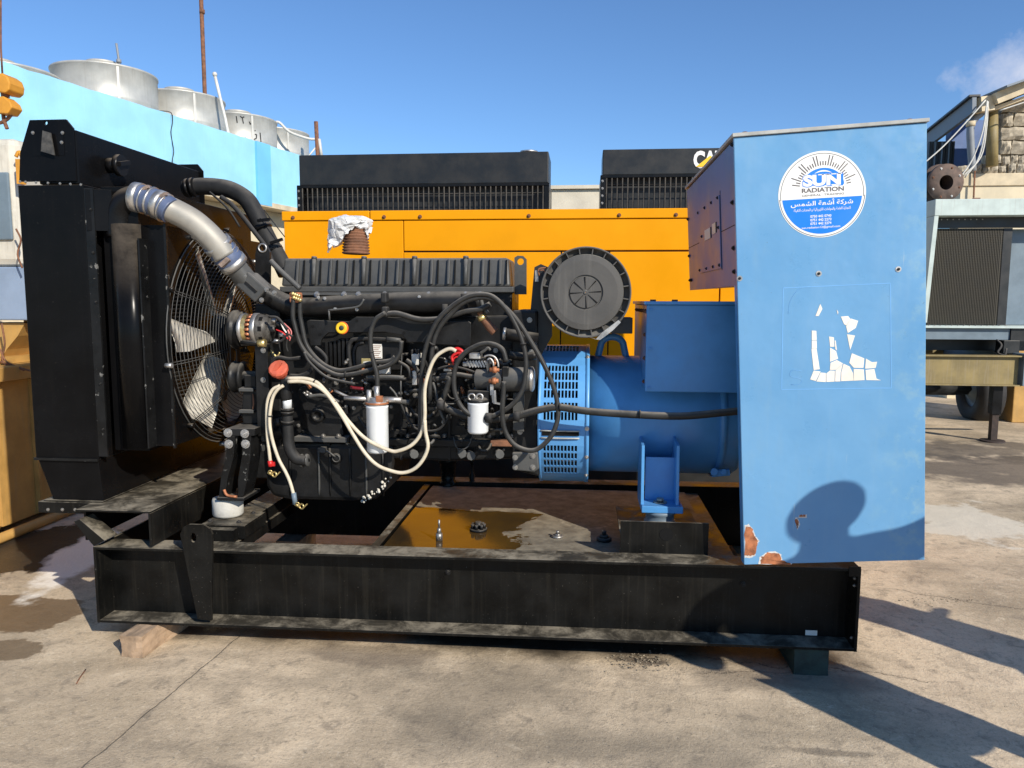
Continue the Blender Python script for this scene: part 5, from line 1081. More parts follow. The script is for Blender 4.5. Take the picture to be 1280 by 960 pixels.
# starter motor and its fittings
sa, sb = W(630, 474, 3.56), W(663, 474, 3.56)
q = MB(); q.cyl(W(596, 474, 3.58), sa, 0.048, n=20); q.cyl(sa, sb, 0.058, n=28); st = PP('starter_motor', q, 'cover_grey', bevel=0.002)
q = MB(); q.lathe(sb, (1, 0, 0), [(0, .060), (.012, .060), (.02, .045), (.022, .01)], 28); PP('end_cap', q, 'steel', st)
for u, v in ((618, 462), (617, 476)): q = MB(); q.cyl(W(u - 6, v, 3.50), W(u + 6, v, 3.50), 0.010, n=8); q.cyl(W(u - 2, v, 3.50), W(u + 3, v, 3.50), 0.017, n=6); PP('terminal', q, 'rust_fitting', st)
q = MB(); q.cbox(W(632, 465, 3.52), (.03, .03, .05)); PP('solenoid', q, 'engine_black', st, bevel=0.004)
q = MB(); a, b = W(609, 500, 3.54), W(611, 450, 3.54); q.box((a.x, 3.53, a.z), (b.x, 3.60, b.z)); PP('bracket_plate', q, 'cover_grey')
q = MB(); q.bar(W(613, 487, 3.52), W(617, 487, 3.52), .02, .05, (0, 0, 1)); q.bar(W(617, 488, 3.52), W(618, 503, 3.52), .02, .01); q.bar(W(617, 503, 3.52), W(627, 505, 3.52), .02, .008); PP('bracket_arm', q, 'steel')
q = pprism([(641, 491), (655, 491), (655, 540), (641, 538)], 3.62, 0.04); PP('side_bracket', q, 'cover_grey', bevel=0.003)
# fuel pump cluster
for (u, v, w_, h_, mt_) in ((594, 445, 14, 7, 'steel'), (590, 455, 22, 6, 'steel'), (602, 452, 8, 9, 'engine_black'), (570, 448, 8, 10, 'engine_black'), (565, 458, 8, 8, 'rust_fitting'), (612, 452, 7, 6, 'steel'), (520, 449, 9, 14, 'rubber_white'), (516, 440, 3, 6, 'rubber'), (522, 440, 3, 6, 'rubber'), (519, 472, 6, 18, 'steel'), (560, 462, 10, 4, 'steel')):
    a, b = W(u - w_ / 2, v + h_ / 2, 3.60), W(u + w_ / 2, v - h_ / 2, 3.60); PP('pump_fitting', solid((a.x, 3.58, a.z), (b.x, 3.66, b.z)), mt_, bevel=0.004)
for k in range(7): q = MB(); q.bar(W(584 + k * 3.6, 451, 3.575), W(588 + k * 3.6, 459, 3.575), .008, .006, (0, 1, 0)); PP('pump_fin', q, 'steel')
for pts, mt_, r_ in [([(605, 446), (611, 444), (618, 446), (622, 452), (623, 459)], 'steel', .005), ([(609, 462), (609, 452), (612, 448), (616, 452), (617, 458)], 'steel', .005), ([(600, 442), (606, 438), (610, 435), (613, 438)], 'cover_grey', .007), ([(566, 438), (572, 436), (578, 440), (574, 446)], 'red_wire', .009), ([(566, 452), (565, 446), (570, 442), (576, 441), (580, 444)], 'red_wire', .007), ([(567, 456), (566, 450), (571, 446), (578, 447)], 'red_wire', .0045),
    ([(545, 462), (560, 458), (580, 461), (600, 468)], 'rubber', .006), ([(550, 470), (570, 468), (590, 471), (606, 470)], 'cable_black', .012), ([(545, 475), (555, 472), (561, 473), (558, 486), (552, 502)], 'cable_black', .014), ([(556, 528), (548, 508), (545, 490), (541, 478)], 'cover_grey', .007), ([(418, 488), (440, 498), (456, 500)], 'steel', .007), ([(486, 500), (500, 502), (512, 503)], 'cover_grey', .012), ([(500, 502), (508, 520), (520, 536), (545, 538), (558, 526), (566, 510)], 'rubber', .006), ([(487, 484), (494, 492), (500, 504)], 'cover_grey', .005),
    ([(384, 496), (400, 494), (412, 497), (424, 503)], 'cover_grey', .008), ([(438, 484), (444, 485), (454, 486)], 'dark_red', .008), ([(336, 458), (346, 447), (362, 449), (377, 447)], 'rubber', .010), ([(362, 470), (376, 470), (388, 464), (391, 455), (386, 446)], 'rubber', .012), ([(394, 434), (402, 440), (408, 448), (407, 455)], 'rubber', .009), ([(333, 436), (340, 440), (346, 446), (350, 440)], 'brass', .006), ([(338, 444), (338, 452), (344, 458)], 'rubber', .008), ([(360, 420), (358, 432), (360, 440)], 'rubber', .005), ([(458, 472), (480, 471), (505, 472)], 'cover_grey', .010), ([(455, 475), (480, 474), (508, 474)], 'engine_black', .008),
    ([(502, 426), (502, 450), (501, 470)], 'cover_grey', .003), ([(501, 474), (501, 495)], 'cover_grey', .004), ([(410, 388), (430, 386), (448, 383), (455, 374)], 'cover_grey', .005), ([(411, 388), (412, 400)], 'cover_grey', .005), ([(508, 450), (516, 456), (524, 466)], 'cable_black', .010), ([(498, 452), (510, 460), (514, 474)], 'cable_black', .008), ([(593, 366), (600, 372), (604, 384), (610, 392)], 'cover_grey', .01), ([(637, 444), (655, 446), (670, 444)], 'engine_black', .02), ([(556, 380), (556, 404)], 'rubber', .014), ([(580, 367), (581, 386)], 'rubber', .016)]:
    PP('pipe' if mt_ in ('steel', 'cover_grey') else 'hose', T(pts, 3.57, r_, 8, 4), mt_)
PP('bypass_hose', T([(598, 386), (603, 396), (612, 408), (619, 415)], 3.58, [.012, .018, .022, .022], 12), 'rust')
q = MB(); q.cyl(W(601, 394, 3.575), W(604, 400, 3.575), 0.022, n=12); PP('hose_clamp', q, 'brass')
q = MB(); q.lathe(W(629, 417, 3.60), (1, 0, -.1), [(0, .012), (0, .03), (.012, .03), (.012, .012)], 16); PP('pipe_flange', q, 'steel')
q = MB(); q.cyl(W(632, 418, 3.62), W(672, 424, 3.64), .03, n=14); PP('rear_pipe', q, 'engine_black')
# brake-like clamps along the harness
for u, v in ((370, 372), (482, 390), (578, 380), (481, 372)): q = MB(); q.cbox(W(u, v, 3.56), (0.05 if u == 370 else .03, 0.05, 0.05)); PP('clamp', q, 'rust_fitting' if u == 370 else 'rubber', bevel=0.008)
q = MB()
for k in range(8): q.ball(W(366 + k * 1.3, 367 + (k * 5 % 9), 3.53), 0.010, 7, 5)
PP('clamp_nut', q, 'brass', kind='stuff')
# oil filler with red cap and its drop pipe
q = MB(); c = W(349, 463, 3.48); q.lathe(c, (0.05, -0.8, 0.6), [(-.03, .032), (0, .036), (.004, .046), (.02, .046), (.026, .040), (.028, .01)], 12, smooth=False); q.bar(c + Vector((-.015, -.025, -.005)), c + Vector((.02, -.03, .045)), .02, .016, (0, -1, 0)); PP('oil_cap', q, 'red_cap')
PP('filler_pipe', T([(357, 470), (357, 490), (358, 500)], 3.52, [.024, .03, .026], 14), 'engine_black')
q = MB(); a, b = W(354, 510, 3.52), W(364, 495, 3.52); q.cyl(((a.x + b.x) / 2, 3.52, a.z), ((a.x + b.x) / 2, 3.52, b.z), .0215, n=20); PP('label_sleeve', q, 'white_paint')
PP('drop_pipe', T([(358, 508), (359, 520), (360, 540), (362, 560), (370, 573), (382, 576)], 3.54, [.022, .026, .027, .028, .028, .022], 16), 'rubber')
for v in (491, 512, 516, 528): q = MB(); c = W(358.5 + (v - 500) * .04, v, 3.53); q.cyl(c - Vector((0, 0, .006)), c + Vector((0, 0, .006)), .031, n=18); PP('pipe_collar', q, 'engine_black')
q = MB(); q.lathe(W(376, 576, 3.56), (1, 0, 0.1), [(0, .032), (.01, .034), (.012, .026), (.03, .026), (.03, .034), (.04, .030), (.042, .01)], 16); PP('pipe_union', q, 'cover_grey')
q = MB(); q.cyl(W(340, 540, 3.66), W(356, 536, 3.66), .05, n=16); PP('pump_body', q, 'engine_black', bevel=0.004)
for u, v in ((345, 528), (352, 526), (326, 548), (323, 560)): q = MB(); q.cyl(W(u, v, 3.6), W(u + 6, v - 1, 3.6), .02, n=10); PP('boss', q, 'cover_grey')
# ---- long cables and hoses drawn over the side of the engine
def cable(pts, r, mt_='cable_black', Y=3.50, name='cable', n=9):
    Ys = Y if isinstance(Y, tuple) else (Y, Y); q = MB(); N = len(pts)
    q.tube([W(u, v, Ys[0] + (Ys[1] - Ys[0]) * i / (N - 1)) for i, (u, v) in enumerate(pts)], r, n, 5); return PP(name, q, mt_)
cable([(367, 374), (366, 392), (368, 405), (377, 433), (395, 454), (419, 468), (439, 468), (461, 463), (487, 456), (499, 443), (502, 426)], .0115, Y=(3.54, 3.56), name='hose')
cable([(375, 374), (375, 392), (377, 405), (384, 433), (402, 454), (423, 463), (444, 460), (464, 454), (487, 451), (494, 446)], .0115, Y=(3.55, 3.57), name='hose')
cable([(380, 440), (387, 453), (406, 470), (424, 476), (444, 480)], .007, Y=3.53)
cable([(482, 391), (470, 399), (464, 412), (463, 425), (464, 440), (468, 456), (471, 468), (472, 487)], .0115, Y=3.52, name='hose')
cable([(481, 393), (497, 392), (522, 399), (546, 399), (566, 394), (582, 389), (599, 387), (613, 380)], .0135, Y=3.55, name='hose')
cable([(525, 545), (526, 490), (529, 450), (536, 423), (548, 399), (566, 382), (584, 371), (600, 368), (616, 371), (633, 387), (645, 407), (653, 427), (657, 446), (657, 465), (653, 487), (639, 507), (613, 521), (593, 521), (577, 509), (568, 487), (569, 460), (580, 442), (599, 431), (615, 430), (628, 437), (633, 452)], .0115, Y=(3.50, 3.46))
cable([(537, 500), (538, 460), (542, 427), (551, 407), (566, 390), (580, 378), (600, 372), (618, 375), (633, 386), (648, 403), (664, 428), (680, 456), (692, 484), (697, 507), (697, 524), (689, 545), (674, 560), (660, 563), (643, 556), (632, 540), (628, 519), (629, 495), (630, 477)], .0115, Y=(3.52, 3.44))
cable([(548, 500), (556, 508), (566, 514), (587, 521), (610, 524), (642, 521), (664, 515), (680, 511), (700, 509), (735, 514), (790, 518), (850, 520), (900, 516), (930, 513)], .0175, Y=(3.52, 3.46), name='power_cable')
for u, v in ((551, 507), (611, 523), (646, 521)): q = MB(); q.cyl(W(u - 4, v - 1, 3.47), W(u + 4, v, 3.47), .024, n=10); PP('tape_band', q, 'rubber')
cable([(360, 473), (380, 473), (392, 476), (402, 483), (421, 506), (436, 527), (458, 549), (487, 563), (500, 563), (515, 556), (526, 542), (531, 522), (531, 487), (537, 462), (545, 446), (556, 438), (564, 436), (570, 439)], .0088, 'cable_cream', (3.46, 3.44), 'battery_lead')
cable([(360, 477), (378, 477), (395, 482), (410, 494), (427, 519), (440, 541), (456, 566), (471, 581), (487, 588), (503, 591), (518, 586), (529, 574), (535, 558), (532, 540), (531, 525)], .0088, 'cable_cream', (3.45, 3.43), 'battery_lead')
cable([(354, 482), (346, 488), (340, 500), (337, 525), (340, 548), (348, 573), (357, 590), (363, 604), (368, 622)], .0082, 'cable_cream', 3.46, 'battery_lead')
cable([(350, 482), (340, 488), (334, 505), (334, 540), (336, 560), (338, 578)], .0082, 'cable_cream', 3.48, 'battery_lead')
q = MB(); q.cyl(W(367, 616, 3.46), W(369, 630, 3.46), .012, n=10); PP('cable_sleeve', q, 'steel_bluegrey')
q = MB(); q.cyl(W(337.5, 576, 3.475), W(338.5, 583, 3.475), .012, n=10); q.cbox(W(342, 580, 3.475), (.012, .01, .02)); PP('cable_sleeve', q, 'red_wire')
for u, v in ((372, 632), (338, 592)):
    q = MB(); q.ring(W(u + 5, v + 1, 3.46), (0.3, 1, 0), .012, .0045, 16, 6); q.cyl(W(u - 3, v - 2, 3.46), W(u + 3, v + 1, 3.46), .009, n=8); q.bar(W(u + 7, v + 3, 3.455), W(u + 12, v - 2, 3.45), .006, .006); q.ring(W(u, v - 2, 3.45), (0, 1, 0.4), .009, .003, 12, 5); PP('terminal_clamp', q, 'brass')
# scattered bolt heads, brackets and stubs on the dark side of the block
rr_ = random.Random(21)
for i in range(90):
    u, v = rr_.uniform(372, 650), rr_.choice((rr_.uniform(430, 545), rr_.uniform(476, 572)))
    bolt(GS, W(u, v, 3.745), (0, -1, 0), rr_.uniform(.006, .011), mt=rr_.choice(('bolt_steel', 'engine_black', 'engine_black')))
EB = []
for wd_, hh in ((.05, .03), (.03, .06), (.08, .02), (.04, .04)):
    q = MB(); q.cbox((0, 0, 0), (wd_, .05, hh)); me = q.mesh('casting_boss'); me.materials.append(MATS['engine_black']); EB.append(me)
for i in range(60): GS.piece('casting_boss', rr_.choice(EB), 'engine_black', W(rr_.uniform(385, 648), rr_.uniform(436, 570), 3.735 + rr_.uniform(0, .03)), None, None)
for i in range(14):
    u, v = rr_.uniform(400, 640), rr_.uniform(440, 560); q = MB(); du, dv = rr_.uniform(-30, 30), rr_.uniform(-18, 18)
    q.tube([W(u, v, 3.70), W(u + du * .4, v + dv, 3.66), W(u + du, v + dv * .6, 3.70)], rr_.uniform(.003, .007), 6, 4); PP('thin_pipe', q, rr_.choice(('cover_grey', 'engine_black', 'rubber')))
for i in range(34):
    u, v = rr_.uniform(500, 645), rr_.uniform(436, 556); q = MB(); du, dv = rr_.uniform(-34, 34), rr_.uniform(-26, 26)
    q.tube([W(u, v, 3.68), W(u + du * .3, v + dv * .9, 3.60), W(u + du * .8, v + dv, 3.60), W(u + du, v + dv * .4, 3.68)], rr_.uniform(.003, .009), 7, 4); PP('thin_hose', q, rr_.choice(('cover_grey', 'rubber', 'engine_black', 'cable_black')))
for i in range(40):
    u, v = rr_.choice(((rr_.uniform(500, 640), rr_.uniform(438, 500)), (rr_.uniform(375, 460), rr_.uniform(455, 500)))); c = W(u, v, 3.60 + rr_.uniform(0, .06)); q = MB()
    d = Vector((rr_.uniform(-1, 1), -.3, rr_.uniform(-1, 1))).normalized(); q.cyl(c, c + d * .02, .009, n=6); q.cyl(c + d * .02, c + d * .035, .006, n=8); PP('fitting', q, rr_.choice(('bolt_steel', 'bolt_steel', 'engine_black', 'rust_fitting', 'steel')))
def tie(u, v, Y, r, du, dv):
    c = W(u, v, Y); d = (W(u + du, v + dv, Y) - c).normalized(); q = MB(); q.cyl(c - d * .003, c + d * .003, r, n=12); PP('cable_tie', q, 'rubber')
for a_ in ((389, 449, 3.55, .015, 5, 6), (432, 468, 3.55, .014, 5, 0), (464, 440, 3.52, .014, 1, 6), (540, 430, 3.50, .0145, -3, 6), (530, 470, 3.5, .0145, 0, 6), (654, 430, 3.47, .0145, 1, 6), (571, 500, 3.46, .0145, 3, 6), (393, 477, 3.455, .011, 6, 3), (417, 503, 3.45, .011, 4, 6), (531, 530, 3.44, .011, 0, 6), (338, 520, 3.46, .011, 0, 6), (800, 518, 3.46, .020, 6, 0), (700, 509, 3.47, .020, 6, 0)): tie(*a_)
for k in range(6): q = pprism([(470 + k * 30, 575), (470 + k * 30, 480), (473 + k * 30, 480), (473 + k * 30, 575)], 3.735, .03); PP('casting_rib', q, 'engine_black')
q = MB(); q.box(tuple(W(613, 558, 3.66)), tuple(W(640, 551, 3.66) + Vector((0, .08, 0)))); PP('rusty_bracket', q, 'rust', bevel=0.004)
for (u, v) in ((515, 566), (575, 565), (586, 568), (622, 566)): q = MB(); q.cyl(W(u, v, 3.70), W(u + 3, v + 2, 3.64), .022, n=8); PP('oil_plug', q, 'cover_grey')
# flywheel housing
q = pprism([(640, 388), (672, 388), (674, 596), (650, 590), (640, 572)], 3.68, 0.60); fh_ = PP('flywheel_housing', q, 'engine_black', bevel=0.012)
q = pprism([(640, 566), (672, 566), (674, 586), (668, 590), (642, 588)], 3.60, 0.03); PP('housing_tab', q, 'cover_grey', fh_, bevel=0.006)
for u, v in ((644, 584), (666, 584), (644, 572), (666, 570), (649, 531), (650, 540), (662, 400), (664, 440)): bolt(GS, W(u, v, 3.60 if v > 560 else 3.675), (0, -1, 0), .010)

# ---- air cleaner
AY = 3.58; ac = W(732, 365.5, AY); ar = (W(789, 365, AY).x - W(675, 365, AY).x) / 2
q = MB(); q.lathe(ac + Vector((0, 0.03, 0)), (0, 1, 0), [(0, ar * 0.97), (0.02, ar), (0.06, ar), (0.07, ar * 0.92), (0.46, ar * 0.92), (0.48, ar * 0.8), (0.48, 0.01)], 56); acl = PP('air_cleaner', q, 'black_matt')
q = MB(); q.lathe(ac, (0, 1, 0), [(0.035, ar * .82), (0.03, ar * .96), (0.02, ar * .985), (0.0, ar), (-0.004, ar * 1.0), (-0.004, ar * .965), (0.006, ar * .955), (0.022, ar * .95), (.03, ar * .85)], 72); PP('rim', q, 'cleaner_grey', acl)
q = MB(); q.lathe(ac, (0, 1, 0), [(0.03, ar * .84), (0.004, ar * .835), (-0.004, ar * .82), (-0.008, ar * .70), (-0.008, ar * .385), (0.000, ar * .378), (0.000, ar * .35), (-0.007, ar * .34), (-0.008, ar * .05), (-0.012, ar * .04), (-0.012, 0.001)], 72, False); lid = PP('end_cover', q, 'cleaner_grey', acl, label='round ribbed end cover of the air cleaner')
for k in range(20):
    a = 2 * math.pi * (k + .5) / 20; d = Vector((math.cos(a), 0, math.sin(a))); t_ = Vector((-math.sin(a), 0, math.cos(a)))
    q = MB(); q.obox(ac + d * ar * .895 + Vector((0, .012, 0)), d * ar * .125, t_ * .005, (0, .024, 0)); PP('rim_rib', q, 'cleaner_grey', acl)
for k in range(8):
    a = 2 * math.pi * (k + .05) / 8 + .02; d = Vector((math.cos(a), 0, math.sin(a))); t_ = Vector((-math.sin(a), 0, math.cos(a)))
    p0_, p1_ = ac + d * ar * .07, ac + d * ar * .34; yy = Vector((0, -0.0105, 0)); q = MB(); q.prism([p0_ - t_ * .0006 + yy, p1_ - t_ * .0026 + yy, p1_ + t_ * .0026 + yy, p0_ + t_ * .0006 + yy], (0, .012, 0)); PP('slot', q, 'dark_hole', lid)
q = pprism([(700, 416), (712, 420), (722, 412), (740, 411), (768, 400), (770, 404), (754, 414), (752, 421), (748, 419), (738, 423), (730, 421), (722, 426)], AY - 0.012, 0.02)
q = pprism([(736, 421), (745, 424), (752, 416), (768, 404), (773, 400), (776, 403), (766, 413), (757, 420), (750, 425), (744, 424)], AY - 0.012, 0.02); PP('torn_strip', q, 'steel', acl, label='torn light grey strip hanging from the rim')
q = MB(); q.lathe(ac + Vector((0, 0.16, 0)), (0, 1, 0), [(0, ar * .925), (0, ar * .945), (.03, ar * .945), (.03, ar * .925)], 48); PP('strap', q, 'steel', acl)
q = pprism([(668, 334), (662, 400), (650, 445), (676, 445), (690, 420), (690, 336), (676, 330)], 3.72, 0.02); PP('cleaner_bracket', q, 'black_matt')
PP('bracket_rod', T([(674, 345), (674, 336), (690, 335)], 3.62, .005, 6), 'rust'); PP('bracket_rod', T([(675, 338), (680, 338), (682, 342)], 3.61, .004, 6), 'rust')
q = MB(); q.bar(W(671, 338, 3.63), W(671, 352, 3.63), .016, .016); PP('latch', q, 'bolt_steel')
q = MB(); a, b = W(764, 417, 3.80), W(791, 397, 3.80); q.box((a.x, 3.80, a.z), (b.x, 3.95, b.z)); PP('sensor_box', q, 'cover_grey', bevel=0.004)

# ---- main blue alternator
AXc = (3.97, 1.014); x0 = W(673, 520, 3.62).x; x1 = W(735, 520, 3.62).x; GR = 0.358
def lattice(xs, ths, mask, rad, th, name, mt_, parent, dbl=None):
    """curved sheet with real slots: xs along the axis, ths around it, mask(i, j) says solid"""
    q = MB()
    for i in range(len(xs) - 1):
        for j in range(len(ths) - 1):
            if not mask(i, j): continue
            c_ = []
            for rr in (rad, rad - th):
                for (x, t) in ((xs[i], ths[j]), (xs[i + 1], ths[j]), (xs[i + 1], ths[j + 1]), (xs[i], ths[j + 1])):
                    c_.append((x, AXc[0] - rr * math.cos(t), AXc[1] + rr * math.sin(t)))
            fs = [(0, 1, 2, 3), (7, 6, 5, 4)]
            for (di, dj, f) in ((0, -1, (0, 4, 5, 1)), (1, 0, (1, 5, 6, 2)), (0, 1, (2, 6, 7, 3)), (-1, 0, (3, 7, 4, 0))):
                ii, jj = i + di, j + dj
                if not (0 <= ii < len(xs) - 1 and 0 <= jj < len(ths) - 1 and mask(ii, jj)): fs.append(f)
            q.add(c_, fs)
    return PP(name, q, mt_, parent)
ns = 10; sx0, sx1 = x0 + 0.025, x1 - 0.045; pitch = (sx1 - sx0) / ns
xs = [x0, sx0]
for k in range(ns): xs += [sx0 + k * pitch + pitch * 0.66, sx0 + (k + 1) * pitch]
xs = xs[:-1] + [x1]
# around: one window field above the middle, another below (angle 0 points to the viewer, up positive)
ths, solid_rows = [], []
def addrow(t, s_): ths.append(t); solid_rows.append(s_)
def thv(v):     # angle of the guard's front surface seen at image row v
    best = min(((abs(project_v(x0 + .1, AXc[0] - GR * math.cos(t), AXc[1] + GR * math.sin(t)) - v), t) for t in [R(a / 4) for a in range(-220, 340)]), key=lambda q: q[0]); return best[1]
def project_v(x, y, z):
    p = Vector((x, y, z - H)); d = Xc * p.x + Yc * p.y + Zc * p.z; return 480 + F * d[1] / d[2]
bands = [(432, 439, 1), (457, 464, 1), (466, 475, 1), (477, 486, 1), (488, 497, 1), (503, 513, 1), (515, 525, 1), (557, 564, 1), (566, 573, 1), (575, 582, 1), (584, 591, 1)]
cur = R(-180); rows = [(R(-180), 1)]
for v0, v1, _ in sorted(bands, key=lambda b: -b[0]):
    t0, t1 = thv(v1), thv(v0)
    rows += [(t0, 0), (t1, 1)]
rows.append((R(180), None))
ths = []; flags = []
for k in range(len(rows) - 1):
    a, b, s_ = rows[k][0], rows[k + 1][0], rows[k][1]; n = max(1, int(abs(b - a) / R(7))) if s_ else 1
    for j in range(n): ths.append(a + (b - a) * j / n); flags.append(s_)
ths.append(R(180))
def mask(i, j): return bool(flags[j]) or i == 0 or i == len(xs) - 2 or (i % 2 == 0)
mask_i = lambda i, j: bool(flags[j]) or (i == 0) or (i == len(xs) - 2) or (i % 2 == 0)
dr = MB(); dr.cyl((x0 + 0.012, *AXc), (x1 + 0.005, *AXc), GR - 0.055, n=48); PPd = PP('fan_drum', dr, 'dark_hole')
gd = lattice(xs, ths, mask_i, GR, 0.004, 'fan_guard', 'blue_guard', None)
q = MB()
for k in range(40):
    a = 2 * math.pi * k / 40; q.cbox((0, 0, 0), (0, 0, 0)) if False else q.obox(((x0 + x1) / 2, AXc[0] - math.cos(a) * (GR - .04), AXc[1] + math.sin(a) * (GR - .04)), (x1 - x0 - .03, 0, 0), Vector((0, math.sin(a), math.cos(a))) * .006, Vector((0, -math.cos(a), math.sin(a))) * .05)
PP('impeller_vanes', q, 'bolt_steel', kind='stuff')
for xx, rr, w_ in ((x0 - .004, GR + .003, .014), (x1 - .012, GR + .004, .018)): q = MB(); q.lathe((xx, *AXc), (1, 0, 0), [(0, rr - .03), (0, rr), (w_, rr), (w_, rr - .03)], 64); PP('guard_rim', q, 'blue_guard', gd)
for v in (447, 535, 570, 592): t = thv(v); bolt(GS, (x1 - .004, AXc[0] - math.cos(t) * (GR + .004), AXc[1] + math.sin(t) * (GR + .004)), (0, -math.cos(t), math.sin(t)), .008, gd, 'steel')
# broken-open slot with pale torn lips
for v in (538, 547):
    t = thv(v); q = MB(); q.tube([(x0 + .012, AXc[0] - (GR + .006) * math.cos(t), AXc[1] + (GR + .006) * math.sin(t)), ((x0 + x1) / 2, AXc[0] - (GR + .009) * math.cos(t), AXc[1] + (GR + .009) * math.sin(t)), (x1 - .04, AXc[0] - (GR + .006) * math.cos(t), AXc[1] + (GR + .006) * math.sin(t))], .004, 6, 3); PP('slot_lip', q, 'edge_grey', gd)
t = thv(541.5); q = MB(); q.obox(((x0 + x1) / 2 - .012, AXc[0] - (GR + .002) * math.cos(t), AXc[1] + (GR + .002) * math.sin(t)), (x1 - x0 - .06, 0, 0), Vector((0, math.sin(t), math.cos(t))) * .022, Vector((0, -math.cos(t), math.sin(t))) * .004); PP('open_slot', q, 'dark_hole', gd)
BR_ = 0.303; xe_ = 0.78
q = MB(); q.lathe((x1 + .002, *AXc), (1, 0, 0), [(0, BR_ * .6), (0, BR_), (xe_ - x1 - .03, BR_), (xe_ - x1, BR_ * .93), (xe_ - x1, .02)], 72); mb_ = PP('alternator_body', q, 'blue_machine')
q = MB(); q.lathe((0.66, *AXc), (1, 0, 0), [(0, BR_), (0, BR_ + .012), (.03, BR_ + .012), (.03, BR_)], 64); PP('body_rim', q, 'blue_machine', mb_)
q = MB(); a = W(896, 588, 3.72); q.bar(W(889, 592, 3.70), W(912, 590, 3.70), .03, .03); q.cyl(W(893, 590, 3.68), W(893, 590, 3.70), .02, n=8); q.cyl(W(905, 590, 3.68), W(905, 590, 3.70), .016, n=8); PP('terminal_lug', q, 'blue_machine', mb_, bevel=.003)
# lifting ring on top
lc = W(765, 441, 3.97); q = MB(); pr = [Vector((lc.x - .075, 3.97, 1.30))] + [Vector((lc.x + .06 * math.cos(math.pi - math.pi * k / 8), 3.97, 1.365 + .05 * math.sin(math.pi * k / 8))) for k in range(9)] + [Vector((lc.x + .075, 3.97, 1.30))]
q.tube(pr, .018, 10, 3); PP('lifting_ring', q, 'blue_machine', mb_)
# feet
Yfo = 3.50
for ua, ub in ((801, 806), (845, 850)):
    q = MB(); top_ = W(ua, 558, Yfo); bot_ = W(ua, 637, Yfo); xx = W((ua + ub) / 2, 600, Yfo).x
    q.prism([(xx - .007, Yfo + .0, bot_.z), (xx - .007, Yfo + .02, top_.z), (xx - .007, Yfo + .22, top_.z + .02), (xx - .007, Yfo + .22, bot_.z)], (.014, 0, 0)); PP('foot_gusset', q, 'blue_machine', mb_, bevel=.002)
q = MB(); a, b = W(808, 632, Yfo + .12), W(842, 600, Yfo + .12); q.box((a.x - .01, Yfo + .10, W(808, 632, Yfo).z), (b.x + .0, Yfo + .115, .86)); PP('foot_web', q, 'blue_machine', mb_)
q = MB(); a, b = W(802, 641, Yfo - .03), W(854, 634, Yfo - .03); q.box((a.x, Yfo - .03, a.z), (b.x, Yfo + .25, b.z)); PP('foot_plate', q, 'blue_machine', mb_, bevel=.003)
q = MB(); c = W(825, 631, Yfo + .04); c.z = b.z; q.cyl(c, c + Vector((0, 0, .006)), .032, n=20); q.cyl(c + Vector((0, 0, .006)), c + Vector((0, 0, .022)), .018, n=6); PP('foot_bolt', q, 'bolt_steel', mb_)
zpl = a.z; q = MB(); q.lathe((c.x, Yfo + .04, zpl - .065), (0, 0, 1), [(0, .05), (0, .072), (.012, .075), (.02, .066), (.045, .066), (.052, .075), (.064, .072), (.064, .05)], 32, cap=True); PP('rubber_mount', q, 'steel_bluegrey')
q = MB(); xa_, xb_ = W(775, 690, 3.33).x, W(885, 690, 3.33).x; zz0, zz1 = .467, W(800, 652, 3.33).z
q.box((xa_, 3.33, zz0), (xb_, 3.34, zz1)); fb = PP('rear_mount_channel', q, 'frame_steel')
q = MB(); q.box((xa_, 3.341, zpl - .075), (xb_ - .02, 3.82, zpl - .066)); PP('channel_top', q, 'frame_steel', fb)
q = MB(); q.box((xb_ - .03, 3.341, zz0), (xb_ - .02, 3.82, zpl - .0765)); PP('channel_end', q, 'frame_steel', fb)
c = W(833, 668, 3.329); q = MB(); q.cyl(c, c + Vector((0, -.001, 0)), .030, n=24); PP('round_hole', q, 'dark_hole', fb)
# terminal box
tx0, tx1, tz0, tz1 = .288, .80, 1.180, 1.583
q = MB(); q.box((tx0, 3.55, tz0), (tx1, 4.36, tz1)); tb = PP('terminal_box', q, 'blue_machine', bevel=.004)
q = MB(); q.box((tx0 - .012, 3.535, tz1 + .0005), (tx1, 4.375, tz1 + .016)); PP('box_lid', q, 'blue_machine', tb, bevel=.002)
for dx, dz in ((.012, .018), (.012, .38), (.012, .20)): bolt(GS, (tx0 + dx + .008, 3.549, tz0 + dz), (0, -1, 0), .007, tb, 'blue_machine')
for k in range(6): bolt(GS, (tx0 - .001, 3.62 + k * .12, tz1 - .03), (-1, 0, 0), .008, tb, 'rust'); 
for k in range(4): bolt(GS, (tx0 - .001, 3.60, tz1 - .03 - k * .11), (-1, 0, 0), .008, tb, 'rust')
for x in (.32, .42): q = MB(); q.cyl((x, 3.6, tz1 + .016), (x, 3.6, tz1 + .024), .014, n=10); PP('lid_knob', q, 'rust', tb)

# ---- tall control cabinet, mounted with a slight lean
C1, C2, C3, C4 = Vector((.585, 3.18, 2.248)), Vector((1.319, 3.18, 2.293)), Vector((1.415, 3.18, .540)), Vector((.688, 3.18, .493))
ex = ((C2 - C1) + (C3 - C4)).normalized(); ez = ((C1 - C4) + (C2 - C3)).normalized()
q = MB(); q.prism([C4, C3, C2, C1], (0, .018, 0)); cab = PP('control_cabinet', q, 'cabinet_blue', bevel=.003)
dY = 4.60
def edge(a, b, t): return a + (b - a) * t
L0 = edge(C1, C4, .333)
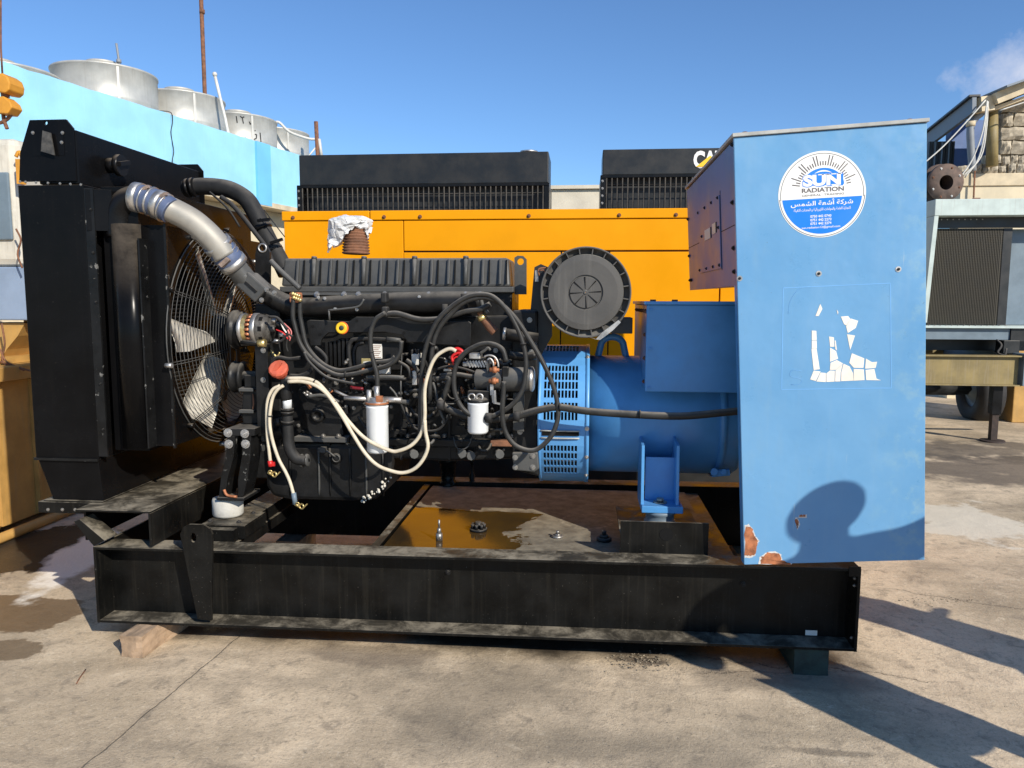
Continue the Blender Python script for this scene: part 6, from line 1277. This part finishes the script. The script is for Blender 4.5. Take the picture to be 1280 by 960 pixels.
# left upper side with inspection panel
def side(a, b, y0, y1, inset, name, mt_, thk=.006):     # panel between points a (top) and b (bottom) along the left edge
    q = MB(); o = ex * inset; q.hexa([b + o + Vector((0, y0 - 3.18, 0)), b + o + ex * thk + Vector((0, y0 - 3.18, 0)), b + o + ex * thk + Vector((0, y1 - 3.18, 0)), b + o + Vector((0, y1 - 3.18, 0)),
        a + o + Vector((0, y0 - 3.18, 0)), a + o + ex * thk + Vector((0, y0 - 3.18, 0)), a + o + ex * thk + Vector((0, y1 - 3.18, 0)), a + o + Vector((0, y1 - 3.18, 0))]); return PP(name, q, mt_, cab)
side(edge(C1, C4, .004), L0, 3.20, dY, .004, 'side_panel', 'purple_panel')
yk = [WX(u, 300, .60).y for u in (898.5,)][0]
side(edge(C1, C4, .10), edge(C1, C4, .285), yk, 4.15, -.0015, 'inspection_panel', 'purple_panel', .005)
side(edge(C1, C4, .09), edge(C1, C4, .29), yk - .006, yk - .001, .0025, 'panel_gap', 'dark_hole', .002)
for tv in (.192,): side(edge(C1, C4, tv), edge(C1, C4, tv + .002), 3.2, dY, .0035, 'panel_gap', 'dark_hole', .001)
for (t0, t1, y0, y1, mt_) in ((.168, .197, yk + .22, yk + .34, 'dark_hole'), (.168, .197, yk + .25, yk + .42, 'label_white'), (.163, .19, yk + .10, yk + .19, 'label_white'), (.163, .19, yk + .075, yk + .10, 'dark_hole')):
    side(edge(C1, C4, t0), edge(C1, C4, t1), y0, y1, -.004 if mt_ == 'label_white' else -.003, 'socket_label', mt_, .002)
for t_, ys in ((.012, (3.21,)), (.105, (yk + .03, yk + .2, yk + .4, yk + .62)), (.276, (yk + .03, yk + .2, yk + .4, yk + .62)), (.14, (3.24,)), (.245, (3.24,)), (.18, (yk + .03, 4.05)), (.30, (3.24, 4.5)), (.22, (4.56,)), (.1, (4.56,)), (.30, (4.56,))):
    for y in ys: p = edge(C1, C4, t_); bolt(GS, p + Vector((0, y - 3.18, 0)) - ex * .001 + ex * .002, -ex, .008, cab, 'rubber')
# right side, back, top, floor of upper box
q = MB(); q.hexa([C3 + Vector((0, .019, 0)), C3 - ex * .006 + Vector((0, .019, 0)), C3 - ex * .006 + Vector((0, 1.42, 0)), C3 + Vector((0, 1.42, 0)), C2 + Vector((0, .019, 0)), C2 - ex * .006 + Vector((0, .019, 0)), C2 - ex * .006 + Vector((0, 1.42, 0)), C2 + Vector((0, 1.42, 0))]); PP('side_panel', q, 'cabinet_blue', cab)
RB = edge(C2, C3, .333)
q = MB(); q.prism([edge(C1, L0, .02) + ex * .011 + Vector((0, 1.405, 0)), L0 + ex * .011 + Vector((0, 1.405, 0)), RB - ex * .008 + Vector((0, 1.405, 0)), edge(C2, RB, .02) - ex * .008 + Vector((0, 1.405, 0))], (0, .01, 0)); PP('back_panel', q, 'cabinet_blue', cab)
q = MB(); q.hexa([L0 + ex * .011 + Vector((0, .02, 0)), RB - ex * .008 + Vector((0, .02, 0)), RB - ex * .008 + Vector((0, 1.40, 0)), L0 + ex * .011 + Vector((0, 1.40, 0))] + [p + ez * .006 for p in (L0 + ex * .011 + Vector((0, .02, 0)), RB - ex * .008 + Vector((0, .02, 0)), RB - ex * .008 + Vector((0, 1.40, 0)), L0 + ex * .011 + Vector((0, 1.40, 0)))]); PP('floor_panel', q, 'cabinet_blue', cab)
tp = [C1 - ex * .006 + Vector((0, -.010, 0)), C2 + ex * .006 + Vector((0, -.010, 0)), C2 + ex * .006 + Vector((0, 1.43, 0)), C1 - ex * .006 + Vector((0, 1.43, 0))]
q = MB(); q.hexa([p + ez * .0015 for p in tp] + [p + ez * .016 for p in tp]); PP('roof_panel', q, 'edge_grey', cab, bevel=.002, label='weathered roof edge with rust')
for u, v in ((931, 167), (1137, 151)): q = MB(); p = W(u, v, 3.2); q.ball(p, .013, 10, 6, (1.3, 1.3, .6)); PP('roof_screw', q, 'rust', cab)
# lower left return of the front sheet
q = MB(); q.hexa([C4 + Vector((.0, .019, 0)), C4 + ex * .012 + Vector((0, .019, 0)), C4 + ex * .012 + Vector((0, .06, 0)), C4 + Vector((0, .06, 0)), L0 + Vector((0, .019, 0)), L0 + ex * .012 + Vector((0, .019, 0)), L0 + ex * .012 + Vector((0, .06, 0)), L0 + Vector((0, .06, 0))]); PP('sheet_return', q, 'blue_machine', cab)
CY_ = 3.18
def on_cab(u, v, out=.0): p = W(u, v, CY_ - out); return p
def chip(pts, out, dep, name, mt_, parent=cab, jag=0.0, label=None):
    P_ = [W(740 + u / 3.048, 560 + v / 3.048, CY_) if jag >= 0 else None for u, v in pts]
    Q = []
    for i in range(len(P_)):
        a, b = P_[i], P_[(i + 1) % len(P_)]
        for k in range(4): Q.append(a + (b - a) * k / 4 + Vector((rr_.uniform(-1, 1) * jag, 0, rr_.uniform(-1, 1) * jag)))
    q = MB(); q.prism([p - Vector((0, out, 0)) for p in Q], (0, dep, 0)); return PP(name, q, mt_, parent, label=label)
for pts in ([(583, 300), (598, 298), (610, 310), (622, 340), (635, 355), (625, 375), (620, 405), (600, 412), (583, 410)], [(642, 443), (645, 415), (670, 400), (700, 397), (718, 408), (722, 430), (755, 437), (755, 443)], [(776, 270), (783, 268), (789, 290), (783, 306), (777, 290)], [(790, 257), (815, 255), (815, 263), (792, 265)]):
    cx_ = sum(p[0] for p in pts) / len(pts); cy_ = sum(p[1] for p in pts) / len(pts); f = 1.13 if len(pts) > 5 else 1.3
    big = [(max(583, cx_ + (a - cx_) * f), min(443, cy_ + (b - cy_) * f)) for a, b in pts]
    chip(big, .0006, .001, 'chipped_primer', 'old_primer', jag=.0022); chip(pts, .0010, .001, 'rust_patch', 'rust_chip', jag=.0042)
for u, v in ((924.5, 348), (1023.5, 342), (1123, 336.5)):
    p = on_cab(u, v, .001); q = MB(); q.cyl(p, p + Vector((0, -.001, 0)), .0115, n=14); PP('screw_washer', q, 'steel', cab); bolt(GS, p, (0, -1, 0), .006, cab, 'rubber')
# remains of an old sticker
frag = [[(455, 268), (468, 300), (445, 345), (425, 345)], [(565, 305), (575, 320), (572, 338)], [(595, 352), (640, 348), (655, 368), (628, 408), (615, 400)], [(660, 366), (705, 380), (690, 425), (640, 458), (630, 415)], [(635, 470), (685, 478), (655, 570)], [(400, 445), (428, 447), (430, 505), (400, 506)], [(400, 512), (430, 511), (431, 562), (400, 563)], [(398, 570), (430, 568), (450, 698), (412, 703)], [(412, 712), (455, 718), (425, 778), (390, 768)], [(458, 725), (490, 728), (490, 785), (432, 782)], [(515, 485), (545, 490), (548, 550), (522, 550)], [(552, 510), (558, 512), (566, 575), (556, 566)], [(522, 560), (560, 582), (572, 630), (522, 650)], [(498, 730), (520, 712), (550, 713), (548, 782), (498, 784)], [(525, 660), (565, 642), (604, 664), (560, 704), (522, 704)], [(558, 712), (603, 672), (590, 722), (588, 780), (556, 781)], [(612, 668), (650, 685), (672, 730), (675, 775), (597, 778), (598, 722)], [(668, 598), (745, 630), (740, 690), (680, 690), (652, 658)], [(762, 632), (800, 655), (832, 652), (822, 692), (757, 696)], [(680, 702), (743, 704), (748, 772), (682, 776)], [(760, 708), (815, 702), (828, 763), (856, 774), (764, 772)]]
for pts in frag:
    ca_ = sum(p[0] for p in pts) / len(pts); cb_ = sum(p[1] for p in pts) / len(pts); q = MB(); q.prism([W(940 + (ca_ + (a - ca_) * 1.07) / 5.333, 330 + (cb_ + (b - cb_) * 1.05) / 5.333, CY_ - .0012) for a, b in pts], (0, .001, 0)); PP('sticker_fragment', q, 'residue_white', cab)
gh = [(979, 360), (1113, 354), (1114, 485), (977, 487)]
for i in range(4):
    a, b = gh[i], gh[(i + 1) % 4]; q = MB(); q.bar(W(a[0], a[1], CY_ - .0003), W(b[0], b[1], CY_ - .0003), .0035, .0008, (0, 0, 1)) if i % 2 else q.bar(W(a[0], a[1], CY_ - .0003), W(b[0], b[1], CY_ - .0003), .0008, .0035, (0, 0, 1)); PP('glue_outline', q, 'ghost_blue', cab)
q = MB(); q.tube([W(u, v, CY_ - .0003) for u, v in ((985, 392), (988, 376), (998, 362), (1012, 358))], .0008, 4, 4); PP('glue_outline', q, 'ghost_blue', cab)
q = MB(); q.tube([W(u, v, CY_ - .0003) for u, v in ((1002, 464), (990, 463), (988, 470), (1001, 474), (1000, 480), (989, 481))], .001, 4, 3); PP('glue_outline', q, 'ghost_blue', cab)

# ---- round company sticker
sc = W(1027.3, 243, CY_); sr = (W(1082, 243, CY_).x - W(972.5, 243, CY_).x) / 2
se = (Vector((math.cos(R(3.0)), 0, math.sin(R(3.0))))); su = Vector((-se.z, 0, se.x))
def S(x, y, out): return sc + se * (x * sr) + su * (y * sr) - Vector((0, out, 0))
def disc(r, out, a0=0, a1=360, n=96, flat=None):
    q = MB(); pts = []
    for k in range(n + (0 if a1 - a0 >= 360 else 1)):
        a = R(a0 + (a1 - a0) * k / n); pts.append(S(math.cos(a) * r, math.sin(a) * r, out))
    q.prism(pts, (0, .0004, 0)); return q
def arc(r, w_, out, a0, a1, n=80):
    q = MB(); vs = []
    for k in range(n + 1):
        a = R(a0 + (a1 - a0) * k / n)
        for rr in (r - w_ / 2, r + w_ / 2): vs.append(S(math.cos(a) * rr, math.sin(a) * rr, out))
    q.add(vs, [(2 * k, 2 * k + 1, 2 * k + 3, 2 * k + 2) for k in range(n)]); return q
stk = PP('round_sticker', disc(1.0, .0010), 'sticker_white', cab)
def SP(name, q, mt_, out=0): return PP(name, q, mt_, cab)
SP('sticker_ring', arc(.945, .014, .0014, -6, 186), 'sticker_grey')
yl = -.085; al_ = math.degrees(math.asin(yl / .92))
SP('sticker_lower_half', disc(.915, .0014, 180 - al_, 360 + al_), 'sticker_blue')
SP('sticker_ring', arc(.972, .016, .0014, 184, 356), 'sticker_grey')
q = MB(); n = 48; pts = [S(.03 + math.cos(math.pi * k / n) * .475, .21 + math.sin(math.pi * k / n) * .40, .0014) for k in range(n + 1)]; q.prism(pts, (0, .0003, 0)); SP('sticker_dome', q, 'sticker_blue')
q = MB(); vs = []
for k in range(21):
    a = R(125 - 70 * k / 20); w_ = .035 * math.sin(math.pi * k / 20); 
    for e in (-1, 1): vs.append(S(.03 + math.cos(a) * (.36 + e * w_ * .5), .20 + math.sin(a) * (.34 + e * w_ * .5), .0018))
q.add(vs, [(2 * k, 2 * k + 1, 2 * k + 3, 2 * k + 2) for k in range(20)]); SP('dome_highlight', q, 'sticker_white')
pat = [0, 1, 0, 0, 0, 1, 1, 0, 0, 0, 1, 1, 0, 0, 0, 1, 1, 0, 0, 0, 1, 1, 0, 0, 0, 1, 0]
q = MB(); Np = len(pat)
for k in range(-1, Np + 1):
    f = 0 if k in (-1, Np) else pat[k]; a = R(170 - 160 * (k + 1) / (Np + 1)); r0_, r1_ = .54, (.78 if f else .64)
    if k == -1: r1_ = .72
    q.bar(S(.03 + math.cos(a) * r0_, .13 + math.sin(a) * r0_, .0015), S(.03 + math.cos(a) * r1_, .13 + math.sin(a) * r1_, .0015), .024 * sr, .0004, (0, 1, 0))
SP('sticker_rays', q, 'sticker_grey').__setitem__('kind', 'stuff')
def stx(txt, x, y, h, w_, mt_, bold=0.0, out=.0019, name='lettering'):
    q = MB(); vs, fs = text_mb(txt, 1.0, bold=bold)
    if not vs: return
    x0_, x1_ = min(v.x for v in vs), max(v.x for v in vs); y0_, y1_ = min(v.y for v in vs), max(v.y for v in vs)
    q.add([S(x + ((v.x - x0_) / (x1_ - x0_) - .5) * w_, y + (v.y - y0_) / (y1_ - y0_) * h, out) for v in vs], fs); SP(name, q, mt_)
stx('SUN', .02, .178, .30, .93, 'sticker_blue', .085, .0016, 'letter_shadow')
stx('SUN', .0, .195, .27, .86, 'sticker_white', .055)
q = MB()     # slab serifs on the big letters
for x_, y_, w_ in ((-.02, .445, .13), (.13, .445, .10), (.27, .445, .12), (.41, .445, .10), (.27, .197, .11), (.0, .197, .0)):
    if w_: q.add([S(x_ - w_ / 2, y_, .0019), S(x_ + w_ / 2, y_, .0019), S(x_ + w_ / 2, y_ + .022, .0019), S(x_ - w_ / 2, y_ + .022, .0019)], [(0, 1, 2, 3)])
SP('letter_serif', q, 'sticker_white').__setitem__('kind', 'stuff')
stx('RADIATION', .02, .055, .105, .96, 'sticker_grey', .03, .0015)
stx('GENERAL  TRADING', .02, -.03, .045, .96, 'sticker_grey', .01, .0015)
FORM = {'ا': (0xFE8D, 0xFE8E), 'أ': (0xFE83, 0xFE84), 'ب': (0xFE8F,), 'ة': (0xFE93, 0xFE94), 'ت': (0xFE95,), 'ث': (0xFE99,), 'ج': (0xFE9D,), 'د': (0xFEA9, 0xFEAA), 'ر': (0xFEAD, 0xFEAE), 'س': (0xFEB1,), 'ش': (0xFEB5,), 'ع': (0xFEC9,), 'ق': (0xFED5,), 'ك': (0xFED9,), 'ل': (0xFEDD,), 'م': (0xFEE1,), 'ن': (0xFEE5,), 'ه': (0xFEE9,), 'و': (0xFEED, 0xFEEE), 'ي': (0xFEF1,), 'ئ': (0xFE89,)}
def shape_ar(s_):
    out = []
    for i, ch in enumerate(s_):
        if ch not in FORM: out.append(ch); continue
        f = FORM[ch]; prev = s_[i - 1] if i else ' '; nxt = s_[i + 1] if i + 1 < len(s_) else ' '
        jp = prev in FORM and len(FORM[prev]) == 1; jn = len(f) == 1 and nxt in FORM
        k = (3 if jp and jn else 2 if jn else 1 if jp else 0)
        out.append(chr((f[0] + k) if len(f) == 1 else f[min(k, 1)]))
    return ''.join(out[::-1])
stx(shape_ar('شركة أشعة الشمس'), -.005, -.28, .17, 1.42, 'sticker_white', .02)
stx(shape_ar('للتجارة العامة والمولدات الكهربائية و المعدات الثقيلة'), -.0, -.39, .085, 1.30, 'sticker_white', .01)
stx('0750 442 0740', -.03, -.53, .06, .48, 'sticker_white', .02)
stx('0751 442 2273', -.03, -.615, .06, .48, 'sticker_white', .02)
stx('0751 442 2274', -.03, -.70, .06, .48, 'sticker_white', .02)
stx('sun.radiation12@gmail.com', -.03, -.795, .065, .88, 'sticker_white', .01)

# ================================================================== LOOSE THINGS
def rock_block(name, corners_low, h, mt_, label, cat, jit=.006):
    r_ = random.Random(len(label)); q = MB(); lo = [Vector(p) for p in corners_low]; hi = [p + Vector((0, 0, h)) for p in lo]
    n = 4; vs = []; fs = []
    def face(a, b, c, d):
        o = len(q.v); V = []
        for j in range(n + 1):
            for i in range(n + 1):
                p = a.lerp(b, i / n).lerp(d.lerp(c, i / n), j / n); s_ = mnoise.noise_vector(p * 22) * jit + mnoise.noise_vector(p * 70) * jit * .4; V.append(p + s_)
        q.add(V, [(j * (n + 1) + i, j * (n + 1) + i + 1, (j + 1) * (n + 1) + i + 1, (j + 1) * (n + 1) + i) for j in range(n) for i in range(n)])
    face(lo[0], lo[1], hi[1], hi[0]); face(lo[1], lo[2], hi[2], hi[1]); face(lo[2], lo[3], hi[3], hi[2]); face(lo[3], lo[0], hi[0], hi[3]); face(hi[0], hi[1], hi[2], hi[3]); face(lo[3], lo[2], lo[1], lo[0])
    c = sum(lo, Vector()) / 4; return solo(name, q, mt_, label, cat, c, bevel=.004)
zc_ = -.006
A_, B_ = WZ(152, 819, 0), WZ(176, 821, 0); dd = (WZ(214, 797, 0) - WZ(182, 820, 0)); dd.normalize()
lo = [A_ + Vector((0, 0, zc_)), B_ + Vector((.01, 0, zc_)), B_ + dd * .34 + Vector((.03, .10, zc_)), A_ + dd * .34 + Vector((0, .12, zc_))]
rock_block('wooden_chock', lo, .104, 'timber', 'weathered brown wooden chock under the left end of the skid', 'chock', .010)
x_ = 1.03; lo = [WZ(1000, 841, 0), WZ(1041, 847, 0)]; lo = [Vector((.92, 3.215, zc_)), Vector((1.065, 3.215, zc_)), Vector((1.065, 3.50, zc_)), Vector((.92, 3.50, zc_))]
rock_block('wooden_block', lo, .122, 'green_timber', 'dark green wooden block under the right end of the skid', 'block', .004)
lo = [Vector((-1.9, 4.45, zc_)), Vector((-1.75, 4.45, zc_)), Vector((-1.75, 4.75, zc_)), Vector((-1.9, 4.75, zc_))]
rock_block('wooden_block', lo, .107, 'timber', 'wooden block under the far beam of the skid behind the chock', 'block', .004)
lo = [Vector((.92, 4.45, zc_)), Vector((1.065, 4.45, zc_)), Vector((1.065, 4.75, zc_)), Vector((.92, 4.75, zc_))]
rock_block('wooden_block', lo, .124, 'timber', 'wooden block under the far beam behind the blue cabinet', 'block', .004)
q = MB(); q.tube([WZ(96, 854, .006), WZ(100, 847, .008), WZ(107, 837, .006)], .003, 6, 3)
solo('twig', q, 'rust', 'thin dark twig lying on the concrete left of the crack', 'twig', WZ(101, 846, 0))
# crumpled plastic wrap over the exhaust bellows
def wrap():
    import bmesh
    rr = random.Random(2); top_ = W(438, 279, 4.02); q = MB(); nu, nv = 48, 18; vs = []
    outline = lambda a: 1.0
    for j in range(nv + 1):
        t = j / nv
        for i in range(nu):
            a = 2 * math.pi * i / nu; d = Vector((math.cos(a), math.sin(a), 0))
            r = .115 * math.sin(min(1, t * 2.6) * math.pi / 2); z = .035 * math.cos(min(1, t * 2.2) * math.pi / 2)
            drop = max(0, t - .38) / .62
            lobe = .035 + .085 * max(0, math.cos(a - R(192))) ** 3 + .02 * math.sin(a * 3 + 1)
            p = top_ + d * (r * (1 - .22 * drop)) + Vector((-.03 * drop * max(0, -math.cos(a)), 0, z - drop * lobe * 1.5))
            nn = mnoise.noise_vector(Vector((math.cos(a) * 2.2, math.sin(a) * 2.2, t * 3.1)) * 1.6) * .020 + mnoise.noise_vector(Vector((math.cos(a) * 6, math.sin(a) * 6, t * 9))) * .010
            vs.append(p + nn * (0.4 + t))
    fs = [(j * nu + i, j * nu + (i + 1) % nu, (j + 1) * nu + (i + 1) % nu, (j + 1) * nu + i) for j in range(nv) for i in range(nu)]
    q.add(vs, fs, False); return q, top_
b = newmat('plastic_film'); t = b.new('ShaderNodeTexCoord')
b.finish((0.80, 0.80, 0.78), 0.22, 0, b.noise(t.outputs['Object'], 30, 6, .6), .5, .006, alpha=0.86)
q, wt = wrap(); o = solo('plastic_wrap', q, 'plastic_film', 'crumpled white plastic film wrapped over the rusty exhaust bellows', 'plastic wrap', wt)

# ------------------------------------------------------------------ two people standing just outside the picture on the right; their shadows reach in
def person(x, y, face, hgt, label, arm_up, wide=1.0, cloth='cloth_dark'):
    t = Thing('person', label, 'person', (x, y, 0)); f = Vector((math.sin(face), math.cos(face), 0)); s_ = Vector((f.y, -f.x, 0)); k = hgt / 1.75
    def L(a, b, c): return Vector((x, y, 0)) + s_ * (a * k * wide) + f * (b * k) + Vector((0, 0, c * k))
    def skin(name, nodes, edges, rad, mt_, sub=2, parent=None):
        me = bpy.data.meshes.new(name); me.from_pydata([tuple(p - t.loc) for p in nodes], edges, []); me.materials.append(MATS[mt_])
        o = bpy.data.objects.new(name, me); COL.objects.link(o); o.parent = parent or t.e
        md = o.modifiers.new('skin', 'SKIN'); md.use_smooth_shade = True
        for i, r in enumerate(rad): me.skin_vertices[0].data[i].radius = (r * k, r * k) if not isinstance(r, tuple) else (r[0] * k, r[1] * k)
        me.skin_vertices[0].data[0].use_root = True
        o.modifiers.new('sub', 'SUBSURF').levels = sub; o.modifiers['sub'].render_levels = sub; return o
    # body: pelvis, spine, neck, head, arms, legs
    ex_, hx_ = (L(.40, .10, 1.49), L(.50, .36, 1.55)) if arm_up else (L(.30, .02, 1.10), L(.30, .12, .86))
    N = [L(0, 0, .93), L(0, 0, 1.10), L(0, .01, 1.30), L(0, 0, 1.46), L(0, .01, 1.54), L(0, .02, 1.62), L(0, .03, 1.71),
         L(.19, 0, 1.41), ex_, hx_, L(-.19, 0, 1.41), L(-.205, .04, 1.15), L(-.08, .24, 1.12),
         L(.10, 0, .88), L(.12, .02, .50), L(.13, -.02, .10), L(.14, .14, .045), L(-.10, 0, .88), L(-.12, .02, .50), L(-.13, -.02, .10), L(-.14, .14, .045)]
    E = [(0, 1), (1, 2), (2, 3), (3, 4), (4, 5), (5, 6), (3, 7), (7, 8), (8, 9), (3, 10), (10, 11), (11, 12), (0, 13), (13, 14), (14, 15), (15, 16), (0, 17), (17, 18), (18, 19), (19, 20)]
    Rr = [.13, .125, .14, .10, .072, .085, .07, .065, .045, .03, .065, .045, .03, .085, .06, .045, .035, .085, .06, .045, .035]
    skin('body', N, E, Rr, 'skin')
    skin('jacket', [L(0, 0, .90), L(0, 0, 1.10), L(0, .01, 1.30), L(0, 0, 1.45), L(.20, 0, 1.42), ex_, (ex_ + hx_) / 2 + (hx_ - ex_) * .3, L(-.20, 0, 1.42), L(-.21, .04, 1.15), L(-.12, .19, 1.12)], [(0, 1), (1, 2), (2, 3), (3, 4), (4, 5), (5, 6), (3, 7), (7, 8), (8, 9)], [(.19, .15), (.165, .145), (.18, .15), .12, .085, .065, .05, .085, .065, .05], cloth)
    skin('trousers', [L(0, 0, .92), L(.10, 0, .84), L(.12, .02, .50), L(.13, -.02, .09), L(-.10, 0, .84), L(-.12, .02, .50), L(-.13, -.02, .09)], [(0, 1), (1, 2), (2, 3), (0, 4), (4, 5), (5, 6)], [.155, .11, .085, .075, .11, .085, .075], 'cloth_jeans')
    if arm_up: skin('coat_skirt', [L(0, 0, 1.0), L(0, 0, .80), L(0, -.01, .58)], [(0, 1), (1, 2)], [(.2, .16), (.21, .17), (.22, .17)], cloth)
    q = MB(); q.ball(L(0, .0, 1.70), .114 * k, 20, 14, (1.05, 1.05, .92)); t.part('hair', q, 'hair')
    q = MB(); q.ball(L(0, .098, 1.655), .013 * k, 8, 6, (1, 1, 1.3)); t.part('nose', q, 'skin')
    for e in (-1, 1):
        q = MB(); q.ball(L(.035 * e, .098, 1.675), .012 * k, 8, 6); t.part('eye', q, 'label_white')
    for sd, base in ((1, hx_), (-1, N[12])):
        dirn = (hx_ - ex_).normalized() if sd == 1 else (N[12] - N[11]).normalized()
        nodes = [base, base + dirn * .05 * k]; E2 = [(0, 1)]; rr2 = [.032, .036]
        for i, (o_, ln_) in enumerate(((-.03, .065), (-.01, .078), (.012, .074), (.032, .058))):
            a = base + dirn * .085 * k + s_ * o_ * k; nodes += [a, a + dirn * ln_ * .55 * k + f * .01, a + dirn * ln_ * k + f * .022]; j = len(nodes) - 3; E2 += [(1, j), (j, j + 1), (j + 1, j + 2)]; rr2 += [.010, .009, .008]
        a = base + dirn * .03 * k - s_ * .04 * k + f * .015; nodes += [a, a + dirn * .04 * k - s_ * .015]; j = len(nodes) - 2; E2 += [(0, j), (j, j + 1)]; rr2 += [.011, .009]
        skin('hand', nodes, E2, rr2, 'skin', 1)
    return t
person(2.11, 2.00, R(-44), 1.71, 'person in dark jacket, arm raised, just right of the photo, head shadow on blue cabinet', True, 1.3)
person(3.12, 2.26, R(5), 1.72, 'person standing sideways right of the photo, casting the farther shadow band', False, .75, 'cloth_jeans')
